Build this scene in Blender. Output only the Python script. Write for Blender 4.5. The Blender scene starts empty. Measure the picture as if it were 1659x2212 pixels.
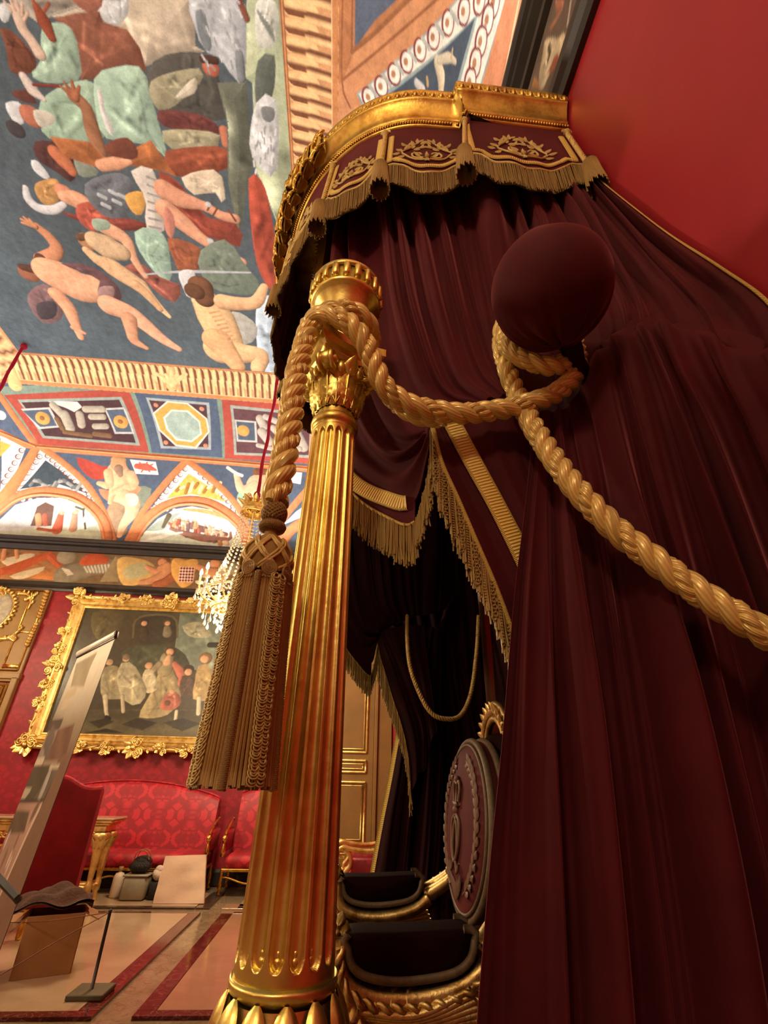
import bpy, math, random
import numpy as np
from math import sin, cos, pi, radians
from mathutils import Matrix, Vector
random.seed(7); rng = np.random.default_rng(11)
scn = bpy.context.scene
COL = scn.collection

# ------------------------------------------------------------------ camera
FPX, IW, IH = 1035.42, 1659.0, 2212.0
def cam_axes(p, y, r):
    f0 = np.array([sin(y), cos(y), 0.0]); r0 = np.array([cos(y), -sin(y), 0.0]); u0 = np.array([0, 0, 1.0])
    f1 = f0*cos(p)+u0*sin(p); u1 = -f0*sin(p)+u0*cos(p)
    return r0*cos(r)+u1*sin(r), -r0*sin(r)+u1*cos(r), f1
CR, CU, CF = cam_axes(radians(29.7125), radians(4.4889), radians(1.36295))
CO = np.array([0.0, 0.0, 1.35])
cd = bpy.data.cameras.new('camera'); cam = bpy.data.objects.new('camera', cd); COL.objects.link(cam)
cd.sensor_fit = 'AUTO'; cd.sensor_width = 36.0; cd.lens = FPX/IH*36.0
cd.clip_start = 0.02; cd.clip_end = 100
m = Matrix.Identity(4)
for i in range(3):
    m[i][0] = CR[i]; m[i][1] = CU[i]; m[i][2] = -CF[i]; m[i][3] = CO[i]
cam.matrix_world = m
scn.camera = cam

# ------------------------------------------------------------------ world, light, exposure
w = bpy.data.worlds.new('world'); scn.world = w; w.use_nodes = True
w.node_tree.nodes['Background'].inputs[0].default_value = (0.9, 0.75, 0.6, 1)
w.node_tree.nodes['Background'].inputs[1].default_value = 0.02
scn.view_settings.view_transform = 'Standard'
scn.view_settings.look = 'None'
scn.view_settings.exposure = 0.0
scn.view_settings.gamma = 1.0
scn.view_settings.use_curve_mapping = False
WARM = (1.0, 0.80, 0.54)
ROOM_W = (400, 320, 250, 260, 80)      # watts: two chandeliers, then three added lights without fixtures
def area(name, loc, rot, sx, sy, watts, col):
    l = bpy.data.lights.new(name, 'AREA'); l.shape = 'RECTANGLE'; l.size = sx; l.size_y = sy
    l.energy = watts; l.color = col
    o = bpy.data.objects.new(name, l); COL.objects.link(o); o.location = loc; o.rotation_euler = rot
    return o
# uplights lying on the cornices (they wash the painted vault)
UP = (0.95, 0.97, 1.0)
area('cornice_uplight', (-3.8, 8.72, 5.56), (pi+0.35, 0, 0), 9.0, 0.16, 210, UP)
area('cornice_uplight', (-8.15, 2.0, 5.56), (pi, 0.35, 0), 0.16, 13.0, 290, UP)
area('cornice_uplight', (0.50, 5.6, 5.56), (pi, -0.35, 0), 0.16, 5.6, 95, UP)
area('cornice_uplight', (0.50, -1.6, 5.56), (pi, -0.35, 0), 0.16, 5.6, 95, UP)
area('cornice_uplight', (-3.8, -4.65, 5.56), (pi-0.35, 0, 0), 9.0, 0.16, 210, UP)

# ------------------------------------------------------------------ helpers
XW, YF, XL, YN, YC = 0.97, 9.2, -8.66, -5.14, 2.03
def A(*p): return np.array(p, float)
def ray(x, y): return CF + CR*(x-IW/2)/FPX - CU*(y-IH/2)/FPX
def at(px, py, Y=None, X=None, Z=None):
    d = ray(px, py)
    k = Y/d[1] if Y is not None else (X/d[0] if X is not None else (Z-CO[2])/d[2])
    return CO + d*k
def atc(px, py, Y, lim=0.945):
    p = at(px, py, Y)
    if p[0] > lim: p = at(px, py, X=lim)
    return p
def lin(c):
    c = np.asarray(c, float)/255.0
    return np.where(c <= 0.04045, c/12.92, ((c+0.055)/1.055)**2.4)

WOFF = {}
def woff(o): return WOFF.get(o.name, np.zeros(3)) if o else np.zeros(3)
class MB:
    def __init__(s): s.v = []; s.f = []; s.uv = []; s.n = 0
    def add(s, v, faces, uv=None):
        v = np.asarray(v, float).reshape(-1, 3)
        for F in (faces if isinstance(faces, list) else [faces]):
            F = np.asarray(F, np.int64)
            if F.size: s.f.append(F+s.n)
        s.v.append(v); s.uv.append(np.zeros((len(v), 2)) if uv is None else np.asarray(uv, float).reshape(-1, 2))
        s.n += len(v); return s
    def grid(s, P, cu=False, cv=False, uv=None):
        P = np.asarray(P, float); n, k = P.shape[:2]
        I = np.arange(n*k).reshape(n, k)
        if cu: I = np.vstack([I, I[:1]])
        if cv: I = np.hstack([I, I[:, :1]])
        F = np.stack([I[:-1, :-1], I[1:, :-1], I[1:, 1:], I[:-1, 1:]], -1).reshape(-1, 4)
        if uv is None:
            a, b = np.meshgrid(np.linspace(0, 1, n), np.linspace(0, 1, k), indexing='ij'); uv = np.stack([a, b], -1)
        return s.add(P.reshape(-1, 3), F, np.asarray(uv).reshape(-1, 2))
    def box(s, c, d, R=None):
        c = np.asarray(c, float); d = np.asarray(d, float)/2
        v = np.array([[x, y, z] for x in (-1, 1) for y in (-1, 1) for z in (-1, 1)], float)*d
        if R is not None: v = v@np.asarray(R).T
        return s.add(v+c, np.array([[0, 1, 3, 2], [4, 6, 7, 5], [0, 4, 5, 1], [2, 3, 7, 6], [0, 2, 6, 4], [1, 5, 7, 3]]))
    def bbox(s, c, d, b=0.006, R=None):      # box with chamfered edges
        d = np.asarray(d, float)/2; b = min(b, d.min()*0.9); vs = []; idx = {}
        for sx in (-1, 1):
            for sy in (-1, 1):
                for sz in (-1, 1):
                    for ax in range(3):
                        p = np.array([sx, sy, sz])*(d-b); p[ax] = (sx, sy, sz)[ax]*d[ax]
                        idx[(sx, sy, sz, ax)] = len(vs); vs.append(p)
        g = lambda a, k: idx[(a[0], a[1], a[2], k)]
        F = []; T = []
        for ax in range(3):
            o1, o2 = [(1, 2), (2, 0), (0, 1)][ax]
            for sg in (-1, 1):
                q = []
                for u, v in ((-1, -1), (1, -1), (1, 1), (-1, 1)):
                    a = [0, 0, 0]; a[ax] = sg; a[o1] = u; a[o2] = v; q.append(g(a, ax))
                F.append(q if sg > 0 else q[::-1])
            for u in (-1, 1):
                for v in (-1, 1):
                    a = [0, 0, 0]; a[o1] = u; a[o2] = v; lo = list(a); hi = list(a); lo[ax] = -1; hi[ax] = 1
                    q = [g(lo, o1), g(hi, o1), g(hi, o2), g(lo, o2)]; F.append(q if u*v < 0 else q[::-1])
        for sx in (-1, 1):
            for sy in (-1, 1):
                for sz in (-1, 1):
                    t = [g((sx, sy, sz), k) for k in range(3)]; T.append(t if sx*sy*sz > 0 else t[::-1])
        v = np.array(vs)
        if R is not None: v = v@np.asarray(R).T
        return s.add(v+np.asarray(c, float), [np.array(F), np.array(T)])
    def tube(s, P, r, seg=8, cap=True, closed=False, flat=1.0, vs=1.0):
        P = np.asarray(P, float); n = len(P); r = np.broadcast_to(np.asarray(r, float), (n,))
        T, N, B = frames(P, closed); a = np.linspace(0, 2*pi, seg, endpoint=False)
        ring = P[:, None]+r[:, None, None]*(np.cos(a)[None, :, None]*N[:, None]+flat*np.sin(a)[None, :, None]*B[:, None])
        L = np.r_[0, np.cumsum(np.linalg.norm(np.diff(P, axis=0), axis=1))]
        uv = np.stack(np.meshgrid(L*vs, a/(2*pi), indexing='ij'), -1)
        s.grid(ring, cu=closed, cv=True, uv=uv)
        if cap and not closed:
            b = s.n
            s.add(np.array([P[0], P[-1]]), np.zeros((0, 3)))
            i0 = b-n*seg; k = np.arange(seg); k2 = (k+1) % seg
            s.f.append(np.stack([np.full(seg, b), i0+k2, i0+k], 1))
            s.f.append(np.stack([np.full(seg, b+1), i0+(n-1)*seg+k, i0+(n-1)*seg+k2], 1))
        return s
    def lathe(s, prof, c=(0, 0, 0), seg=32, mod=None, R=None):   # prof: (r, z)
        prof = np.asarray(prof, float); a = np.linspace(0, 2*pi, seg, endpoint=False)
        rr = np.repeat(prof[:, :1], seg, 1)
        if mod is not None: rr = mod(rr, prof[:, 1][:, None], a[None])
        G = np.stack([rr*np.cos(a), rr*np.sin(a), np.repeat(prof[:, 1:2], seg, 1)], -1)
        if R is not None: G = G@np.asarray(R).T
        return s.grid((G+np.asarray(c, float))[::-1], cv=True)
    def ball(s, c, r, seg=12, rings=8, R=None):
        r = np.broadcast_to(np.asarray(r, float), (3,)); t = np.linspace(0.001, pi-0.001, rings+1)
        a = np.linspace(0, 2*pi, seg, endpoint=False)
        G = np.stack([np.sin(t)[:, None]*np.cos(a), np.sin(t)[:, None]*np.sin(a), np.cos(t)[:, None]*np.ones(seg)], -1)*r
        if R is not None: G = G@np.asarray(R).T
        return s.grid(G+np.asarray(c, float), cv=True)
    def prism(s, poly, o, ax, ay, th, n=None):  # closed outline (2d) extruded: o + x*ax + y*ay, thickness along n
        poly = np.asarray(poly, float); ax = A(*ax); ay = A(*ay)
        n = np.cross(ax, ay) if n is None else A(*n); n = n/np.linalg.norm(n)
        P = A(*o)+poly[:, :1]*ax+poly[:, 1:]*ay; k = len(P)
        c = P.mean(0); i = np.arange(k); j = (i+1) % k
        V = np.vstack([P, P+n*th, c[None], (c+n*th)[None]])
        return s.add(V, [np.stack([i, j, j+k, i+k], 1), np.stack([np.full(k, 2*k), j, i], 1), np.stack([np.full(k, 2*k+1), i+k, j+k], 1)])
    def leaf(s, base, tip, nrm, wid, curl=0.3, n=6, lobes=0.0, thick=0.15):
        base = A(*base); tip = A(*tip); d = tip-base; L = np.linalg.norm(d); d = d/L
        nrm = A(*nrm); nrm = nrm-d*(nrm@d); nrm = nrm/(np.linalg.norm(nrm)+1e-9); sd = np.cross(d, nrm)
        t = np.linspace(0, 1, n)
        wd = wid*np.sin(pi*np.clip(t*0.93+0.05, 0, 1))**0.8*(1+lobes*np.cos(t*6*pi))
        c = base+d*(t*L)[:, None]+nrm*(curl*L*t**2)[:, None]
        u = np.array([-1, -0.5, 0, 0.5, 1.0]); h = np.array([-0.25, 0.25, 0.0, 0.25, -0.25])
        G = c[:, None]+sd*(wd[:, None]*u)[..., None]+nrm*(wd[:, None]*h*1.2)[..., None]
        G2 = G-nrm*(wid*thick)
        s.grid(G); s.grid(G2[:, ::-1]); return s
def frames(P, closed=False):
    P = np.asarray(P, float); n = len(P)
    T = (np.roll(P, -1, 0)-np.roll(P, 1, 0)) if closed else np.gradient(P, axis=0)
    T = T/(np.linalg.norm(T, axis=1)[:, None]+1e-12)
    r = A(0, 0, 1) if abs(T[0][2]) < 0.9 else A(1, 0, 0)
    N = np.zeros_like(P); x = r-T[0]*(r@T[0]); N[0] = x/np.linalg.norm(x)
    for i in range(1, n):
        x = N[i-1]-T[i]*(N[i-1]@T[i]); N[i] = x/(np.linalg.norm(x)+1e-12)
    return T, N, np.cross(T, N)
def spline(P, n, closed=False):
    P = np.asarray(P, float)
    if closed: Q = np.vstack([P[-1:], P, P[:2]])
    else: Q = np.vstack([2*P[0]-P[1], P, 2*P[-1]-P[-2]])
    m = len(Q)-3
    if m <= 0: return np.linspace(0, 1, n)[:, None]*(P[-1]-P[0])+P[0]
    def ev(t):
        i = np.clip(t.astype(int), 0, m-1); u = (t-i)[:, None]
        a, b, c, d = Q[i], Q[i+1], Q[i+2], Q[i+3]
        return 0.5*((2*b)+(c-a)*u+(2*a-5*b+4*c-d)*u**2+(3*b-a-3*c+d)*u**3)
    D = ev(np.linspace(0, m, max(n*4, 200))); L = np.r_[0, np.cumsum(np.linalg.norm(np.diff(D, axis=0), axis=1))]
    t = np.linspace(0, L[-1], n, endpoint=not closed)
    return np.stack([np.interp(t, L, D[:, k]) for k in range(D.shape[1])], 1)
def mesh(name, mb, mat, smooth=True, off=None):
    V = np.concatenate(mb.v) if mb.v else np.zeros((0, 3)); UV = np.concatenate(mb.uv)
    if off is not None: V = V-off
    me = bpy.data.meshes.new(name)
    me.vertices.add(len(V)); me.vertices.foreach_set('co', V.astype(np.float32).ravel())
    lt = np.concatenate([np.full(len(F), F.shape[1], np.int32) for F in mb.f]); li = np.concatenate([F.ravel() for F in mb.f]).astype(np.int32)
    me.loops.add(len(li)); me.polygons.add(len(lt))
    me.polygons.foreach_set('loop_start', np.r_[0, np.cumsum(lt)[:-1]].astype(np.int32))
    me.loops.foreach_set('vertex_index', li)
    me.polygons.foreach_set('use_smooth', np.full(len(lt), bool(smooth)))
    ul = me.uv_layers.new(name='UVMap'); ul.data.foreach_set('uv', UV[li].astype(np.float32).ravel())
    me.update(calc_edges=True); me.validate()
    me.materials.append(mat)
    return me
def obj(name, mb, mat, parent=None, smooth=True, loc=None, label=None, cat=None, group=None, kind=None):
    base = woff(parent) if parent is not None else (A(*loc) if loc is not None else None)
    if base is None:
        V = np.concatenate(mb.v); base = A((V[:, 0].min()+V[:, 0].max())/2, (V[:, 1].min()+V[:, 1].max())/2, V[:, 2].min())
    o = bpy.data.objects.new(name, mesh(name, mb, mat, smooth, base)); COL.objects.link(o)
    if parent is not None: o.parent = parent
    else: o.location = base
    WOFF[o.name] = base
    tag(o, label, cat, group, kind); return o
def tag(o, label=None, cat=None, group=None, kind=None):
    if label: o['label'] = label
    if cat: o['category'] = cat
    if group: o['group'] = group
    if kind: o['kind'] = kind
def thing(name, loc, label, cat, group=None):
    o = bpy.data.objects.new(name, None); COL.objects.link(o); o.location = loc; o.empty_display_size = 0.1
    WOFF[o.name] = A(*loc); tag(o, label, cat, group); return o
def inst(o, parent, loc, rot=None, scale=None, name=None):
    c = o.copy(); c.name = name or o.name.split('.')[0]; COL.objects.link(c); c.parent = parent; c.location = loc
    if rot is not None: c.rotation_euler = rot
    if scale is not None: c.scale = scale
    return c
def copy_tree(o, parent=None):
    kids = list(o.children); c = o.copy(); COL.objects.link(c)
    if parent is not None: c.parent = parent
    for k in kids: copy_tree(k, c)
    return c
def rotz(a): return np.array([[cos(a), -sin(a), 0], [sin(a), cos(a), 0], [0, 0, 1.0]])
def align(z, x=None):       # rotation whose z axis is z
    z = A(*z)/np.linalg.norm(z); x = A(*(x if x is not None else (1, 0, 0))); x = x-z*(x@z)
    if np.linalg.norm(x) < 1e-6: x = A(0, 1, 0)-z*z[1]
    x = x/np.linalg.norm(x); return np.stack([x, np.cross(z, x), z], 1)
# ------------------------------------------------------------------ materials
class NT:
    def __init__(s, name):
        s.m = bpy.data.materials.new(name); s.m.use_nodes = True; s.t = s.m.node_tree
        s.b = s.t.nodes['Principled BSDF']; s.o = s.t.nodes['Material Output']
    def n(s, typ, **kw):
        x = s.t.nodes.new(typ)
        for k, v in kw.items():
            if k.startswith('i_'): x.inputs[k[2:].replace('_', ' ')].default_value = v
            else: setattr(x, k, v)
        return x
    def l(s, a, b): s.t.links.new(a, b)
    def set(s, **kw):
        for k, v in kw.items(): s.b.inputs[k.replace('_', ' ')].default_value = v
        return s
    def coord(s, kind='Object'): return s.n('ShaderNodeTexCoord').outputs[kind]
    def noise(s, scale, detail=4, rough=0.55, co=None, dist=0.0):
        x = s.n('ShaderNodeTexNoise'); x.inputs['Scale'].default_value = scale; x.inputs['Detail'].default_value = detail
        x.inputs['Roughness'].default_value = rough; x.inputs['Distortion'].default_value = dist
        s.l(co or s.coord(), x.inputs['Vector']); return x.outputs['Fac']
    def ramp(s, fac, stops):
        x = s.n('ShaderNodeValToRGB'); e = x.color_ramp.elements
        while len(e) < len(stops): e.new(0.5)
        for i, (p, c) in enumerate(stops):
            e[i].position = p; e[i].color = tuple(c)+((1,) if len(c) == 3 else ())
        s.l(fac, x.inputs['Fac']); return x.outputs['Color']
    def math(s, op, a, b=0.0, c=None):
        x = s.n('ShaderNodeMath', operation=op)
        for i, v in enumerate((a, b, c)):
            if v is None: continue
            if isinstance(v, (int, float)): x.inputs[i].default_value = v
            else: s.l(v, x.inputs[i])
        return x.outputs[0]
    def mix(s, fac, a, b, mode='MIX'):
        x = s.n('ShaderNodeMix', data_type='RGBA', blend_type=mode)
        for sock, v in ((x.inputs[0], fac), (x.inputs[6], a), (x.inputs[7], b)):
            if isinstance(v, (int, float)): sock.default_value = v
            elif isinstance(v, (tuple, list, np.ndarray)): sock.default_value = tuple(v)[:3]+(1,)
            else: s.l(v, sock)
        return x.outputs[2]
    def bump(s, h, dist, strength=1.0):
        x = s.n('ShaderNodeBump'); x.inputs['Strength'].default_value = strength; x.inputs['Distance'].default_value = dist
        s.l(h, x.inputs['Height']); s.l(x.outputs[0], s.b.inputs['Normal']); return x
    def col(s, c): s.l(c, s.b.inputs['Base Color'])
MATS = {}
def simple(name, rgb, rough=0.6, metal=0.0, var=0.15, scale=8.0, bump=0.0, **kw):
    if name in MATS: return MATS[name]
    t = NT(name); c = lin(rgb); f = t.noise(scale)
    t.col(t.ramp(f, [(0.3, tuple(c*(1-var))), (0.7, tuple(np.minimum(c*(1+var), 1)))]))
    t.set(Roughness=rough, Metallic=metal, **kw)
    if bump: t.bump(t.noise(scale*6), bump)
    MATS[name] = t.m; return t.m
def gold(name, hi, lo, rough=0.3, wear=6.0, bump=0.002, metal=1.0):
    t = NT(name); f = t.noise(wear, 6, 0.65)
    t.col(t.ramp(f, [(0.35, tuple(lin(lo))), (0.55, tuple(lin(hi)))]))
    r = t.n('ShaderNodeMapRange'); t.l(t.noise(wear*3), r.inputs[0]); r.inputs[3].default_value = rough*0.75; r.inputs[4].default_value = rough*1.35
    t.l(r.outputs[0], t.b.inputs['Roughness']); t.set(Metallic=metal)
    t.bump(t.noise(wear*8, 5), bump, 0.5); return t.m
G_COL = gold('gilded_column', (234, 216, 122), (200, 168, 84), 0.36, 7, 0.0015)
G_CAN = gold('gilded_cornice', (218, 182, 88), (170, 124, 52), 0.40, 9, 0.002)
G_THR = gold('aged_gilding', (220, 194, 126), (156, 122, 66), 0.40, 14, 0.002)
G_FRM = gold('gilded_frame', (242, 216, 138), (200, 160, 82), 0.40, 10, 0.002)
G_BRS = gold('brass', (232, 190, 96), (176, 126, 50), 0.25, 8, 0.001)
def silk(name, rgb, rough=0.42, fs=260.0, twist=2.0, metal=0.35):
    t = NT(name); u = t.n('ShaderNodeUVMap').outputs[0]
    mp = t.n('ShaderNodeSeparateXYZ'); t.l(u, mp.inputs[0])
    ph = t.math('ADD', t.math('MULTIPLY', mp.outputs[0], fs), t.math('MULTIPLY', mp.outputs[1], 2*pi*round(twist*6)))
    s_ = t.math('SINE', ph); nz = t.noise(60, 3)
    h = t.math('ADD', s_, t.math('MULTIPLY', nz, 1.5)); c = lin(rgb)
    t.col(t.ramp(t.math('MULTIPLY_ADD', h, 0.25, 0.3), [(0.0, tuple(c*0.75)), (0.9, tuple(np.minimum(c*1.2, 1)))]))
    t.set(Roughness=rough, Metallic=metal, Sheen_Weight=0.3, Sheen_Roughness=0.4)
    t.b.inputs['Sheen Tint'].default_value = (1, 0.8, 0.45, 1)
    t.bump(h, 0.0005, 0.7); return t.m
SILK = silk('gold_silk_cord', (226, 198, 116), 0.33, 260.0, 2.0, 0.2)
SILK_T = silk('old_gold_thread', (176, 140, 72), 0.38, 900, 3, 0.2)
FRNG = silk('bullion_fringe', (188, 152, 76), 0.42, 700, 2, 0.1)
def galloon_mat():
    t = NT('gold_galloon'); u = t.n('ShaderNodeUVMap').outputs[0]; sp = t.n('ShaderNodeSeparateXYZ'); t.l(u, sp.inputs[0])
    s1 = t.math('SINE', t.math('MULTIPLY', sp.outputs[0], 700.0)); ed = t.math('ABSOLUTE', t.math('SUBTRACT', sp.outputs[1], 0.5))
    edge = t.math('GREATER_THAN', ed, 0.36); s2 = t.math('SINE', t.math('MULTIPLY', sp.outputs[0], 1500.0))
    h = t.math('ADD', t.math('MULTIPLY', s1, t.math('SUBTRACT', 1.0, edge)), t.math('MULTIPLY', s2, edge)); c = lin((242, 208, 104))
    t.col(t.ramp(t.math('MULTIPLY_ADD', h, 0.3, 0.5), [(0.1, tuple(c*0.6)), (0.9, tuple(c*1.1))]))
    t.set(Roughness=0.45, Metallic=0.1); t.bump(h, 0.0015, 0.9); return t.m
GALL = galloon_mat()
def velvet(name, rgb, sheen=0.8, tint=(0.75, 0.16, 0.16), var=0.25):
    t = NT(name); c = lin(rgb); f = t.noise(5, 5)
    t.col(t.ramp(f, [(0.3, tuple(c*(1-var))), (0.75, tuple(c*(1+var)))]))
    t.set(Roughness=0.75, Sheen_Weight=sheen, Sheen_Roughness=0.36); t.b.inputs['Sheen Tint'].default_value = tint+(1,)
    t.b.inputs['Specular IOR Level'].default_value = 0.15
    t.bump(t.noise(900, 2), 0.0006, 0.4); return t.m
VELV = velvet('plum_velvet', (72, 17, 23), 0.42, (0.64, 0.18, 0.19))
VELD = velvet('dark_and_shaded_velvet', (40, 9, 13), 0.14)  # own dark velvet, and the shaded copy for the far curtain
VELK = velvet('dark_velvet_pad', (26, 8, 8), 0.0, (0.3, 0.1, 0.1)); VELK.node_tree.nodes['Principled BSDF'].inputs['Specular IOR Level'].default_value = 0.03
def damask(name, rgb_lo, rgb_hi, sx=0.30, sz=0.42, nsc=9.0, axes=(0, 2), rough=0.55, thr=0.5):
    t = NT(name); sp = t.n('ShaderNodeSeparateXYZ'); t.l(t.coord(), sp.inputs[0])
    a = t.math('PINGPONG', sp.outputs[axes[0]], sx); row = t.math('PINGPONG', sp.outputs[axes[1]], sz)
    cb = t.n('ShaderNodeCombineXYZ'); t.l(a, cb.inputs[0]); t.l(row, cb.inputs[1])
    nz = t.noise(nsc, 1.5, 0.5, cb.outputs[0], 0.6)
    vr = t.n('ShaderNodeTexVoronoi', feature='DISTANCE_TO_EDGE'); vr.inputs['Scale'].default_value = nsc*0.9; t.l(cb.outputs[0], vr.inputs['Vector'])
    f = t.math('SUBTRACT', nz, t.math('MULTIPLY', t.math('LESS_THAN', vr.outputs[0], 0.06), 0.2))
    grime = t.noise(0.8, 4)
    c1 = t.ramp(f, [(thr-0.05, tuple(lin(rgb_lo))), (thr+0.05, tuple(lin(rgb_hi)))])
    t.col(t.mix(0.35, c1, t.ramp(grime, [(0.3, (0.5, 0.5, 0.5)), (0.7, (1, 1, 1))]), 'MULTIPLY'))
    t.set(Roughness=rough, Sheen_Weight=0.12); t.b.inputs['Sheen Tint'].default_value = (1, 0.25, 0.25, 1); return t.m
WALLR = damask('red_damask_wall', (136, 14, 28), (156, 20, 36))
SOFAR = damask('red_damask_seat', (150, 20, 34), (192, 34, 48), 0.25, 0.30, 8.0, (0, 2), 0.55, 0.47)
REDP = simple('red_silk_wall', (158, 26, 36), 0.5, 0, 0.06, 4, 0.0)
BLK = simple('black_moulding', (40, 34, 28), 0.45, 0, 0.3, 6)
def painted(name, amt=0.22, sc=9.0):
    t = NT(name); at_ = t.n('ShaderNodeAttribute', attribute_name='paint'); co = t.coord()
    f = t.noise(sc, 8, 0.68, co); g = t.noise(sc*5, 4, 0.6, co)
    k = t.ramp(t.math('ADD', t.math('MULTIPLY', f, 0.7), t.math('MULTIPLY', g, 0.3)), [(0.3, (1-amt*1.6,)*3), (0.7, (1+amt*0.9,)*3)])
    t.col(t.mix(1.0, at_.outputs['Color'], k, 'MULTIPLY')); t.set(Roughness=0.85)
    t.b.inputs['Specular IOR Level'].default_value = 0.2; return t.m
FRESC = painted('fresco_paint'); 
def oil():
    t = NT('oil_paint'); at_ = t.n('ShaderNodeAttribute', attribute_name='paint'); f = t.noise(14, 6, 0.65)
    t.col(t.mix(1.0, at_.outputs['Color'], t.ramp(f, [(0.3, (0.75,)*3), (0.7, (1.15,)*3)]), 'MULTIPLY')); t.set(Roughness=0.3)
    t.bump(t.noise(60, 4), 0.003, 0.5); return t.m
OIL = oil()
def marble(name, c1, c2, sc=3.0, rough=0.12, vein=None):
    t = NT(name); f = t.noise(sc, 8, 0.7, None, 1.2); c = t.ramp(f, [(0.35, tuple(lin(c1))), (0.65, tuple(lin(c2)))])
    if vein is not None:
        v = t.math('ABSOLUTE', t.math('SUBTRACT', t.noise(sc*1.7, 6, 0.6, None, 1.5), 0.5))
        c = t.mix(t.ramp(v, [(0.0, (1, 1, 1)), (0.03, (0, 0, 0))]), c, tuple(lin(vein)))
    t.col(c); t.set(Roughness=rough); t.b.inputs['Specular IOR Level'].default_value = 0.45; return t.m
M_PINK = marble('pink_marble', (164, 124, 96), (176, 136, 106), 2.0)
M_CREAM = marble('cream_marble', (170, 144, 112), (180, 156, 124), 2.0)
M_RED = marble('dark_red_marble', (74, 22, 18), (88, 28, 24), 5, 0.12, (126, 76, 64))
M_GREY = marble('grey_green_marble', (124, 110, 82), (150, 134, 106), 2.5, 0.14, (120, 100, 74))
M_DARK = marble('dark_green_marble', (56, 44, 32), (86, 66, 48), 5, 0.14)
WOODP = simple('brown_painted_wood', (134, 102, 50), 0.5, 0, 0.12, 3)
PLAS = simple('plaster', (196, 150, 104), 0.85)
# ------------------------------------------------------------------ the vault surface and its painters
VA, VB, VZ = 2.4, 3.03, 5.49
def zvault(X, Y):
    d = np.minimum(np.minimum(XW-X, X-XL), np.minimum(YF-Y, Y-YN))
    dd = np.clip(d, 0, VA); return VZ+VB*np.sqrt(np.clip(1-((VA-dd)/VA)**2, 0, 1))
_th = np.linspace(0, pi/2, 2000); _d = VA*(1-np.cos(_th)); _z = VB*np.sin(_th)
_s = np.r_[0, np.cumsum(np.hypot(np.diff(_d), np.diff(_z)))]
def s_of_d(d): return np.where(d > VA, _s[-1]+d-VA, np.interp(d, _d, _s))
def d_of_s(s): return np.interp(s, _s, _d)
def surf(pts, zoff=0.0):
    pts = np.asarray(pts, float).reshape(-1, 2); out = []
    k = np.linspace(1.0, 17, 4000)
    for x, y in pts:
        P = CO+ray(x, y)*k[:, None]
        ins = (P[:, 0] < XW) & (P[:, 1] < YF) & (P[:, 2] < np.maximum(zvault(P[:, 0], P[:, 1]), VZ))
        i = int(np.argmin(ins)) if not ins.all() else len(k)-1
        a, c = k[max(i-1, 0)], k[i]; d = ray(x, y)
        for _ in range(26):
            h = 0.5*(a+c); q = CO+d*h
            if q[0] < XW and q[1] < YF and q[2] < max(float(zvault(q[0], q[1])), VZ): a = h
            else: c = h
        out.append(CO+d*a)
    return np.array(out)
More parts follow.
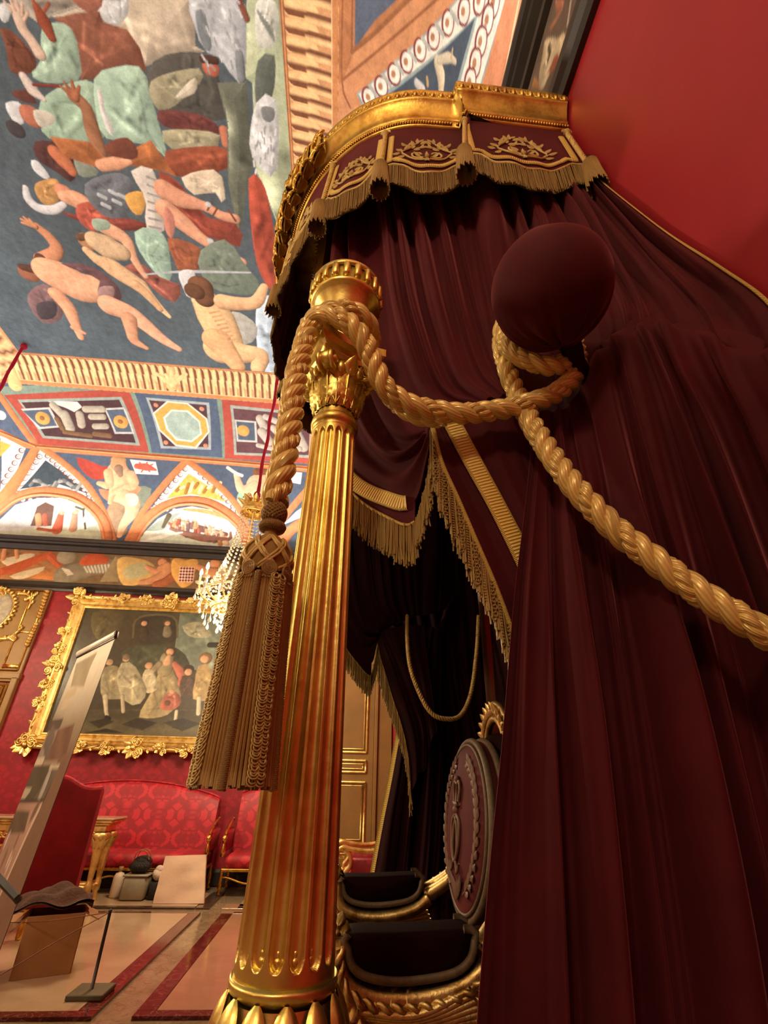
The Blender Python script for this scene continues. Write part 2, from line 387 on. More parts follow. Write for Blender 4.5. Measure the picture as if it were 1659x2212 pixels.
class Painter:
    def __init__(s, uv, rgb, mp, res=0.012):
        s.res = res; s.relief = 0.0; s.uv = np.asarray(uv, float); s.c = np.tile(lin(rgb), (len(s.uv), 1)); s.mp = mp; s.z = (0, 0, 1)
    def zoom(s, x, y, k): s.z = (x, y, k); return s
    def m(s, pts):
        p = np.asarray(pts, float).reshape(-1, 2)*s.z[2]+A(s.z[0], s.z[1]); return s.mp(p)
    def box(s, lo, hi):
        return np.nonzero((s.uv[:, 0] >= lo[0]) & (s.uv[:, 0] <= hi[0]) & (s.uv[:, 1] >= lo[1]) & (s.uv[:, 1] <= hi[1]))[0]
    def polyc(s, q, rgb, g=0.0):     # polygon in surface coordinates
        i = s.box(q.min(0)-s.res, q.max(0)+s.res)
        if not len(i): return
        p = s.uv[i]; ins = np.zeros(len(i), bool); n = len(q); dm = np.full(len(i), 9.0); ed = np.zeros((len(i), 2))
        for a in range(n):
            A1, B1 = q[a], q[(a+1) % n]; ab = B1-A1; L2 = ab@ab
            if L2 < 1e-12: continue
            if A1[1] != B1[1]:
                c = (A1[1] > p[:, 1]) != (B1[1] > p[:, 1]); ins ^= c & (p[:, 0] < ab[0]*(p[:, 1]-A1[1])/ab[1]+A1[0])
            t = np.clip(((p-A1)@ab)/L2, 0, 1); e = p-A1-t[:, None]*ab; d2 = e[:, 0]**2+e[:, 1]**2; u = d2 < dm; dm[u] = d2[u]; ed[u] = e[u]
        cov = np.clip(0.5+np.where(ins, 1, -1)*np.sqrt(dm)/s.res, 0, 1); h = cov > 0; j = i[h]; cov = cov[h][:, None]
        if not len(j): return
        k = 1.0
        if g or s.relief:
            e = (s.uv[j]-q.min(0))/(q.max(0)-q.min(0)+1e-9); d_ = np.sqrt(dm[h]); w_ = 0.16*np.sqrt(np.prod(q.max(0)-q.min(0)))+1e-6; u = ed[h]/(d_[:, None]+1e-9)
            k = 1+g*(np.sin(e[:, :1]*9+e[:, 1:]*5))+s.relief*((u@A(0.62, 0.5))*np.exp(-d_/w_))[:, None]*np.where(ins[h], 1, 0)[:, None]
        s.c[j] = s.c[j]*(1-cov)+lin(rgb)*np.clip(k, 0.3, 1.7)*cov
        if g and s.relief:       # painted drapery folds
            r_ = np.random.default_rng(len(j)); cen = q.mean(0); L_ = np.linalg.norm(q.max(0)-q.min(0))
            jj = i[ins & (dm > (s.res*1.5)**2)]; p = s.uv[jj]; nf = 9
            for _ in range(nf):
                a = q[r_.integers(n)]; a = a+(cen-a)*r_.uniform(0.1, 0.5); c = q[r_.integers(n)]; c = c+(cen-c)*r_.uniform(0.2, 0.7); m_ = (a+c)/2+r_.normal(0, 0.06*L_, 2); tn = r_.choice([0.72, 0.80, 1.22, 1.32]); wd = L_*r_.uniform(0.012, 0.035)
                for A1, B1 in ((a, m_), (m_, c)):
                    ab = B1-A1; t = np.clip(((p-A1)@ab)/(ab@ab+1e-9), 0, 1); dd = np.linalg.norm(p-A1-t[:, None]*ab, axis=1); s.c[jj] *= (1+(tn-1)*np.exp(-(dd/wd)**2))[:, None]
    def poly(s, pts, rgb, sm=0, g=0.0):
        p = np.asarray(pts, float)
        if sm: p = spline(p, sm*len(p), True)
        s.polyc(s.m(p), rgb, g)
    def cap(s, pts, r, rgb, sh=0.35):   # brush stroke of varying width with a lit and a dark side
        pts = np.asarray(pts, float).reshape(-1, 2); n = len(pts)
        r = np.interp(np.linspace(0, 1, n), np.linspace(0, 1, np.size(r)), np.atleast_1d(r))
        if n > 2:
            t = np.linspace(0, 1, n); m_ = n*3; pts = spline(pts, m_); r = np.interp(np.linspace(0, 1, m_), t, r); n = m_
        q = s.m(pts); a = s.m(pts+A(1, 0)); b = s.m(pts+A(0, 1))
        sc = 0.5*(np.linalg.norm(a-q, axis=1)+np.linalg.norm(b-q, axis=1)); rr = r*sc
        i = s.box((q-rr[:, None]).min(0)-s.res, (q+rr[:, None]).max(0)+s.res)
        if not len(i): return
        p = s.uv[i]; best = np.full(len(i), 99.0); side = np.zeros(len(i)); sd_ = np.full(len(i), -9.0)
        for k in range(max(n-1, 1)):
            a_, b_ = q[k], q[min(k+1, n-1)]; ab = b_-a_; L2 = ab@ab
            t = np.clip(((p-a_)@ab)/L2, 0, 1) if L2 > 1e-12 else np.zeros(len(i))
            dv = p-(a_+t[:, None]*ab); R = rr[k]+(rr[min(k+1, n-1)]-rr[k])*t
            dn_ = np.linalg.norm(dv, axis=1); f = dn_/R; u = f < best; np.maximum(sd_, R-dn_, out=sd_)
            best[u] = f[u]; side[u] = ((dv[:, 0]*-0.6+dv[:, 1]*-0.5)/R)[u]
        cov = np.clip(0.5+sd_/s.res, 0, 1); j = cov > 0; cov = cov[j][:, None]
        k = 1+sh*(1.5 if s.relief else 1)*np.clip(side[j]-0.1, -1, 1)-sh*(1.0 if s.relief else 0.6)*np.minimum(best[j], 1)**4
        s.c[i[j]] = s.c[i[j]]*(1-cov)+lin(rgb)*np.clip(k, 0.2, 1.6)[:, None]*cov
    def dot(s, x, y, r, rgb, sh=0.25): s.cap([(x, y), (x+r*0.3, y+r*0.1)], r, rgb, sh)
    def apply(s, o):
        at_ = o.data.color_attributes.new('paint', 'FLOAT_COLOR', 'POINT')
        at_.data.foreach_set('color', np.c_[np.clip(s.c, 0, 1), np.ones(len(s.c))].astype(np.float32).ravel())
def flutes(pt, u, v, period=0.148):      # painted trompe-l'oeil fluting; v 0..1 from outer to inner edge
    i = np.nonzero((v > -0.1) & (v < 1.1))[0]; uu = u[i]/period; fu = uu-np.floor(uu); vv = v[i]; sm = lambda x, w: np.clip(x/w+0.5, 0, 1)[:, None]
    c = np.tile(lin((204, 156, 110)), (len(i), 1)); mixc = lambda c, k, col: c*(1-k)+lin(col)*k
    def pill(c, ctr, hw, v0, v1, lightfirst):    # a rounded flute: one half in painted shade, the other in light
        x = (fu-ctr+0.5) % 1-0.5; sd = hw-np.hypot(x, np.maximum(np.maximum(v0+hw*0.32-vv, vv-(v1-hw*0.32)), 0)*3.1); k = sm(sd, 0.10); s_ = sm(x*(1 if lightfirst else -1), 0.22)
        return c*(1-k)+(lin((120, 78, 54))*(1-s_)+lin((238, 198, 142))*s_)*k
    c = pill(c, 0.5, 0.46, 0.30, 0.95, False); e = np.abs(np.hypot((fu-0.5), np.maximum(vv-0.80, 0)*3.1)-0.455); c = mixc(c, sm(0.045-e, 0.04)*(vv > 0.25)[:, None], (232, 186, 130))
    c = pill(c, 0.78, 0.30, -0.2, 0.56, True)
    for v0, v1, col in ((-0.1, 0.03, (196, 136, 88)), (0.93, 1.1, (198, 140, 94))): c = mixc(c, sm(vv-v0, 0.02)*sm(v1-vv, 0.02), col)
    c = mixc(c, sm(0.010-np.abs(vv-0.035), 0.01), (232, 196, 150)); c = mixc(c, sm(0.012-np.abs(vv-0.985), 0.01), (132, 86, 56)); c = mixc(c, sm(0.012-np.abs(vv-0.93), 0.01), (142, 96, 64))
    pt.c[i] = c
D_OUT, D_IN = 1.475, 2.06

# ---- floor: marble panels with inlaid strips (each slab a piece of the floor)
fl = MB(); fl.box((-3.85, 2.0, -0.06), (9.7, 14.4, 0.08)); floor = obj('floor', fl, M_GREY, smooth=False, loc=(0, 0, 0), kind='structure')
def slab(name, x0, x1, y0, y1, mt, h=0.001):
    b = MB(); b.bbox(((x0+x1)/2, (y0+y1)/2, -0.02+h/2), (abs(x1-x0)-0.004, abs(y1-y0)-0.004, 0.04+h), 0.0015); obj(name, b, mt, floor, smooth=False)
bays = [(-8.5, -5.6), (-5.3, -4.45), (-4.31, -1.61), (-1.10, 0.9)]
for (x0, x1) in ((-4.31, -1.61), (-1.10, 0.9), (-8.4, -4.8)):
    for (y0, y1) in ((4.60, 7.40),):
        slab('marble_panel', x0, (x0+x1)/2, y0, y1, M_PINK); slab('marble_panel', (x0+x1)/2, x1, y0, y1, M_CREAM)
        slab('border_strip', x0-0.13 if x0 > -4.5 else x0, x1+0.13, y0-0.10, y0, M_RED); slab('border_strip', x0, x1+0.13, y1, y1+0.08, M_RED)
        slab('border_strip', x1, x1+0.13, y0, y1, M_RED); slab('border_strip', x0-0.13, x0, y0, y1, M_RED)
for (x0, x1) in ((-4.31, -1.61), (-1.10, 0.9)):
    slab('border_strip', x0, x1, 7.70, 7.78, M_DARK); slab('marble_panel', x0, x1, 7.80, 8.62, M_CREAM)
slab('border_strip', -1.60, -1.44, 7.70, 8.7, M_DARK)
for k in range(6): slab('marble_panel', -1.28+0.36*k, -0.96+0.36*k, 7.66, 7.92, M_PINK)

# ---- walls
def wall(name, c, d, mt):
    b = MB(); b.box(c, d); return obj(name, b, mt, smooth=False, kind='structure')
wall_far = wall('wall_far', (-3.85, YF+0.1, 4.3), (9.9, 0.2, 8.7), WALLR)
wall_right = wall('wall_right', (XW+0.1, 2.0, 4.3), (0.2, 14.3, 8.7), REDP)
wall_left = wall('wall_left', (XL-0.1, 2.0, 4.3), (0.2, 14.3, 8.7), WALLR)
wall_near = wall('wall_near', (-3.85, YN-0.1, 4.3), (9.9, 0.2, 8.7), WALLR)
def sweepx(prof, x0, x1):            # profile (y, z) swept along x
    p = np.asarray(prof, float); b = MB(); n = len(p)
    G = np.array([[(x, y, z) for y, z in p] for x in (x0, x1)]); b.grid(G, cv=True); return b
def sweepy(prof, y0, y1):
    p = np.asarray(prof, float); b = MB(); G = np.array([[(x, y, z) for x, z in p] for y in (y1, y0)]); b.grid(G, cv=True); return b
CORN = [(0.0, 5.24), (0.05, 5.25), (0.055, 5.29), (0.03, 5.30), (0.04, 5.36), (0.09, 5.38), (0.095, 5.42), (0.12, 5.43), (0.135, 5.47), (0.135, 5.50), (0.0, 5.51)]
LOWM = [(0.0, 4.43), (0.03, 4.43), (0.045, 4.47), (0.03, 4.50), (0.06, 4.53), (0.065, 4.58), (0.02, 4.61), (0.0, 4.61)]
k = 1
for nm, prof in (('cornice', CORN), ('lower', LOWM)):
    for side in ('far', 'right', 'left', 'near'):
        if side == 'far': b = sweepx([(YF-a, z) for a, z in prof], XL, XW)
        elif side == 'near': b = sweepx([(YN+a, z) for a, z in prof][::-1], XL, XW)
        elif side == 'right': b = sweepy([(XW-a, z) for a, z in prof][::-1], YN, YF)
        else: b = sweepy([(XL+a, z) for a, z in prof], YN, YF)
        o = obj('trim_%d' % k, b, BLK, smooth=False, kind='structure', label='black moulding above the painted frieze' if nm == 'cornice' else 'black moulding below the painted frieze'); k += 1
b = sweepx([(YF, 0), (YF-0.03, 0), (YF-0.03, 0.16), (YF-0.015, 0.2), (YF, 0.2)], XL, XW); obj('baseboard_far', b, BLK, smooth=False, kind='structure')
b = sweepy([(XW, 0), (XW, 0.2), (XW-0.03, 0.18), (XW-0.03, 0)], YN, YF); obj('baseboard_right', b, BLK, smooth=False, kind='structure')

def plane_canvas(name, x0, x1, z0, z1, fixed, axis, res, parent, mat, th=0.012):
    nx, nz = int((x1-x0)/res)+1, int((z1-z0)/res)+1
    U, V = np.meshgrid(np.linspace(x0, x1, nx), np.linspace(z0, z1, nz), indexing='ij'); b = MB()
    if axis == 'Y': G = np.stack([U, np.full_like(U, fixed), V], -1)
    else: G = np.stack([np.full_like(U, fixed), U, V], -1)
    b.grid(G if axis == 'Y' else G[::-1]); uv = np.stack([U, V], -1)
    if axis != 'Y': uv = uv[::-1]
    o = obj(name, b, mat, parent)
    if axis == 'Y': mp = lambda p: np.array([at(x, y, Y=fixed)[[0, 2]] for x, y in p])
    else: mp = lambda p: np.array([at(x, y, X=fixed)[[1, 2]] for x, y in p])
    return o, uv.reshape(-1, 2), mp
# painted friezes
o, uv, mp = plane_canvas('painted_frieze', -7.2, 0.9, 4.59, 5.26, YF-0.012, 'Y', 0.011, wall_far, FRESC)
p = Painter(uv, (122, 100, 74), mp).zoom(0, 1140, 0.33755); p.relief = 0.4
SK = (206, 148, 108)
p.poly([(0, 150), (300, 150), (480, 190), (400, 330), (0, 330)], (158, 112, 74), g=0.15)
p.poly([(0, 205), (60, 190), (180, 165), (230, 180), (140, 240), (60, 250)], (206, 196, 166), 3)
p.poly([(0, 262), (240, 175), (330, 150), (420, 250), (380, 270), (300, 200), (100, 292), (0, 305)], (178, 90, 58))
p.poly([(60, 310), (180, 270), (290, 250), (250, 290), (130, 330)], (204, 190, 156), 3)
p.cap([(20, 200), (30, 140)], 14, SK); p.cap([(110, 190), (105, 140)], 12, SK)
p.poly([(180, 320), (280, 280), (380, 300), (360, 340)], (196, 128, 76))
p.dot(420, 180, 50, (150, 140, 118)); p.cap([(420, 300), (600, 250), (740, 240)], [70, 60, 50], (142, 132, 110))
p.poly([(515, 210), (560, 170), (640, 165), (690, 190), (690, 225), (520, 240)], (180, 86, 54), 3)
for k in range(8): p.cap([(540+k*22, 250-k*2), (560+k*20, 285)], 5, (206, 202, 186), 0)
for k in range(5): p.cap([(400+k*8, 262+k*10), (440+k*6, 272+k*6)], 5, (210, 200, 180), 0)
p.poly([(640, 345), (740, 180), (780, 190), (760, 345)], (150, 134, 100))
p.poly([(755, 200), (900, 200), (985, 240), (990, 300), (900, 360), (780, 360)], (206, 172, 108), 4)
p.poly([(790, 270), (840, 235), (930, 225), (975, 265), (930, 305), (840, 335), (795, 310)], (178, 174, 134), 4)
p.dot(1042, 212, 34, (132, 84, 54)); p.dot(1036, 220, 24, SK)
p.cap([(1040, 260), (1000, 280), (940, 250)], [30, 22, 14], SK); p.cap([(1070, 250), (1060, 300), (960, 340), (900, 350)], [34, 38, 26, 16], SK)
p.cap([(1100, 320), (1050, 350), (1000, 365)], [34, 26], (170, 104, 70))
p.poly([(1100, 210), (1140, 195), (1190, 208), (1250, 196), (1268, 230), (1248, 280), (1232, 350), (1170, 384), (1130, 350), (1098, 290)], (210, 162, 92), 4)
c0, cx, cy = A(1152, 250), A(93, 2), A(-10, 96)
for i in range(5):
    for j in range(5):
        u0, v0 = (i+0.5)/5, j/5.0
        q = [c0+cx*(u0-0.1)+cy*(v0+0.1), c0+cx*u0+cy*v0, c0+cx*(u0+0.1)+cy*(v0+0.1), c0+cx*u0+cy*(v0+0.2)]
        if i == 0 and j == 0: p.poly([c0, c0+cx, c0+cx+cy, c0+cy], (226, 214, 196))
        p.poly(q, (132, 32, 36))
p.dot(1372, 228, 28, SK); p.cap([(1270, 250), (1330, 280), (1380, 290), (1390, 340)], [18, 28, 36, 26], SK); p.poly([(1400, 250), (1470, 250), (1480, 300), (1410, 310)], (186, 160, 110), 3)
p.cap([(1500, 260), (1600, 330)], 40, (150, 140, 110)); p.dot(1750, 280, 70, (190, 150, 100)); p.dot(1950, 280, 60, (178, 90, 58)); p.apply(o)
for i in range(0, 8): pass
o, uv, mp = plane_canvas('painted_frieze', -0.2, 4.6, 4.59, 5.26, XW-0.012, 'X', 0.014, wall_right, FRESC)
p = Painter(uv, (104, 90, 78), mp).zoom(1080, 0, 0.14467); p.relief = 0.4
p.poly([(820, 0), (960, 0), (940, 120), (880, 250), (760, 460), (740, 420), (850, 240)], (164, 112, 88), g=0.1)
p.poly([(670, 610), (780, 560), (860, 580), (930, 500), (985, 520), (960, 640), (890, 850), (800, 1000), (720, 1150), (650, 1310), (600, 1330), (580, 1150), (640, 800)], (192, 180, 150), 3, 0.1)
p.poly([(820, 830), (880, 810), (890, 860), (790, 1060), (730, 1080)], (152, 92, 70), 3); p.cap([(730, 700), (750, 780), (720, 880)], 18, (90, 74, 60))
p.poly([(470, 1310), (510, 1140), (560, 1200), (600, 1340)], (156, 116, 74)); p.cap([(1060, 0), (1010, 350)], 12, (186, 180, 168), 0); p.apply(o)

# ---- the vault
ceiling = thing('ceiling', (-3.85, 2.0, 5.5), None, None); ceiling['kind'] = 'structure'; ceiling['label'] = 'frescoed vaulted ceiling of the hall'
def flatgrid(x0, x1, y0, y1, res):
    nx, ny = max(2, int((x1-x0)/res)+1), max(2, int((y1-y0)/res)+1)
    X, Y = np.meshgrid(np.linspace(x0, x1, nx), np.linspace(y0, y1, ny), indexing='ij'); return X, Y
xl, xr, yf, yn = XL+D_IN, XW-D_IN, YF-D_IN, YN+D_IN
X, Y = flatgrid(xl, xr, 1.0, yf, 0.0125); b = MB(); b.grid(np.stack([X, Y, zvault(X, Y)], -1)[:, ::-1])
fres = obj('ceiling_fresco', b, FRESC, ceiling, label='large figure fresco in the flat middle of the vault')
def mp_flat(p):
    out = []
    for x, y in p:
        q = at(x, y, Z=8.52); q = at(x, y, Z=float(zvault(q[0], q[1]))) if (xl-1 < q[0] < xr+1.5 and -3 < q[1] < yf+1.5) else q; out.append(q[:2])
    return np.array(out)
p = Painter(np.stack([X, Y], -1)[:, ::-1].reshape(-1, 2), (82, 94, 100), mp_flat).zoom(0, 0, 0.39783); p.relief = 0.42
def shade(pt, sc, amt, seed):     # broad brush variation of the pigment
    r = np.random.default_rng(seed); f = np.zeros(len(pt.uv))
    for _ in range(14):
        k = r.normal(0, sc, 2); f += np.sin(pt.uv@k+r.uniform(0, 6))
    pt.c *= (1+amt*f/4)[:, None]
shade(p, 4, 0.10, 1)
TAN, BRN, MINT, SKN, WHT = (184, 174, 154), (130, 86, 68), (154, 182, 162), (222, 168, 134), (196, 202, 202)
p.poly([(270, 90), (560, 0), (800, -80), (1060, -40), (1060, 250), (1110, 280), (900, 320), (790, 360), (700, 180), (560, 140)], TAN, g=0.08)
p.poly([(-50, -60), (800, -100), (560, 0), (270, 90), (230, 140), (120, 60), (60, 0)], (180, 174, 160), g=0.1)
p.poly([(530, 60), (600, -30), (690, -30), (690, 90), (610, 140)], WHT, 3, 0.06); p.poly([(380, -20), (540, -20), (550, 40), (480, 70)], (150, 100, 82), 3)
p.poly([(0, 20), (60, 30), (40, 120), (0, 100)], WHT, 3)
p.poly([(290, 100), (420, 70), (540, 60), (560, 120), (690, 160), (760, 260), (800, 390), (680, 350), (560, 390), (510, 430), (440, 440), (420, 260), (350, 140)], BRN, g=0.12)
p.poly([(230, 150), (340, 125), (400, 180), (430, 300), (430, 430), (250, 450), (165, 400), (220, 330)], MINT, 3, 0.07)
p.poly([(220, 550), (350, 460), (500, 440), (540, 560), (560, 760), (280, 755), (220, 680)], (150, 178, 156), 3, 0.07)
p.poly([(510, 430), (620, 365), (750, 360), (800, 430), (830, 560), (870, 700), (910, 860), (840, 800), (700, 770), (600, 760), (540, 700)], (160, 190, 170), 2, 0.06)
p.poly([(0, 150), (90, 190), (200, 330), (160, 400), (60, 390), (30, 250)], (112, 70, 52), 3, 0.1)
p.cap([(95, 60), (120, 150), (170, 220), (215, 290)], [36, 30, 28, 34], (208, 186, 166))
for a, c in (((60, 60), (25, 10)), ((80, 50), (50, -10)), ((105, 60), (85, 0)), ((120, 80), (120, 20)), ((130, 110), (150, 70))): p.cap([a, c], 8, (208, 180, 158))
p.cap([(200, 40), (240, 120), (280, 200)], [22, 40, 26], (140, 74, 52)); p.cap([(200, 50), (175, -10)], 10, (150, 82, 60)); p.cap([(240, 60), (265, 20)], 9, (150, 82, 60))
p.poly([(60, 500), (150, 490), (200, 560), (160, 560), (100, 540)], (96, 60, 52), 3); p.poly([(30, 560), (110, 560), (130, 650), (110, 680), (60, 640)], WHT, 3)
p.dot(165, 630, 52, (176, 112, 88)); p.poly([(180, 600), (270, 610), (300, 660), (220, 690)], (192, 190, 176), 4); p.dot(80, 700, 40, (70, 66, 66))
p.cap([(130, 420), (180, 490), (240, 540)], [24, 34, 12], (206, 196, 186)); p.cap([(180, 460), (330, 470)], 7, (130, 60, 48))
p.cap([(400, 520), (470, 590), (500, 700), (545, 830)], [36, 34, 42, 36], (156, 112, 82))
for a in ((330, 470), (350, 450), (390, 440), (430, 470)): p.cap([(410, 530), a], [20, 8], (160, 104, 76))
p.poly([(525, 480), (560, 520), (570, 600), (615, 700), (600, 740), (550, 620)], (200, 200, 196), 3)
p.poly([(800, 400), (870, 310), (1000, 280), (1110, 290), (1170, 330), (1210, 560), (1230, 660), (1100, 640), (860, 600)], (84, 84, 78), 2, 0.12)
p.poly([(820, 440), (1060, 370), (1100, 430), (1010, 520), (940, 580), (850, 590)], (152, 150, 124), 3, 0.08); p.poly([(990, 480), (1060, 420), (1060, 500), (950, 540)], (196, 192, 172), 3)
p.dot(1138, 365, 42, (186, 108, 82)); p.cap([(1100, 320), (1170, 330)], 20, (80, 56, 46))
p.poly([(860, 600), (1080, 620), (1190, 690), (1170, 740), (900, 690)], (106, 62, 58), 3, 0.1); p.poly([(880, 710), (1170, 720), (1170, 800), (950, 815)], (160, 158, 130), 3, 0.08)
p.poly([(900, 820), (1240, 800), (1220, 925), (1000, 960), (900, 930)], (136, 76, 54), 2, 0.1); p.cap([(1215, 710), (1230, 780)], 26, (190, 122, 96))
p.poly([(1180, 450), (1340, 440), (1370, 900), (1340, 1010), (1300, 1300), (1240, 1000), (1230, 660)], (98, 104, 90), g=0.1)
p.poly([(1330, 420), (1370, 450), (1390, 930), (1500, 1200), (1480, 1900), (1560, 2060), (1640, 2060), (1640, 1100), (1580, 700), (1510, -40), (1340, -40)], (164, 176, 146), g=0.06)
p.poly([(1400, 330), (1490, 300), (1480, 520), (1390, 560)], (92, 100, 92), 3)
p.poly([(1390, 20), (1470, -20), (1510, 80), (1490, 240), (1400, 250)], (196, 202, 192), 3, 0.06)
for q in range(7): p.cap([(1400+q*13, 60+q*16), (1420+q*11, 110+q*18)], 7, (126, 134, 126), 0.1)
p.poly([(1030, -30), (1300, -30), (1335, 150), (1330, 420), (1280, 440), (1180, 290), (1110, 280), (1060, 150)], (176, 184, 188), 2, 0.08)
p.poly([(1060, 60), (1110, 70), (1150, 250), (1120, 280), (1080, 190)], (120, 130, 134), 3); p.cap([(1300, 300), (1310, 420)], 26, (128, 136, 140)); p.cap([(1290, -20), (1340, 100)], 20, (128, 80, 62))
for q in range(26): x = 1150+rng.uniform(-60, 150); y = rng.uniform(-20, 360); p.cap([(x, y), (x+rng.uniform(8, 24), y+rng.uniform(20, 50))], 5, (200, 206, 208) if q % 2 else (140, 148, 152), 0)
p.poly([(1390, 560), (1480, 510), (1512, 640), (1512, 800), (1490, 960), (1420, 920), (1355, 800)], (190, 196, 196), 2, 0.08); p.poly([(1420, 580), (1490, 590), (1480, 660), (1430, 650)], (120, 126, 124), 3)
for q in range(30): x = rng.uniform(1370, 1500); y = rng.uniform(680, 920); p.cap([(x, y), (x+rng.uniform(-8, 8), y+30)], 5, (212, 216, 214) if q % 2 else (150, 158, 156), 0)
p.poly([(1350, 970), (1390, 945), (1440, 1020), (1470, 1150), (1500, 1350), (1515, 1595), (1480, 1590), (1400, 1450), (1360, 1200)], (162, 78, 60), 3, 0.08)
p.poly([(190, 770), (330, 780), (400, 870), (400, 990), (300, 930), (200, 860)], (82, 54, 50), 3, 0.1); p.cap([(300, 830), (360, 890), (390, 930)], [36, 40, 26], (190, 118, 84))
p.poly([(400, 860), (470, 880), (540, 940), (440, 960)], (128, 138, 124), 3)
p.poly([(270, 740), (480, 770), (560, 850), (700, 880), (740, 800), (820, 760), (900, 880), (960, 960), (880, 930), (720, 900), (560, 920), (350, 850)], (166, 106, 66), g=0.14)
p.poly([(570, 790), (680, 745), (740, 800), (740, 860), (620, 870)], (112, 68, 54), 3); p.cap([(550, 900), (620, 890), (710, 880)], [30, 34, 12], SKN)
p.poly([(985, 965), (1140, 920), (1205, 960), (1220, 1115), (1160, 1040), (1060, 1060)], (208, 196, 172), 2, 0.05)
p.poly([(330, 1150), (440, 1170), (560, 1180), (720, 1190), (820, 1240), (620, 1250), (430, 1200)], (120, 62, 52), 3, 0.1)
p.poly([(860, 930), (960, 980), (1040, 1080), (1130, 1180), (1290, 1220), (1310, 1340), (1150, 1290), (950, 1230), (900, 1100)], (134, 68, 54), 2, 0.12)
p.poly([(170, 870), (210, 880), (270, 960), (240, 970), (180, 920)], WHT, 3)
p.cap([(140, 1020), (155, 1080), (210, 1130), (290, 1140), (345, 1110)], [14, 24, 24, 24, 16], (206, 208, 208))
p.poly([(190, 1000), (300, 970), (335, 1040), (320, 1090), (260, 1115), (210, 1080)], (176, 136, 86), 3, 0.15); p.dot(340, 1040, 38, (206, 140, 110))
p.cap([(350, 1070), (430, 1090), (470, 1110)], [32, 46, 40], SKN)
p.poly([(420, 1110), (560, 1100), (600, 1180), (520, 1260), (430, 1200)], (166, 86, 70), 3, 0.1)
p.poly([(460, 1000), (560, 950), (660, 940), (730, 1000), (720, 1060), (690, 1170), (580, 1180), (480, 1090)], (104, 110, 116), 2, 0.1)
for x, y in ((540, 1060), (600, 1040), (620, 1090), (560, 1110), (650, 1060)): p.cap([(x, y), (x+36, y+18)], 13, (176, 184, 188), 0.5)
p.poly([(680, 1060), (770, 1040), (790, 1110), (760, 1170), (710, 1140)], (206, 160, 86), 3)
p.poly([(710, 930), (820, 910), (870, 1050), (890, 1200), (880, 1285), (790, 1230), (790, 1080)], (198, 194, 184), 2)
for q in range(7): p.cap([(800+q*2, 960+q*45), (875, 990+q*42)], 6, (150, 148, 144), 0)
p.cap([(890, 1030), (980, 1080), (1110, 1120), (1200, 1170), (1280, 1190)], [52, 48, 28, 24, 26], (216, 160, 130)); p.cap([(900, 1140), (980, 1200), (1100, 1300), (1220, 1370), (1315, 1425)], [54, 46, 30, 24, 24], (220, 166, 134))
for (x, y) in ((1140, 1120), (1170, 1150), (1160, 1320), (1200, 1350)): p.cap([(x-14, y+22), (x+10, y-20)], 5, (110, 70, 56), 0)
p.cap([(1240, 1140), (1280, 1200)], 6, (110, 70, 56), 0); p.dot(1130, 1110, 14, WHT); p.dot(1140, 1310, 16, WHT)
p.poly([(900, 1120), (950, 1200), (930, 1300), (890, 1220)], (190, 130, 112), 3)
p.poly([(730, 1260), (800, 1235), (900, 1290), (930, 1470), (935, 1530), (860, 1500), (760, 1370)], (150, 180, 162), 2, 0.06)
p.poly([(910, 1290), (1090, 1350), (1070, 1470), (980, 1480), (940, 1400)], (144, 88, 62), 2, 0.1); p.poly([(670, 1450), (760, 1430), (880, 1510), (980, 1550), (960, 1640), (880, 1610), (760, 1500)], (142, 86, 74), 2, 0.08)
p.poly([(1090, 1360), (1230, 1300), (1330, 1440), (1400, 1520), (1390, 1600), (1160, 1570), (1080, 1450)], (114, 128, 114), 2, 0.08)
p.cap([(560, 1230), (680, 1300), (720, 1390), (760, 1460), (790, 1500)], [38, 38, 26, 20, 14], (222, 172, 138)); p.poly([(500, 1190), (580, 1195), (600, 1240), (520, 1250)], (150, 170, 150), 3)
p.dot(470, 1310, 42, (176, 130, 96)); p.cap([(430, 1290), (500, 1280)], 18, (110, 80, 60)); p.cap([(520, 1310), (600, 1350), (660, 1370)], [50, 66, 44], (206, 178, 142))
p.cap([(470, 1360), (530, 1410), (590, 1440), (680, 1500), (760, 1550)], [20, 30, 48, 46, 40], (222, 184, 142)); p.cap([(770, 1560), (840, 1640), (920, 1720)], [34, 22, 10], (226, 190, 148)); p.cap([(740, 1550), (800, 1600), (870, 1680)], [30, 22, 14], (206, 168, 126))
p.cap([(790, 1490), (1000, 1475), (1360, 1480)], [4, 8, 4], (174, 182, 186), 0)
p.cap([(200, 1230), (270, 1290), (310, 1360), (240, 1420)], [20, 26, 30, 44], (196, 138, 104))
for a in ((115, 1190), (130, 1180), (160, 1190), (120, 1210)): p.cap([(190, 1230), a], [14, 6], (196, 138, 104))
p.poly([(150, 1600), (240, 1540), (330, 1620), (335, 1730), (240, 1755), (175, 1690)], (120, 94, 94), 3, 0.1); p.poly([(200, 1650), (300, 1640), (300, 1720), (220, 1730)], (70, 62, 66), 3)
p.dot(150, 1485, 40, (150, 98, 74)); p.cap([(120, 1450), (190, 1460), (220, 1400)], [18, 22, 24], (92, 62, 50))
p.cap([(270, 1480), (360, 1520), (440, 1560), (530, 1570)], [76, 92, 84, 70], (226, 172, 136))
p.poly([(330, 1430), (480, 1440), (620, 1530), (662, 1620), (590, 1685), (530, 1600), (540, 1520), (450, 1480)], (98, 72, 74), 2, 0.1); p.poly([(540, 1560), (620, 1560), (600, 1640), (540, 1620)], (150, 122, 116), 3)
p.cap([(310, 1600), (370, 1670), (405, 1750), (440, 1835)], [38, 34, 24, 14], (218, 160, 124)); p.cap([(400, 1780), (460, 1810)], [14, 8], (218, 160, 124))
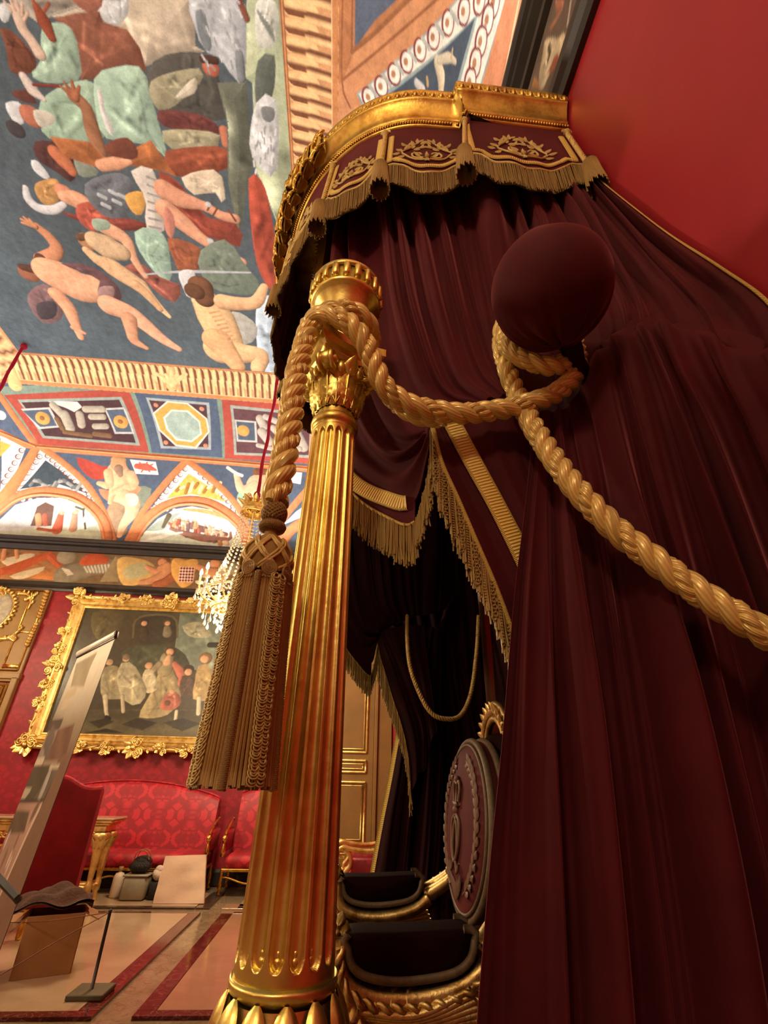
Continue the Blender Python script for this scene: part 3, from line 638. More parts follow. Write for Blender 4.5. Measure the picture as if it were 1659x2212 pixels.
p.cap([(600, 1660), (700, 1700), (770, 1750), (880, 1840), (970, 1895)], [56, 48, 38, 28, 16], (226, 172, 138)); p.cap([(700, 1730), (715, 1800), (730, 1850), (795, 1890)], [36, 28, 22, 12], (206, 152, 118))
p.poly([(970, 1480), (1050, 1470), (1060, 1560), (1030, 1620), (1000, 1580)], WHT, 3)
p.poly([(1400, 1640), (1480, 1600), (1512, 1750), (1500, 2020), (1420, 2000), (1390, 1800)], (184, 202, 212), 3, 0.06); p.poly([(1260, 1690), (1390, 1760), (1380, 1850), (1290, 1860)], (168, 168, 158), 3)
p.cap([(1120, 1640), (1170, 1720), (1220, 1830), (1240, 1900)], [70, 92, 84, 76], (230, 192, 142)); p.cap([(1090, 1560), (1110, 1620)], [62, 50], (118, 82, 58)); p.dot(1050, 1580, 44, (104, 72, 52))
p.cap([(1210, 1640), (1300, 1650), (1390, 1640), (1435, 1560)], [44, 38, 34, 22], (226, 182, 138)); p.cap([(1200, 1900), (1320, 1920), (1410, 1930), (1400, 2000)], [80, 62, 46, 36], (226, 184, 136)); p.cap([(1180, 1850), (1290, 1990)], [70, 40], (216, 172, 124))
for q in range(8): p.cap([(1140+q*14, 1700+q*22), (1190+q*12, 1690+q*22)], 5, (196, 152, 108), 0)
shade(p, 22, 0.05, 3); p.apply(fres)
for (x0, x1, y0, y1) in ((xl, xr, yn, 1.0),):
    X2, Y2 = flatgrid(x0, x1, y0, y1, 0.25); b = MB(); b.grid(np.stack([X2, Y2, zvault(X2, Y2)], -1)[:, ::-1]); o = obj('ceiling_fresco', b, FRESC, ceiling)
    q = Painter(np.stack([X2, Y2], -1)[:, ::-1].reshape(-1, 2), (120, 128, 122), mp_flat); shade(q, 3, 0.3, 8); q.apply(o)
# far cove
ns = 300; sv = np.linspace(0, float(s_of_d(D_IN)), ns); dv = d_of_s(sv)
def cove(axis, u0, u1, nu, fine=True):
    """axis 'far': u = x ; 'right': u = y.  u0/u1 are functions of d"""
    t = np.linspace(0, 1, nu); U = u0(dv)[None]*(1-t[:, None])+u1(dv)[None]*t[:, None]; D = np.tile(dv, (nu, 1)); S = np.tile(sv, (nu, 1))
    Z = VZ+VB*np.sqrt(np.clip(1-((VA-D)/VA)**2, 0, 1))
    G = {'far': lambda: np.stack([U, YF-D, Z], -1), 'near': lambda: np.stack([U, YN+D, Z], -1)[::-1], 'right': lambda: np.stack([XW-D, U, Z], -1)[::-1], 'left': lambda: np.stack([XL+D, U, Z], -1)}[axis]()
    uv = np.stack([U, S], -1)
    if axis in ('near', 'right'): uv = uv[::-1]
    b = MB(); b.grid(G); return b, uv.reshape(-1, 2)
S_OUT, S_IN = float(s_of_d(D_OUT)), float(s_of_d(D_IN))
sv = np.linspace(0, S_IN, 370); dv = d_of_s(sv)
b, uv = cove('far', lambda d: np.full_like(d, -7.75), lambda d: np.minimum(XW-d, -1.0), 760); farc = obj('vault_cove', b, FRESC, ceiling, label='painted cove above the far wall with lunettes')
def mp_far(p): q = surf(p); return np.stack([q[:, 0], s_of_d(YF-q[:, 1])], 1)
p = Painter(uv, (80, 92, 106), mp_far).zoom(0, 720, 0.40988); p.relief = 0.0; shade(p, 4, 0.08, 5)
TER, TEAL, CRM, MAR = (200, 126, 82), (122, 142, 126), (228, 228, 214), (76, 52, 54)
p.poly([(0, 290), (700, 270), (1659, 385), (1659, 690), (985, 650), (200, 590), (0, 330)], TEAL)
p.poly([(20, 325), (675, 292), (785, 628), (205, 588)], (164, 78, 64), g=0.05); p.poly([(92, 350), (640, 335), (738, 592), (225, 552)], (146, 158, 148)); p.poly([(112, 364), (628, 350), (716, 578), (236, 540)], MAR)
p.poly([(110, 398), (262, 390), (318, 495), (205, 505)], (190, 190, 182)); p.poly([(118, 408), (254, 400), (300, 487), (212, 494)], (84, 96, 112)); p.poly([(548, 395), (655, 390), (708, 530), (605, 530)], (190, 190, 182)); p.poly([(560, 404), (650, 400), (696, 520), (612, 520)], (84, 96, 112))
for x, y in ((220, 446), (632, 465), (1278, 512)): p.dot(x, y, 33, (212, 160, 88)); p.dot(x, y, 12, (150, 100, 60))
p.poly([(255, 360), (430, 365), (400, 415), (330, 385)], (206, 206, 196), 2)
for (a, c, r) in (((280, 380), (330, 430), 20), ((340, 430), (370, 500), 26), ((420, 430), (430, 480), 22), ((450, 400), (540, 400), 18), ((480, 440), (545, 440), 16), ((500, 490), (560, 490), 16), ((340, 520), (480, 540), 12), ((300, 450), (330, 500), 14), ((500, 530), (580, 540), 14)):
    p.cap([a, c], r, (176, 168, 148) if r > 15 else (120, 92, 66), 0.5)
p.poly([(700, 292), (1138, 328), (1172, 655), (800, 628)], (82, 96, 116), g=0.05); p.poly([(768, 338), (1102, 366), (1112, 614), (848, 606)], (156, 168, 168)); p.poly([(785, 352), (1088, 378), (1098, 600), (862, 594)], (84, 58, 62))
p.poly([(880, 357), (990, 368), (1092, 450), (1104, 520), (1034, 608), (926, 594), (836, 510), (806, 420)], (226, 222, 206)); p.poly([(886, 364), (986, 374), (1084, 452), (1096, 518), (1028, 598), (930, 586), (844, 508), (814, 424)], (212, 162, 84))
p.poly([(902, 402), (992, 407), (1054, 464), (1064, 532), (1012, 574), (928, 564), (876, 506), (860, 444)], (226, 222, 206)); p.poly([(908, 410), (986, 415), (1046, 467), (1055, 528), (1006, 565), (932, 555), (886, 504), (870, 448)], (160, 182, 170), g=0.06)
for x, y in ((820, 378), (1062, 398), (872, 575), (1082, 592)): p.dot(x, y, 11, (200, 140, 110))
p.poly([(1165, 335), (1700, 395), (1700, 692), (1185, 660)], (168, 80, 66), g=0.05); p.poly([(1212, 378), (1700, 428), (1700, 660), (1234, 640)], (156, 164, 154)); p.poly([(1228, 395), (1700, 442), (1700, 645), (1247, 628)], (98, 68, 72))
p.poly([(1236, 455), (1350, 464), (1356, 576), (1248, 570)], (190, 190, 182)); p.poly([(1246, 464), (1340, 472), (1345, 566), (1256, 560)], (84, 96, 112)); p.dot(1278, 512, 28, (212, 160, 88))
for (a, c, r) in (((1370, 450), (1390, 490), 22), ((1400, 440), (1470, 470), 16), ((1380, 520), (1420, 570), 24), ((1440, 500), (1500, 560), 18), ((1560, 520), (1600, 600), 26), ((1500, 590), (1580, 610), 14), ((1360, 590), (1440, 610), 12)): p.cap([a, c], r, (188, 178, 164), 0.5)
p.cap([(0, 290), (300, 280), (690, 280), (1140, 320), (1659, 378)], 9, TEAL, 0)
p.poly([(0, 340), (175, 590), (0, 525)], (84, 98, 118)); p.dot(0, 430, 24, CRM)
p.poly([(300, 632), (940, 676), (700, 1000), (640, 1110), (570, 1110), (520, 900), (470, 780)], (80, 92, 108), g=0.06); p.poly([(1080, 690), (1700, 745), (1500, 950), (1320, 980), (1270, 910)], (80, 92, 108), g=0.06)
p.poly([(0, 540), (140, 590), (90, 720), (0, 840)], CRM); p.poly([(0, 565), (60, 590), (0, 650)], (214, 166, 80))
p.poly([(215, 600), (330, 690), (430, 790), (520, 900), (430, 850), (300, 815), (180, 835), (20, 930), (100, 790)], CRM); p.poly([(240, 668), (350, 745), (475, 850), (300, 792), (105, 822)], (62, 72, 78))
p.poly([(1000, 660), (1100, 760), (1210, 870), (1290, 985), (1140, 890), (1000, 855), (850, 890), (735, 1010), (850, 850), (930, 750)], CRM); p.poly([(995, 738), (1090, 800), (1205, 892), (1010, 847), (876, 872)], (216, 172, 86))
p.poly([(1659, 870), (1560, 940), (1490, 1010), (1659, 940)], CRM)
def rings(a, c, n, r):
    for k in range(n):
        q = A(*a)*(1-(k+0.5)/n)+A(*c)*(k+0.5)/n; p.dot(q[0], q[1], r, (120, 70, 72), 0); p.dot(q[0]+r*0.25, q[1], r*0.66, (236, 236, 226), 0); p.dot(q[0], q[1], r*0.28, (170, 130, 100), 0)
rings((215, 635), (40, 890), 9, 15); rings((235, 635), (500, 880), 11, 12); rings((480, 868), (60, 880), 11, 13); rings((985, 700), (760, 970), 9, 13); rings((1015, 700), (1260, 950), 10, 11); rings((1240, 930), (780, 930), 12, 11); rings((120, 600), (10, 800), 6, 14)
for k in range(12): x = 160+k*22; p.cap([(x, 800-28*sin(k)), (x+24, 790-18*cos(k))], 9, (150, 150, 142) if k % 2 else (110, 112, 108), 0.4)
for k in range(10): x = 930+k*24; p.cap([(x, 830-16*sin(k*2)), (x+16, 800+14*cos(k))], 9, (236, 216, 160) if k % 2 else (160, 116, 56), 0.4)
p.poly([(-20, 1000), (80, 905), (200, 868), (330, 868), (440, 910), (510, 980), (545, 1060), (555, 1115), (-20, 1085)], (206, 206, 194), g=0.04); p.poly([(-20, 1030), (240, 1030), (400, 1040), (550, 1000), (555, 1115), (-20, 1085)], (186, 190, 162), g=0.06)
p.poly([(-20, 1000), (80, 910), (230, 880), (330, 872), (300, 1010), (60, 1045), (-20, 1040)], (186, 186, 182)); p.poly([(195, 915), (240, 890), (285, 910), (270, 1015), (160, 1015)], (104, 78, 66)); p.cap([(320, 960), (300, 1035)], [16, 26], (190, 96, 70)); p.cap([(395, 950), (385, 1030)], [14, 20], (186, 140, 110)); p.dot(325, 945, 12, SKN); p.dot(400, 940, 12, SKN); p.cap([(200, 960), (205, 1005)], 15, (196, 140, 100)); p.cap([(235, 960), (240, 1005)], 13, (170, 90, 70)); p.cap([(450, 1030), (440, 930), (470, 910)], 5, (90, 84, 70)); p.cap([(440, 930), (400, 915)], 6, (100, 96, 80))
p.cap([(200, 1030), (300, 1045)], 8, (170, 90, 64)); p.cap([(440, 990), (470, 940)], 10, (220, 216, 200))
p.poly([(720, 1130), (760, 1050), (830, 980), (920, 928), (1010, 912), (1110, 930), (1200, 985), (1265, 1050), (1300, 1150)], (216, 214, 200), g=0.04); p.poly([(735, 1075), (900, 1040), (1280, 1070), (1300, 1150), (720, 1130)], (204, 216, 196), g=0.05)
p.cap([(970, 928), (1090, 940), (1200, 978)], [6, 12, 6], (226, 150, 96), 0); p.poly([(770, 1040), (870, 970), (960, 940), (900, 990), (880, 1030)], (150, 158, 140), 2); p.cap([(860, 1020), (890, 960)], [8, 14], (96, 84, 62))
p.cap([(890, 1000), (960, 1050), (1100, 1085), (1205, 1090), (1215, 1050)], [6, 16, 20, 14, 6], (142, 98, 78)); p.cap([(930, 985), (1060, 1030), (1190, 1060)], [10, 18, 12], (120, 84, 72)); rb = np.random.default_rng(77)
for k in range(34):
    x = rb.uniform(900, 1200); y = 985+(x-905)*0.30+rb.uniform(-24, 26); hh = rb.uniform(20, 34); cc = [(150, 84, 66), (176, 104, 84), (206, 172, 142), (190, 140, 96), (120, 92, 84), (214, 200, 176)][rb.integers(6)]
    p.cap([(x, y), (x+rb.uniform(-8, 8), y+hh)], [8, 12], cc, 0.4); p.dot(x-1, y-9, 6, (202, 150, 116))
    if k % 3 == 0: p.cap([(x, y+6), (x+rb.uniform(-26, 26), y+rb.uniform(-10, 16))], 4, (202, 150, 116), 0)
p.cap([(900, 1030), (1040, 1070), (1200, 1085)], [8, 16, 8], (150, 110, 96)); p.cap([(740, 1100), (900, 1060), (960, 1050)], [6, 10, 4], (236, 238, 226), 0)
# seated figures between the arches
p.poly([(405, 655), (470, 672), (540, 700), (605, 705), (570, 755), (500, 772), (430, 720)], (168, 70, 56), 3, 0.1); p.poly([(640, 830), (760, 805), (800, 830), (760, 900), (680, 960)], (122, 130, 110), 3)
p.cap([(640, 870), (610, 960), (640, 1040)], [46, 50, 30], (156, 130, 100)); p.poly([(520, 820), (600, 830), (720, 800), (740, 830), (650, 900), (560, 880)], (196, 132, 96), 3, 0.1)
p.cap([(620, 730), (640, 780), (630, 840)], [56, 64, 54], (226, 178, 136)); p.cap([(570, 735), (575, 800), (520, 790)], [24, 22, 12], (224, 174, 132)); p.cap([(690, 750), (700, 800), (600, 840), (580, 890)], [28, 26, 20, 12], (222, 172, 130)); p.dot(618, 690, 36, (202, 150, 112)); p.cap([(600, 665), (650, 670)], 16, (180, 140, 96)); p.cap([(625, 715), (635, 745)], [24, 14], (150, 120, 96))
p.cap([(650, 860), (695, 890), (690, 950), (650, 1010), (630, 1065)], [40, 40, 32, 22, 14], (226, 176, 136)); p.poly([(660, 850), (720, 850), (725, 900), (680, 910)], (232, 200, 170), 3)
p.poly([(685, 665), (820, 678), (836, 746), (715, 740)], (224, 222, 212)); p.cap([(720, 700), (775, 706), (820, 720)], [14, 20, 6], (196, 96, 76)); [p.cap([(765, 705), (765+dx, 705+dy)], 4, (196, 96, 76), 0) for dx, dy in ((-30, -24), (-20, 26), (10, -24), (24, 24), (40, -14))]
p.dot(1310, 870, 60, (150, 184, 154)); p.cap([(1355, 800), (1370, 870), (1380, 930)], [56, 60, 50], (226, 182, 144)); p.cap([(1340, 800), (1275, 825), (1245, 745)], [26, 22, 14], (226, 182, 144)); p.cap([(1200, 708), (1240, 735), (1275, 750)], 8, (220, 214, 200), 0); p.dot(1382, 750, 34, (216, 160, 122)); p.cap([(1350, 730), (1410, 728)], 18, (120, 78, 52)); p.poly([(1535, 728), (1592, 735), (1584, 795), (1530, 785)], (226, 224, 216))
# ribs and arches
p.cap([(0, 330), (90, 460), (195, 600)], 17, TER); p.cap([(0, 520), (190, 598), (985, 662), (1659, 718)], 16, TER)
p.cap([(190, 605), (110, 740), (0, 900)], [22, 30, 40], (186, 126, 80)); p.cap([(215, 600), (330, 680), (460, 800), (540, 930), (590, 1060), (600, 1120)], 17, TER); p.cap([(985, 670), (880, 780), (760, 930), (700, 1040), (660, 1120)], 18, TER); p.cap([(985, 670), (1090, 750), (1200, 850), (1285, 970), (1320, 1120)], 17, TER); p.cap([(1700, 740), (1580, 870), (1480, 1000), (1440, 1120)], 18, TER)
p.cap([(-20, 950), (80, 868), (190, 835), (300, 838), (400, 862), (490, 922), (548, 1000), (572, 1115)], 27, TER, 0.5); p.cap([(690, 1125), (735, 1030), (805, 950), (900, 898), (1000, 882), (1105, 898), (1200, 950), (1272, 1020), (1312, 1130)], 27, TER, 0.5); p.cap([(1470, 1140), (1530, 1040), (1659, 960)], 27, TER, 0.5)
v = (uv[:, 1]-S_OUT)/(S_IN-S_OUT); flutes(p, uv[:, 0], v)
p.cap([(905, 275), (905, 190)], [30, 16], (216, 176, 120)); [p.cap([(905, 270), (905+dx, 230-abs(50-abs(dx))*0.6)], [14, 9], (232, 196, 140)) for dx in (-80, -55, -30, 0, 30, 55, 75)]; p.cap([(80, 270), (60, 190)], [34, 16], (226, 190, 130)); p.apply(farc)
# right cove
b, uv = cove('right', lambda d: np.full_like(d, 0.5), lambda d: np.full_like(d, 3.9), 280); rc = obj('vault_cove', b, FRESC, ceiling, label='painted cove above the throne wall')
def mp_right(p): q = surf(p); return np.stack([q[:, 1], s_of_d(XW-q[:, 0])], 1)
p = Painter(uv, (200, 144, 102), mp_right).zoom(560, 0, 0.44605)
p.poly([(360, -60), (900, -60), (720, 0), (460, 250), (400, 400), (360, 420)], (178, 122, 82), g=0.05); p.poly([(465, -60), (740, -60), (665, 0), (560, 100), (462, 235)], (90, 102, 120), g=0.06)
p.cap([(452, -60), (448, 250)], 5, (140, 92, 64), 0); p.cap([(448, 250), (570, 150), (760, -40)], 9, (150, 102, 68)); p.cap([(400, 390), (640, 190), (900, -40)], 6, (150, 98, 66), 0); p.cap([(360, -60), (362, 800)], 6, (150, 98, 66), 0); p.cap([(405, -60), (400, 390), (440, 520)], 5, (150, 98, 66), 0)
p.poly([(470, 455), (960, -10), (1060, -60), (1215, -60), (1080, 400), (1060, 520), (500, 520)], (150, 168, 168)); p.poly([(482, 455), (965, 0), (1060, -50), (1205, -50), (1072, 400), (1050, 520), (512, 520)], (228, 230, 216))
p.poly([(560, 520), (570, 470), (1062, 60), (1000, 300), (940, 520)], (150, 170, 172)); p.poly([(590, 520), (610, 470), (1045, 85), (985, 300), (925, 520)], (74, 88, 102), g=0.08)
for (x, y) in ((525, 470), (585, 418), (648, 358), (708, 298), (773, 240), (838, 180), (908, 110), (985, 55), (1060, 0), (1130, 10), (1100, 95), (1068, 200), (1040, 305), (1015, 400)):
    p.dot(x, y, 37, (126, 50, 56), 0); p.dot(x+3, y, 29, (236, 234, 222), 0); p.dot(x, y, 12, (176, 130, 96), 0)
for (x, y) in ((555, 445), (617, 388), (678, 328), (741, 270), (806, 210), (873, 145), (946, 84)): p.cap([(x-18, y-26), (x+18, y+26)], 8, (176, 184, 178), 0)
p.cap([(860, 300), (880, 370), (880, 440)], [20, 26, 18], (214, 204, 176)); p.cap([(870, 290), (920, 280), (950, 300)], [14, 16, 8], (206, 200, 176)); p.cap([(930, 280), (936, 240)], 5, (200, 180, 140)); p.cap([(760, 400), (790, 440)], [14, 20], (200, 204, 200)); p.cap([(812, 380), (815, 410)], 8, (196, 170, 120))
p.poly([(1200, -40), (1270, -40), (1190, 400), (1130, 520), (1060, 520), (1085, 390)], (208, 142, 104), g=0.05); p.cap([(1262, -20), (1180, 400)], 5, (236, 200, 160), 0)
v = (uv[:, 1]-S_OUT)/(S_IN-S_OUT); flutes(p, uv[:, 0], v); p.apply(rc)
sv = np.linspace(0, S_IN, 300); dv = d_of_s(sv)
for args in (('far', lambda d: XL+d, lambda d: np.full_like(d, -7.75), 12), ('far', lambda d: np.minimum(XW-d, -1.0), lambda d: XW-d, 40), ('right', lambda d: np.full_like(d, 3.9), lambda d: YF-d, 60), ('right', lambda d: YN+d, lambda d: np.full_like(d, 0.5), 60), ('left', lambda d: YN+d, lambda d: YF-d, 90), ('near', lambda d: XL+d, lambda d: XW-d, 90)):
    sv_, dv_ = sv, dv; sv = np.linspace(0, S_IN, 60); dv = d_of_s(sv)
    b, uv = cove(*args); o = obj('vault_cove', b, FRESC, ceiling); q = Painter(uv, (186, 146, 112), mp_far); shade(q, 2, 0.15, 4)
    v = (uv[:, 1]-S_OUT)/(S_IN-S_OUT); flutes(q, uv[:, 0], v, 0.3); q.apply(o); sv, dv = sv_, dv_
# raised plaster ribs on the coves
def rib(pts, z, r, n=40):
    q = surf(spline(np.asarray(pts, float)*z[2]+A(z[0], z[1]), n)); b = MB(); b.tube(q, r, 6); obj('vault_rib', b, PLASR, ceiling)
PLASR = simple('terracotta_plaster', (200, 130, 86), 0.85, 0, 0.12, 12)
Z3 = (0, 720, 0.40988)
for pts, r in (([(-20, 965), (80, 884), (190, 852), (300, 855), (395, 878), (478, 936), (530, 1010), (552, 1110)], 0.03), ([(712, 1125), (755, 1040), (820, 966), (908, 914), (1000, 899), (1098, 914), (1188, 964), (1256, 1030), (1294, 1130)], 0.03),
               ([(195, 598), (985, 662), (1659, 718)], 0.022), ([(0, 520), (190, 598)], 0.022)): rib(pts, Z3, r)
# ------------------------------------------------------------------ throne canopy (projects from the right wall, symmetric about y = YC)
def mirror(P): P = np.array(P, float); P[..., 1] = 2*YC-P[..., 1]; return P
tt = np.linspace(0, pi/2, 34)
_half = [(0.955, 1.0), (0.40, 1.0), (0.39, 1.046), (0.27, 1.05)]+[(0.27-0.80*sin(a), 2.03-0.98*cos(a)) for a in tt[1:]]
_half = np.array(_half); PLAN = np.vstack([_half, mirror(_half[:-1][::-1])])
def dens(P, step):
    out = [P[0]]
    for a, c in zip(P[:-1], P[1:]):
        n = max(1, int(np.ceil(np.linalg.norm(c-a)/step))); out += [a+(c-a)*k/n for k in range(1, n+1)]
    return np.array(out)
PLAN = dens(PLAN, 0.02)
def offs(P, o):      # offset outward (to the left of travel reversed -> away from the canopy centre)
    e = np.diff(P, axis=0); e = e/np.linalg.norm(e, axis=1)[:, None]; nn = np.stack([e[:, 1], -e[:, 0]], 1)
    nv = np.vstack([nn[:1], nn[:-1]+nn[1:], nn[-1:]]); nv = nv/(np.linalg.norm(nv, axis=1)[:, None]+1e-9)
    c = np.r_[1, np.clip((nv[1:-1]*nn[1:]).sum(1), 0.6, 1), 1]; return -nv/c[:, None]*o
_chk = offs(PLAN, 1.0)
SGN = 1.0 if _chk[len(PLAN)//2][0] < 0 else -1.0
ARC = np.r_[0, np.cumsum(np.linalg.norm(np.diff(PLAN, axis=0), axis=1))]; ALEN = ARC[-1]
def planat(a, o=0.0, z=0.0):       # point at arc length a, offset outward o, height z
    a = np.atleast_1d(np.asarray(a, float)); Q = PLAN+offs(PLAN, SGN)*np.asarray(o if np.ndim(o) == 0 else 0.0)
    N_ = offs(PLAN, SGN); x = np.interp(a, ARC, PLAN[:, 0]); y = np.interp(a, ARC, PLAN[:, 1]); nx = np.interp(a, ARC, N_[:, 0]); ny = np.interp(a, ARC, N_[:, 1])
    o = np.broadcast_to(o, a.shape); z = np.broadcast_to(z, a.shape)
    return np.stack([x+nx*o, y+ny*o, z], -1)
canopy = thing('throne_canopy', (0.5, YC, 3.6), 'gilded canopy with plum velvet valance on the red wall above the throne', 'canopy')
CAN = [(-0.30, 4.20), (-0.052, 4.20), (-0.045, 4.206), (-0.045, 4.232), (-0.036, 4.236), (-0.030, 4.252), (-0.034, 4.262), (-0.026, 4.285), (-0.010, 4.325), (0.006, 4.348), (0.012, 4.352), (0.012, 4.366), (0.0, 4.370), (0.002, 4.41), (0.012, 4.425), (0.012, 4.440), (-0.02, 4.446), (-0.30, 4.446)]
b = MB(); G = np.array([planat(ARC, o, z) for o, z in CAN]); b.grid(G); obj('cornice', b, G_CAN, canopy)
b = MB(); aa = np.arange(0.0, ALEN, 0.0135)
for q in planat(aa, -0.040, 4.219): b.ball(q, 0.0092, 7, 4)
obj('bead_moulding', b, G_CAN, canopy, kind='stuff')
b = MB(); aa = np.arange(0.01, ALEN, 0.044); Q = planat(aa, 0.006, 4.395); Q2 = planat(aa+0.022, 0.006, 4.392)
T_ = planat(aa+0.01, 0)-planat(aa-0.01, 0)
for q, q2, t in zip(Q, Q2, T_):
    t = t/np.linalg.norm(t); n = A(t[1], -t[0], 0)*(1 if (A(t[1], -t[0], 0)@(q-A(0.4, YC, q[2]))) > 0 else -1); R = np.stack([t, n, A(0, 0, 1)], 1)
    b.ball(q, (0.0145, 0.015, 0.026), 8, 5, R); b.tube([q+t*0.018+A(0, 0, 0.026), q+t*0.018-A(0, 0, 0.012), q-A(0, 0, 0.024), q-t*0.018-A(0, 0, 0.012), q-t*0.018+A(0, 0, 0.026)], 0.0045, 4); b.ball(q2, (0.004, 0.010, 0.022), 5, 4, R)
obj('egg_and_dart', b, G_CAN, canopy, kind='stuff')
b = MB(); fan = np.array([planat(ARC, -0.06, 4.23), np.repeat(A(0.6, YC, 4.23)[None], len(ARC), 0)]); b.grid(fan); fan2 = fan+A(0, 0, 0.2); b.grid(fan2[::-1]); obj('tester_lining', b, VELD, canopy)
# valance: scalloped velvet hung below the cornice
TAS = [0.03, 0.555, 0.955, 1.275, 1.80]; TAS = TAS+[ALEN-t for t in TAS[::-1]]
def scallop(a):
    a = np.atleast_1d(a); z = np.full(a.shape, 3.69)
    for t0, t1 in zip(TAS[:-1], TAS[1:]):
        m_ = (a >= t0) & (a <= t1); q = (a[m_]-t0)/(t1-t0); e = np.minimum(q, 1-q)
        zz = np.where(e < 0.12, 3.715-0.10*e, np.where(e < 0.2, 3.703-(e-0.12)/0.08*0.045, 3.658-0.050*np.sin(pi*np.clip((e-0.2)/0.6, 0, 0.5))))
        z[m_] = zz
    return z
va = np.linspace(0.0, ALEN, 420); zb = scallop(va); nv = 26
wob = lambda a, t: 0.006*np.sin(a*23)*t+0.004*np.sin(a*51+1.3)*t
def vpt(a, z, extra=0.0):          # a point on the valance face
    a = np.atleast_1d(np.asarray(a, float)); z = np.broadcast_to(z, a.shape); t = np.clip((4.2-z)/0.55, 0, 1)
    ny = np.abs((planat(a, 1.0)-planat(a, 0.0))[:, 1]); return planat(a, -0.055+(0.015+0.05*ny)*t+wob(a, t)+extra, z)
G = np.array([vpt(va, 4.240+(zb-4.240)*k/(nv-1)) for k in range(nv)]); b = MB(); b.grid(G); b.grid((np.array([vpt(va, 4.240+(zb-4.240)*k/(nv-1), -0.008) for k in range(nv)]))[::-1])
valance = obj('valance', b, VELV, canopy)
def ribbon(mb, P, side, w, th=0.004, nrm=None):   # flat band: centreline P, side vectors, width w
    P = np.asarray(P, float); side = np.asarray(side, float); n = len(P); w = np.broadcast_to(w, (n,))[:, None]
    L = np.r_[0, np.cumsum(np.linalg.norm(np.diff(P, axis=0), axis=1))]; T = np.gradient(P, axis=0); N = np.cross(T, side); N = N/(np.linalg.norm(N, axis=1)[:, None]+1e-12)
    if nrm is not None: N = N*np.sign((N@np.asarray(nrm, float)))[:, None]
    us = np.array([-0.5, -0.44, -0.2, 0, 0.2, 0.44, 0.5]); hs = np.array([0, 1, 1.0, 1.15, 1.0, 1, 0])*th
    G = P[:, None]+side[:, None]*(w*us[None])[..., None]+N[:, None]*hs[None, :, None]
    uv = np.stack(np.meshgrid(L, us+0.5, indexing='ij'), -1); mb.grid(G, uv=uv)
def vline(mb, pts, w, ext=0.006):    # braid along a path of (arc, z) on the valance
    p = np.asarray(pts, float); q = []
    for a_, c_ in zip(p[:-1], p[1:]):
        n = max(2, int(np.hypot(*(c_-a_))/0.02)); q += [a_+(c_-a_)*k/n for k in range(n)]
    q.append(p[-1]); q = np.array(q); P = vpt(q[:, 0], q[:, 1], ext); d = np.gradient(q, axis=0); d = d/np.linalg.norm(d, axis=1)[:, None]
    e = q+np.stack([-d[:, 1], d[:, 0]], 1)*0.01; S = vpt(e[:, 0], e[:, 1], ext)-P; S = S/np.linalg.norm(S, axis=1)[:, None]
    N0 = planat(q[:, 0], 1.0)-planat(q[:, 0], 0.0)
    L = np.r_[0, np.cumsum(np.linalg.norm(np.diff(P, axis=0), axis=1))]; us = np.array([-0.5, -0.4, 0, 0.4, 0.5]); hs = np.array([-0.5, 1, 1.2, 1, -0.5])*0.003
    G = P[:, None]+S[:, None]*(w*us)[None, :, None]+N0[:, None]*hs[None, :, None]
    mb.grid(G, uv=np.stack(np.meshgrid(L, us+0.5, indexing='ij'), -1))
def threads(mb, top, length, r=0.0022, jit=0.15, seed=0, sway=0.004, lean=None):   # hanging bullion threads
    g = np.random.default_rng(seed); top = np.asarray(top, float); n = len(top); length = np.broadcast_to(length, (n,))*(1+jit*g.uniform(-1, 0.3, n))
    top = top+g.normal(0, r*0.7, (n, 3)); a = np.array([0, 2*pi/3, 4*pi/3]); ring = np.stack([np.cos(a), np.sin(a), np.zeros(3)], 1)*r
    lv = np.array([0, 0.35, 0.7, 1.0]); dx = g.normal(0, sway, (n, 2)); P = np.repeat(top[:, None], 4, 1); P[..., 2] -= length[:, None]*lv
    P[..., :2] += dx[:, None]*(lv**2)[None, :, None]
    if lean is not None: P += (np.asarray(lean, float)*length[:, None])[:, None]*(lv**1.5)[None, :, None]
    V = P[:, :, None]+ring[None, None]; idx = np.arange(n*12).reshape(n, 4, 3); F = []
    for k in range(3):
        k2 = (k+1) % 3; F.append(np.stack([idx[:, :-1, k], idx[:, 1:, k], idx[:, 1:, k2], idx[:, :-1, k2]], -1).reshape(-1, 4))
    uv = np.zeros((n, 4, 3, 2)); uv[..., 0] = (length[:, None]*lv)[:, :, None]; uv[..., 1] = np.arange(3)/3
    mb.add(V.reshape(-1, 3), [np.vstack(F), idx[:, -1, :]], uv.reshape(-1, 2))
fa = np.arange(0.0, ALEN, 0.0036); b = MB(); threads(b, vpt(fa, scallop(fa)+0.006, 0.007), 0.160, 0.0023, 0.06, 5, 0.0012); threads(b, vpt(fa[::2]+0.002, scallop(fa[::2])+0.004, 0.010), 0.154, 0.0023, 0.08, 6, 0.0015); obj('fringe', b, FRNG, canopy, kind='stuff')
b = MB(); b.grid(np.array([vpt(va, scallop(va)-0.0, -0.002), vpt(va, scallop(va)-0.140, 0.0)])); b.grid(np.array([vpt(va, scallop(va), -0.006), vpt(va, scallop(va)-0.140, -0.006)])[::-1]); obj('fringe_backing', b, SILK_T, canopy)
b = MB(); P = vpt(va, scallop(va)+0.008, 0.008); b.tube(P, 0.006, 6, vs=3); obj('fringe_heading', b, SILK, canopy)
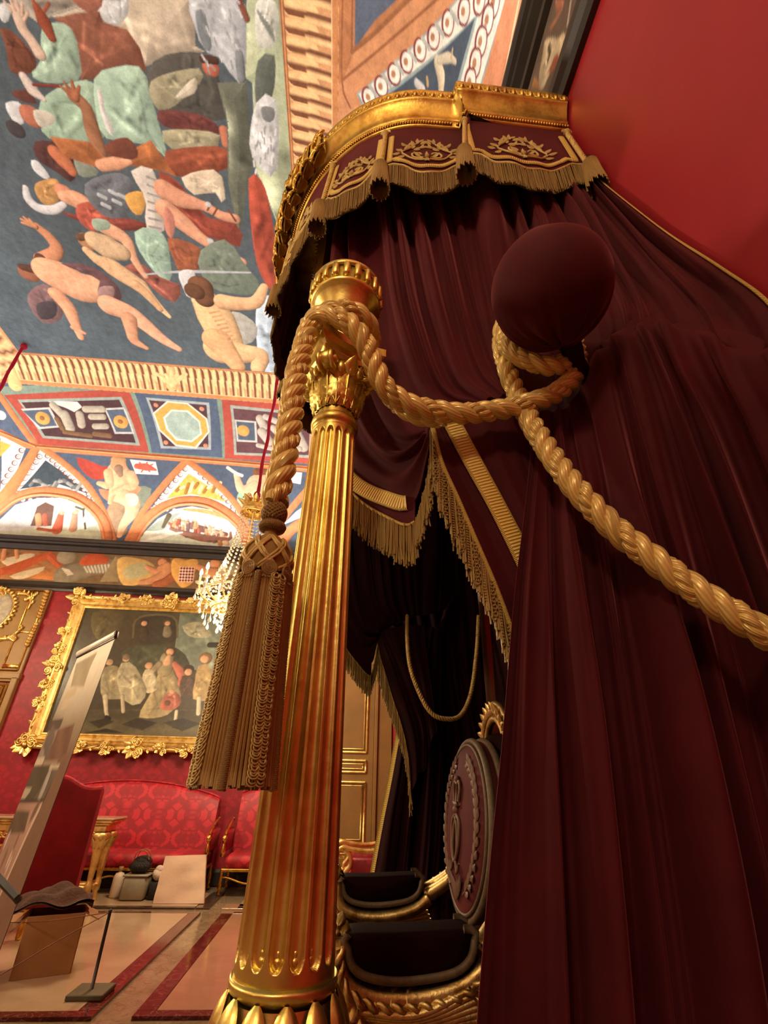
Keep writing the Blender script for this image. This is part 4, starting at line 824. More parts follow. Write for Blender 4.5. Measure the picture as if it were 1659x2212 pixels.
def spray(mb, c, s=1.0, seed=0):     # embroidered foliage spray, c = (arc, z)
    g = np.random.default_rng(seed); V = lambda x, z: vpt(c[0]+x*s, c[1]+z*s, 0.005)[0]; nn = planat(c[0], 1.0)[0]-planat(c[0], 0.0)[0]
    for sg in (-1, 1):
        st = [(0, -0.075), (0.055*sg, -0.065), (0.085*sg, -0.02), (0.06*sg, 0.02), (0.035*sg, 0.07)]; mb.tube([V(x, z) for x, z in spline(st, 12)], 0.0045, 5)
        sc = [(0.012*sg, -0.06), (0.045*sg, -0.055), (0.048*sg, -0.02), (0.022*sg, -0.018), (0.018*sg, -0.036)]; mb.tube([V(x, z) for x, z in spline(sc, 12)], 0.0055, 5)
        for (x, z, a) in ((0.075, -0.05, -0.5), (0.09, -0.02, 0.1), (0.082, 0.0, 0.6), (0.06, 0.02, 1.2), (0.05, 0.04, 0.2), (0.04, 0.065, 1.1), (0.03, 0.085, 1.6), (0.02, 0.07, 2.4), (0.045, 0.015, 2.6), (0.07, 0.045, 0.9), (0.02, 0.03, 2.0)):
            b0 = V(x*sg, z); t0 = V(x*sg+0.028*cos(a)*sg, z+0.028*sin(a)); mb.leaf(b0, t0, nn, 0.009, 0.12, 5); mb.leaf(V(x*sg*0.9, z+0.008), V(x*sg*0.9+0.024*cos(a+1.1)*sg, z+0.008+0.024*sin(a+1.1)), nn, 0.007, 0.12, 5)
    mb.ball(V(0, -0.05), 0.012, 7, 5); mb.leaf(V(0, -0.06), V(0, -0.09), nn, 0.012, 0.1, 5)
    for x in (-0.02, 0, 0.02): mb.leaf(V(x, -0.045), V(x*2.2, -0.012), nn, 0.008, 0.1, 5)
def tassel_cone(a, z0=3.70):
    q = vpt(a, z0-0.02, 0.022)[0]; b = MB(); b.lathe([(0.010, 0.03), (0.020, 0.012), (0.026, 0.0), (0.030, -0.06), (0.040, -0.165)], q, 16)
    tp = [(q+A(0.031*cos(k), 0.031*sin(k), 0.004)) for k in np.linspace(0, 2*pi, 40)]; n_ = len(tp)
    v = MB()
    for k, p0 in enumerate(tp): v.tube([p0, p0+A((p0-q)[0]*0.12, (p0-q)[1]*0.12, -0.08), p0+A((p0-q)[0]*0.34, (p0-q)[1]*0.34, -0.172-0.012*(k % 3))], 0.0032, 4)
    o = obj('tassel', b, SILK_T, canopy); obj('tassel_threads', v, FRNG, o, kind='stuff')
    c = MB(); ln = np.linspace(0, 1, 90); P = np.array([vpt(a, 4.10-(4.10-z0)*t, 0.016)[0] for t in ln]); T, N, B = frames(P)
    for ph in (0, 2*pi/3, 4*pi/3): c.tube(P+0.006*(np.cos(ln*42+ph)[:, None]*N+np.sin(ln*42+ph)[:, None]*B), 0.0062, 6, vs=2)
    obj('tassel_cord', c, SILK, canopy); k = MB(); k.ball(vpt(a, 4.11, 0.018)[0], (0.018, 0.018, 0.016), 10, 6); k.tube([vpt(a-0.022, 4.128, 0.016)[0], vpt(a, 4.116, 0.028)[0], vpt(a+0.022, 4.128, 0.016)[0]], 0.008, 6); obj('rosette_knot', k, SILK, canopy)
for t in TAS: tassel_cone(t)
for i, (t0, t1) in enumerate(zip(TAS[:-1], TAS[1:])):
    L = t1-t0; b = MB(); e = min(0.03, L*0.08)
    zz = lambda q: float(scallop(t0+q*L)[0])+0.078
    low = [(t0+q*L, zz(q)) for q in np.linspace(0.20, 0.80, 15)]
    vline(b, [(t0+e, 4.085), (t0+e, 3.775), (t0+0.14*L, 3.775)]+low+[(t1-0.14*L, 3.775), (t1-e, 3.775), (t1-e, 4.085)], 0.030); obj('gold_braid', b, GALL, canopy)
    b = MB(); spray(b, (t0+L/2, 3.86), min(1.35, L/0.30), i); obj('embroidered_spray', b, SILK, canopy)
# carved and gilded crest on the front of the cornice
crest = MB(); g = np.random.default_rng(4); cl = ALEN/2
for da in np.concatenate([np.linspace(-0.74, 0.74, 19)]):
    a = cl+da; q = planat(a, 0.0, 4.36)[0]; n = planat(a, 1)[0]-planat(a, 0)[0]; t = planat(a+0.01)[0]-planat(a-0.01)[0]; t = t/np.linalg.norm(t); sg = 1 if da > 0 else -1
    hgt = 0.06+0.20*np.exp(-(da/0.33)**2); prj = 0.05+0.06*np.exp(-(da/0.4)**2)
    for (dz, up, w, tl) in ((-0.10, -0.03, 0.040, 0.11), (-0.03, 0.02, 0.050, 0.12), (0.04, hgt*0.35, 0.046, 0.09)):
        lf = MB(); dir_ = t*sg*g.uniform(0.7, 1.1)*tl+A(0, 0, up)+n*g.uniform(0.0, 0.03); b0 = q+n*(0.0+0.3*prj)+A(0, 0, dz)-t*sg*0.03; nr = n+A(0, 0, 1)*g.uniform(-0.5, 0.8)-A(0, 1, 0)*g.uniform(0.0, 0.9); lf.leaf(b0, b0+dir_, nr, w, g.uniform(0.05, 0.25), 12, 0.10, 0.5); lf.ball(b0+n*0.012+dir_*0.2, (0.020, 0.020, 0.026), 8, 6); lf.ball(b0+n*0.02+dir_*0.7, (0.014, 0.014, 0.018), 8, 6); lf.tube(spline([b0+n*0.012, b0+0.5*dir_+n*0.026, b0+dir_+n*0.012, b0+dir_*1.05+A(0, 0, 0.02)], 10), np.linspace(0.012, 0.006, 10), 6)
        obj('carved_leaf', lf, G_CAN, canopy)
for da in (-0.5, -0.24, 0.0, 0.24, 0.5):
    a = cl+da; q = planat(a, 0.055, 4.36)[0]; n = planat(a, 1)[0]-planat(a, 0)[0]; t = np.cross(n, A(0, 0, 1)); r = MB(); r.ball(q, 0.03, 10, 7)
    for k in range(7):
        d = t*cos(k*2*pi/7)+A(0, 0, 1)*sin(k*2*pi/7); r.leaf(q+d*0.012, q+d*0.075+n*0.012, n, 0.022, 0.1, 6, 0.1, 0.4)
    sc = [q+t*x+A(0, 0, z) for x, z in ((0.03, -0.05), (0.09, -0.10), (0.13, -0.05), (0.10, 0.0), (0.075, -0.03))]; r.tube(spline(sc, 20), np.linspace(0.02, 0.008, 20), 7); sc = [q-t*x+A(0, 0, z) for x, z in ((0.03, -0.05), (0.09, -0.10), (0.13, -0.05), (0.10, 0.0), (0.075, -0.03))]; r.tube(spline(sc, 20), np.linspace(0.02, 0.008, 20), 7)
    obj('carved_rosette', r, G_CAN, canopy)

# ------------------------------------------------------------------ curtains
def guides(gs, M, N, lim=0.945):
    G = np.array([spline([atc(x, y, Y, lim) for x, y, Y in g_], M) for g_ in gs])
    return np.stack([spline(G[:, j], N) for j in range(M)], 1)       # (N across, M down, 3)
def cloth(gs, M, N, folds, amp, seed, lim=0.945, warp=None):
    # resample guides, then push the cloth in and out along its normal to make pleats
    G0 = np.array([spline([atc(x, y, Y, lim) for x, y, Y in g_], M) for g_ in gs]); K = len(gs)
    t = np.linspace(0, K-1, N); P = np.zeros((N, M, 3))
    Q = np.concatenate([2*G0[:1]-G0[1:2], G0, 2*G0[-1:]-G0[-2:-1]]); i = np.clip(t.astype(int), 0, K-2); u = (t-i)[:, None, None]
    a, b_, c, d = Q[i], Q[i+1], Q[i+2], Q[i+3]; P = 0.5*((2*b_)+(c-a)*u+(2*a-5*b_+4*c-d)*u**2+(3*b_-a-3*c+d)*u**3)
    du = np.gradient(P, axis=0); dv_ = np.gradient(P, axis=1); n = np.cross(du, dv_); n = n/(np.linalg.norm(n, axis=2)[..., None]+1e-12)
    n = n*np.sign((n*(CO-P)).sum(-1))[..., None]
    g = np.random.default_rng(seed); s = np.linspace(0, 1, N)[:, None]; v = np.linspace(0, 1, M)[None]
    ph = 2*pi*folds*(s+0.018*np.sin(s*17+g.uniform(0, 6))+0.012*np.sin(s*41+g.uniform(0, 6))+0.012*np.sin(v*3+s*9)); f = np.tanh(1.9*np.cos(ph)+0.35*np.cos(2*ph+1.0))/0.95
    mod = 0.65+0.35*np.sin(s*29+g.uniform(0, 6)); am = np.interp(v[0], np.linspace(0, 1, len(amp)), amp)[None]
    h = am*(f*mod+0.35*np.cos(ph*0.43+v*2)+0.12*np.cos(ph*2.1+v*5)); ed = np.clip(np.minimum(s, 1-s)*18, 0, 1)
    return P+n*(h*ed)[..., None], n
def sheet(mb, P, n, th=0.006):
    mb.grid(P); mb.grid((P-n*th)[::-1]); N, M = P.shape[:2]
    for e in (0, -1):
        s_ = np.stack([P[e], P[e]-n[e]*th]); mb.grid(s_ if e else s_[::-1]); s_ = np.stack([P[:, e], P[:, e]-n[:, e]*th]); mb.grid(s_[::-1] if e else s_)
UPG = [[(697, 470, 1.48), (697, 525, 1.48), (688, 600, 1.48), (690, 700, 1.46), (702, 850, 1.4), (730, 985, 1.32), (765, 1045, 1.26), (830, 1080, 1.2), (893, 1085, 1.14), (922, 985, 1.08), (935, 905, 1.03)],
 [(748, 420, 1.37), (745, 470, 1.39), (742, 600, 1.34), (750, 750, 1.31), (778, 900, 1.25), (840, 990, 1.18), (905, 965, 1.1), (945, 890, 1.03)],
 [(798, 400, 1.29), (800, 445, 1.3), (803, 600, 1.25), (818, 740, 1.22), (860, 870, 1.15), (930, 905, 1.08), (1000, 880, 1.03)],
 [(860, 390, 1.23), (870, 440, 1.24), (890, 600, 1.18), (920, 720, 1.15), (965, 830, 1.1), (1040, 870, 1.03)],
 [(935, 380, 1.19), (950, 440, 1.2), (978, 560, 1.14), (1010, 680, 1.12), (1050, 790, 1.08), (1100, 850, 1.03)],
 [(1025, 360, 1.15), (1040, 415, 1.16), (1070, 520, 1.1), (1105, 640, 1.08), (1140, 760, 1.05), (1165, 840, 1.02)],
 [(1105, 340, 1.12), (1120, 395, 1.13), (1165, 500, 1.04), (1205, 620, 1.0), (1235, 740, 0.99), (1245, 810, 0.99)],
 [(1165, 335, 1.09), (1180, 385, 1.1), (1250, 500, 0.98), (1310, 620, 0.92), (1335, 700, 0.9), (1322, 745, 0.935)],
 [(1215, 330, 1.06), (1230, 375, 1.07), (1330, 520, 0.92), (1420, 640, 0.84), (1445, 715, 0.81), (1444, 735, 0.86)],
 [(1252, 330, 1.03), (1265, 372, 1.02), (1395, 520, 0.85), (1520, 655, 0.75), (1575, 745, 0.71), (1590, 768, 0.73)],
 [(1276, 335, 1.01), (1287, 380, 0.985), (1420, 490, 0.822), (1560, 580, 0.705), (1665, 655, 0.645), (1735, 760, 0.63), (1750, 880, 0.65)]]
LOG = [[(1152, 890, 1.02), (1144, 1000, 1.01), (1130, 1130, 1.0), (1110, 1300, 1.0), (1085, 1600, 1.0), (1060, 1850, 1.0), (1030, 2212, 1.0), (1008, 2520, 1.0)],
 [(1190, 885, 1.02), (1188, 1100, 0.99), (1195, 1500, 0.98), (1205, 2000, 0.98), (1215, 2520, 0.98)],
 [(1232, 870, 1.01), (1275, 1100, 0.97), (1335, 1500, 0.97), (1400, 2000, 0.97), (1460, 2520, 0.97)],
 [(1285, 770, 1.00), (1300, 775, 0.90), (1330, 900, 0.90), (1375, 1100, 0.92), (1480, 1500, 0.95), (1590, 2000, 0.96), (1690, 2520, 0.96)],
 [(1350, 714, 0.92), (1362, 716, 0.845), (1400, 810, 0.84), (1465, 1000, 0.86), (1600, 1400, 0.92), (1740, 1900, 0.95), (1880, 2520, 0.95)],
 [(1450, 706, 0.83), (1466, 712, 0.770), (1510, 800, 0.77), (1575, 930, 0.79), (1720, 1300, 0.85), (1900, 1800, 0.90), (2080, 2520, 0.92)],
 [(1605, 742, 0.72), (1620, 750, 0.670), (1640, 820, 0.67), (1700, 940, 0.68), (1880, 1300, 0.72), (2080, 1800, 0.80), (2300, 2520, 0.85)],
 [(1735, 795, 0.64), (1750, 800, 0.60), (1790, 860, 0.60), (1860, 1000, 0.62), (2080, 1400, 0.66), (2300, 1900, 0.74), (2560, 2520, 0.80)]]
EDG = [[(932, 925, 1.05), (950, 1000, 1.05), (985, 1080, 1.05), (1030, 1185, 1.05), (1070, 1280, 1.06), (1105, 1380, 1.07), (1140, 1520, 1.08), (1165, 1680, 1.08)],
 [(945, 900, 1.04), (1000, 1005, 1.05), (1060, 1115, 1.05), (1122, 1240, 1.05), (1170, 1370, 1.06), (1200, 1560, 1.07)],
 [(985, 890, 1.03), (1040, 990, 1.04), (1092, 1090, 1.05), (1152, 1210, 1.05), (1205, 1340, 1.06), (1235, 1540, 1.07)],
 [(1085, 880, 1.03), (1115, 990, 1.04), (1155, 1090, 1.05), (1205, 1230, 1.05), (1250, 1400, 1.06)],
 [(1160, 880, 1.02), (1175, 1000, 1.05), (1215, 1150, 1.06), (1270, 1350, 1.07)]]
def resamp(P, step): L = np.linalg.norm(np.diff(P, axis=0), axis=1).sum(); return spline(P, max(4, int(L/step)))
def build_curtain(mir, label, zsh=0.0):
    X = (lambda P: mirror(P)+A(0, 0, zsh)) if mir else (lambda P: P)
    XN = (lambda n: n*A(1, -1, 1)) if mir else (lambda n: n)
    fl_ = (lambda P: P[::-1]) if mir else (lambda P: P)
    VM = VELD if mir else VELV  # far curtain takes the darker velvet, putting the canopy's shade into its colour
    root = thing('velvet_curtain', X(A(0.5, 1.0, 0.3)), label, 'curtain')
    P, n = cloth(UPG, 110, 400, 18, [0.020, 0.046, 0.052, 0.040, 0.020, 0.008], 3); b = MB(); sheet(b, fl_(X(P)), fl_(XN(n))); obj('upper_drape', b, VM, root)
    edge = P[0]; nE = n[0]; nxt = P[14]
    P2, n2 = cloth(LOG, 120, 330, 10, [0.010, 0.024, 0.042, 0.056, 0.06, 0.06], 8); b = MB(); sheet(b, fl_(X(P2)), fl_(XN(n2))); obj('lower_drape', b, VM, root)
    P3, n3 = cloth(EDG, 60, 90, 3, [0.004, 0.008, 0.012], 5); b = MB(); sheet(b, fl_(X(P3)), fl_(XN(n3))); obj('front_edge', b, VM, root)
    # gold braid along the falling edge and along the swag
    c0 = 0.5*(P3[22]+P3[45]); sd = P3[45]-P3[22]; w = np.linalg.norm(sd, axis=1); sd = sd/w[:, None]; b = MB(); ribbon(b, X(c0+n3[33]*0.008), XN(sd), np.clip(w, 0.03, 0.052), 0.004, XN(n3[33].mean(0))); obj('gold_braid', b, GALL, root)
    near = lambda q: int(np.argmin(np.linalg.norm(edge-q, axis=1))); ia, i1 = near(atc(728, 985, 1.32)), near(atc(893, 1085, 1.14))+1; i0 = 0; cE = edge[i0:i1]; sE = P[22][i0:i1]-edge[i0:i1]; dT = np.gradient(cE, axis=0); dT = dT/np.linalg.norm(dT, axis=1)[:, None]; sE = sE-dT*(sE*dT).sum(1)[:, None]; sE = sE/np.linalg.norm(sE, axis=1)[:, None]
    e_ = len(cE)-1; b = MB(); ribbon(b, X(cE+sE*0.004+nE[i0:i1]*0.008)[:e_], XN(sE)[:e_], 0.046, 0.004, XN(nE[40])); obj('gold_braid', b, GALL, root)
    # hem band and fringe hanging from the swag
    low = spline(edge[ia:i1], 60); n_ = len(low); drop = np.linspace(0.02, 0.068, n_); hb = low-A(0, 0, 1)*drop[:, None]
    b = MB(); sheet(b, X(np.stack([low, 0.5*(low+hb), hb])), XN(np.repeat(spline(nE[ia:i1], 60)[None], 3, 0)), 0.004); obj('hem_band', b, VM, root)
    tp = resamp(hb, 0.0032); b = MB(); threads(b, X(tp+A(0, -0.003, 0)), np.linspace(0.10, 0.125, len(tp)), 0.0027, 0.12, 21); threads(b, X(tp[::2]+A(0.001, -0.006, 0)), np.linspace(0.09, 0.12, len(tp[::2])), 0.0028, 0.2, 22)
    up = resamp(np.array([hb[-1], hb[-1]+A(0.012, -0.03, 0.04), hb[-1]*0.4+P3[0][1]*0.6+A(0.01, -0.01, 0), P3[0][0]]), 0.0024); threads(b, X(up), np.linspace(0.10, 0.14, len(up)), 0.0024, 0.15, 23); obj('swag_fringe', b, FRNG, root, kind='stuff')
    b = MB(); b.tube(X(hb+A(0, -0.004, 0)), 0.005, 6, vs=3); obj('fringe_heading', b, GALL, root)
    # fringe hanging from the falling edge: threads, wound cords and looped gimp
    e = resamp(P3[0], 0.004); b = MB(); ln = np.interp(np.linspace(0, 1, len(e)), [0, 0.2, 0.5, 1], [0.17, 0.17, 0.125, 0.10]); threads(b, X(e+A(0, -0.004, 0)), ln, 0.0027, 0.12, 31); threads(b, X(e[::2]+A(0.001, -0.008, 0)), ln[::2], 0.0027, 0.18, 32); obj('edge_fringe', b, FRNG, root, kind='stuff')
    b = MB(); b.tube(X(e+A(0.002, -0.008, 0)), 0.0075, 6, vs=3); obj('fringe_heading', b, GALL, root)
    b = MB(); g = np.random.default_rng(9)
    for k, q in enumerate(e[12:-12:13]):
        L = np.interp(k/max(1, len(e[12:-12:13])-1), [0, 0.2, 0.5, 1], [0.14, 0.15, 0.11, 0.085])
        if k % 2 == 0:      # looped gimp
            for j in range(int(L/0.0085)):
                c = q+A(0.002*(-1)**j, -0.012, -0.006-j*0.0085); a = np.linspace(0, 2*pi, 9)[:-1]; b.tube(X(c+np.stack([0.0055*np.cos(a), 0.001*np.sin(a), 0.0065*np.sin(a)], 1)), 0.0016, 4, closed=True)
        else:               # wound bullion cord
            zz = np.linspace(0, L, int(L/0.0012)); ph = zz*900; b.tube(X(q+np.stack([0.0028*np.cos(ph), -0.010+0.0028*np.sin(ph), -zz], 1)), 0.0019, 4)
    obj('bullion_gimp', b, FRNG, root, kind='stuff')
    if mir:
        c_ = P2[3]+n2[3]*0.03; sW = P2[12]-P2[3]; sW = sW/np.linalg.norm(sW, axis=1)[:, None]; b = MB(); ribbon(b, X(c_)[20:], XN(sW)[20:], 0.06, 0.004, XN(n2[3].mean(0))); obj('gold_braid', b, GALL, root)
    e2 = edge[:40]; b = MB(); tp = resamp(e2, 0.005); threads(b, X(tp+A(-0.006, -0.002, 0)), 0.02, 0.003, 0.3, 41, 0.006, A(-0.9, 0, 0.4)); obj('upper_fringe', b, FRNG, root, kind='stuff')
    # the other braid, on the edge that lies along the wall
    wE = P[-1]; sW = P[-16]-P[-1]; sW = sW/(np.linalg.norm(sW, axis=1)[:, None]+1e-9); b = MB(); ribbon(b, X(wE[10:]+sW[10:]*0.010+A(-0.004, -0.004, 0)), XN(sW[10:]), 0.02, 0.003, XN(n[-20].mean(0))); obj('gold_braid', b, GALL, root)
    return root
def dark_gap_sheet(root):  # added dark sheet that blacks out the see-through gap in the far curtain
    Xg, Zg = np.meshgrid(np.linspace(0.12, 0.93, 60), np.linspace(0.32, 3.9, 30), indexing='ij'); f = np.clip((2.6-Zg)/1.0, 0, 1); Xs = Xg+(0.28*(1-(Xg-0.12)/0.81))*f; G = np.stack([Xs, 3.16+0.018*np.cos(Xg*60), Zg], -1); b = MB(); b.grid(G); b.grid((G+A(0, 0.006, 0))[::-1]); obj('dark_gap_sheet', b, VELD, root)
near_curtain = build_curtain(False, 'plum velvet curtain with bullion fringe, nearest the camera, gathered behind the round velvet boss')
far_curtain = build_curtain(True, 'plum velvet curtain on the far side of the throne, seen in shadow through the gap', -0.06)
dark_gap_sheet(far_curtain)
# velvet hung flat on the wall behind the throne
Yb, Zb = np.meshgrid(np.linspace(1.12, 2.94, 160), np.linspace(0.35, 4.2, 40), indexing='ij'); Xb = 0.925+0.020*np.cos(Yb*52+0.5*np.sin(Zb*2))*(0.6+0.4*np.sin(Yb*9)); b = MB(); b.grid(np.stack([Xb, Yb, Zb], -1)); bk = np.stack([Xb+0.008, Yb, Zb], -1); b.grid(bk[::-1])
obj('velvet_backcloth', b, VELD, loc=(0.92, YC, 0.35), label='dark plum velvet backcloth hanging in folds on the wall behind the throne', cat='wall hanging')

# ------------------------------------------------------------------ curtain boss: velvet ball on a darkened arm
BC = at(1190, 626, 0.78); BR = 0.156
boss = thing('curtain_boss', BC, 'round plum velvet boss holding back the near curtain, golden cord looped under it', 'curtain holdback')
b = MB(); tv = np.linspace(0.001, pi-0.001, 70); pv = np.linspace(0, 2*pi, 120, endpoint=False); ax = A(0.30, 0.55, -0.78); R = align(ax)
T, P_ = np.meshgrid(tv, pv, indexing='ij'); g = np.random.default_rng(2)
wr = sum(a_*np.cos(k*P_+ph) for k, a_, ph in ((9, 0.5, 0.3), (14, 0.6, 1.1), (23, 0.4, 2.0), (31, 0.25, 4.0))); gath = np.clip((1.45-T)/1.45, 0, 1)**1.3
rr = BR*(1-0.07*wr*gath-0.10*gath**3+0.01*np.cos(P_*3+T*2)); D = np.stack([np.sin(T)*np.cos(P_), np.sin(T)*np.sin(P_), np.cos(T)], -1)*rr[..., None]; b.grid((D@R.T)+BC, cv=True)
obj('velvet_cover', b, VELV, boss)
arm_end = A(0.955, 1.16, 2.30); b = MB(); b.tube(spline([BC+A(0.06, 0.08, -0.05), BC+A(0.18, 0.2, -0.12), arm_end], 16), [0.03]*3+[0.022]*13, 12); b.ball(arm_end-A(0.01, 0, 0), (0.02, 0.07, 0.07), 16, 8); obj('darkened_arm', b, VELD, boss)  # arm coloured dark to stand for the shadow under the ball
# ------------------------------------------------------------------ dais and gilded column
b = MB(); b.bbox((0.285, YC, 0.15), (1.34, 2.62, 0.30), 0.012); dais = obj('dais', b, VELD, label='low dais under the throne, covered in dark plum cloth', cat='platform')
CXY = A(-0.058, 1.0, 0)
def zr(px, py, hw):
    d = ray(px, py); return hw/d[1]/FPX, CO[2]+d[2]/d[1]
column = thing('gilded_column', CXY+A(0, 0, 0.30), 'tall gilded fluted column with leaf capital beside the throne, wrapped by a thick golden cord', 'column')
r_st, z_st = zr(721, 942, 46); r_sb, z_sb = zr(609, 2100, 108)
NF = 16
zz = np.r_[np.linspace(z_sb, z_sb+0.075, 48), np.linspace(z_sb+0.085, z_st-0.05, 40), np.linspace(z_st-0.04, z_st, 12)]
rads = r_sb+(r_st-r_sb)*((zz-z_sb)/(z_st-z_sb))**0.92
def flm(rr, z, a):
    c = np.cos(NF*(a+0.12)); u = np.arccos(np.clip(c, -1, 1))/pi      # 0 at flute centre
    half = 0.74; e0 = np.clip((z-(z_sb+0.016))/0.020, 0, 1); e1 = np.clip((z_st-0.012-z)/0.016, 0, 1); lim = half*np.sqrt(np.clip(1-(1-np.minimum(e0, e1))**2, 0, 1))
    k = np.where((u < lim) & (lim > 0.01), np.sqrt(np.clip(1-(u/np.maximum(lim, 1e-3))**2, 0, 1)), 0)
    return rr*(1-0.135*k)
b = MB(); b.lathe(np.stack([rads, zz], 1), CXY, 16*24, flm); obj('fluted_shaft', b, G_COL, column)
b = MB()
for k in range(NF):
    a = -0.12+2*pi*k/NF; p0 = CXY+A(0.935*r_sb*cos(a), 0.935*r_sb*sin(a), z_sb+0.026); b.ball(p0-A(0.010*cos(a), 0.010*sin(a), 0), (0.007, 0.007, 0.007), 8, 6); b.ball(p0-A(0.009*cos(a), 0.009*sin(a), -0.009), (0.0045, 0.0045, 0.006), 7, 5)
obj('flute_husk', b, G_COL, column)
rn, zn = zr(722, 926, 51)
b = MB(); b.lathe([(r_st, z_st), (r_st+0.002, z_st+0.006), (r_st*0.98, z_st+0.010), (rn*0.97, z_st+0.013), (rn, zn+0.002), (rn*0.97, zn+0.012), (rn*0.88, zn+0.016), (rn*0.84, zn+0.02)], CXY, 64); obj('necking_ring', b, G_COL, column)
rb1, zb1 = zr(719, 905, 45); rb2, zb2 = zr(730, 842, 58); ra, za = zr(730, 838, 62)
b = MB(); b.lathe([(rn*0.84, zn+0.018), (rb1*0.9, zb1+0.01), (rb1*0.95, (zb1+zb2)/2), (rb2*0.92, zb2-0.006), (ra*0.98, za), (ra*1.02, za+0.007), (ra*0.98, za+0.014), (ra*0.86, za+0.018), (ra*0.8, za+0.06)], CXY, 64); obj('capital_bell', b, G_COL, column)
for row, (n_, off, h, w, cu) in enumerate(((8, 0.40, 1.0, 0.028, 0.14), (8, 0.0, 0.72, 0.025, 0.26))):
    for k in range(n_):
        a = off+2*pi*k/n_; er = A(cos(a), sin(a), 0); p0 = CXY+er*(rb1*0.93)+A(0, 0, zb1+0.004); p1 = CXY+er*(rb1*0.96+0.004*(1-row))+A(0, 0, zb1+h*(zb2-zb1)+0.002); lf = MB(); lf.leaf(p0, p1, er, w*1.5, cu, 10, 0.12, 0.25)
        lf.tube(spline([p0+er*0.006, 0.5*(p0+p1)+er*0.012, p1+er*0.018], 8), 0.0035, 5); sd = A(-sin(a), cos(a), 0)
        for s_ in (-1, 1): lf.tube(spline([p0+er*0.006, 0.6*p0+0.4*p1+er*0.009+sd*s_*0.012, 0.3*p0+0.7*p1+er*0.010+sd*s_*0.018], 8), 0.0025, 4)
        obj('acanthus_leaf', lf, G_COL, column)
b = MB()
for k in range(26): a = 2*pi*k/26; b.ball(CXY+A((ra*0.93)*cos(a), (ra*0.93)*sin(a), za-0.004), (0.006, 0.006, 0.008), 6, 4)
obj('bead_row', b, G_COL, column)
zv = zr(725, 785, 10)[1]; rab, zab = zr(735, 752, 70); _, zat = zr(724, 716, 10)
near_ = lambda z, f: CO[2]+(z-CO[2])*f
zv, zab, zat = near_(zv, 0.925), near_(zab, 0.905), near_(zat, 0.905)
AB0 = -pi/2-0.35       # direction of the corner that points at the camera
for k in range(4):
    a = AB0+k*pi/2; er = A(cos(a), sin(a), 0); sd = A(-sin(a), cos(a), 0); c = CXY+er*(ra*1.12)+A(0, 0, zv); v = MB()
    th = np.linspace(0, 4.2*pi, 60); rr = 0.028*(1-th/(4.2*pi)*0.8)
    for s_ in (-1, 1):
        P = c+sd*s_*0.017+er*(rr*np.cos(th+2.2))[:, None]+A(0, 0, 1)*(rr*np.sin(th+2.2))[:, None]; v.tube(P, np.linspace(0.0085, 0.004, 60), 6)
    v.lathe([(0.004, -0.022), (0.024, -0.018), (0.026, 0), (0.024, 0.018), (0.004, 0.022)], c, 16, R=align(sd)); v.lathe([(0.0, -0.03), (0.010, -0.028), (0.011, 0.028), (0.0, 0.03)], c, 10, R=align(sd))
    obj('volute', v, G_COL, column)
    e = CXY+A(cos(a+pi/4), sin(a+pi/4), 0)*(ra*0.92)+A(0, 0, zv-0.012); v = MB()
    for j in (-1, 0, 1): v.ball(e+A(-sin(a+pi/4), cos(a+pi/4), 0)*j*0.026, (0.012, 0.012, 0.019), 8, 6)
    v.leaf(e+A(0, 0, -0.02), e+A(cos(a+pi/4), sin(a+pi/4), 0)*0.02+A(0, 0, 0.03), (cos(a+pi/4), sin(a+pi/4), 0.2), 0.02, 0.2, 6); obj('egg_ornament', v, G_COL, column)
b = MB()
def concave(R_, dpt, n_=12):
    pts = []
    for k in range(4):
        c0 = A(cos(AB0+k*pi/2), sin(AB0+k*pi/2))*R_; c1 = A(cos(AB0+(k+1)*pi/2), sin(AB0+(k+1)*pi/2))*R_; m_ = (c0+c1)/2; inn = -m_/np.linalg.norm(m_)
        pts += [c0+(c1-c0)*t+inn*dpt*4*t*(1-t) for t in np.linspace(0, 1, n_, endpoint=False)]
    return np.array(pts)
ab = [(ra*1.35, zab-0.010), (ra*1.40, zab+0.002), (ra*1.40, zab+0.006), (ra*1.30, zab+0.010), (ra*1.45, zab+0.026), (ra*1.70, zab+0.036), (ra*1.70, zat), (ra*0.6, zat+0.002)]
ab = [(ra*0.5, zab-0.011)]+ab
G = np.array([np.c_[concave(R_, R_*0.10), np.full(48, z)]+CXY for R_, z in ab]); b.grid(G, cv=True); obj('abacus', b, G_COL, column, smooth=False)
rd, zd = zr(747, 668, 77); _, zdt = zr(750, 640, 70)
b = MB(); b.lathe([(rd*0.42, zat-0.005), (rd*0.45, zat+0.02), (rd*0.52, zat+0.05), (rd*0.70, zd-0.03), (rd*0.84, zd-0.012), (rd*0.86, zd-0.008), (rd*0.93, zd-0.004), (rd*0.98, zd+0.004), (rd*0.96, zd+0.012), (rd*0.90, zd+0.014), (rd*0.91, zd+0.075), (rd*0.5, zd+0.085)], CXY, 64); obj('cap_bowl', b, G_COL, column)
for k in range(20):
    a = 2*pi*k/20; er = A(cos(a), sin(a), 0); R = np.stack([A(-sin(a), cos(a), 0), er, A(0, 0, 1)], 1); d_ = MB(); d_.bbox(CXY+er*rd*0.955+A(0, 0, zd+0.045), (0.020, 0.020, 0.056), 0.005, R); obj('dentil', d_, G_COL, column)
b = MB(); b.lathe([(rd*0.93, zd+0.070), (rd*0.99, zd+0.074), (rd*0.98, zd+0.088), (rd*0.9, zd+0.094), (0.03, zd+0.105)], CXY, 64); obj('cap_rim', b, G_COL, column)
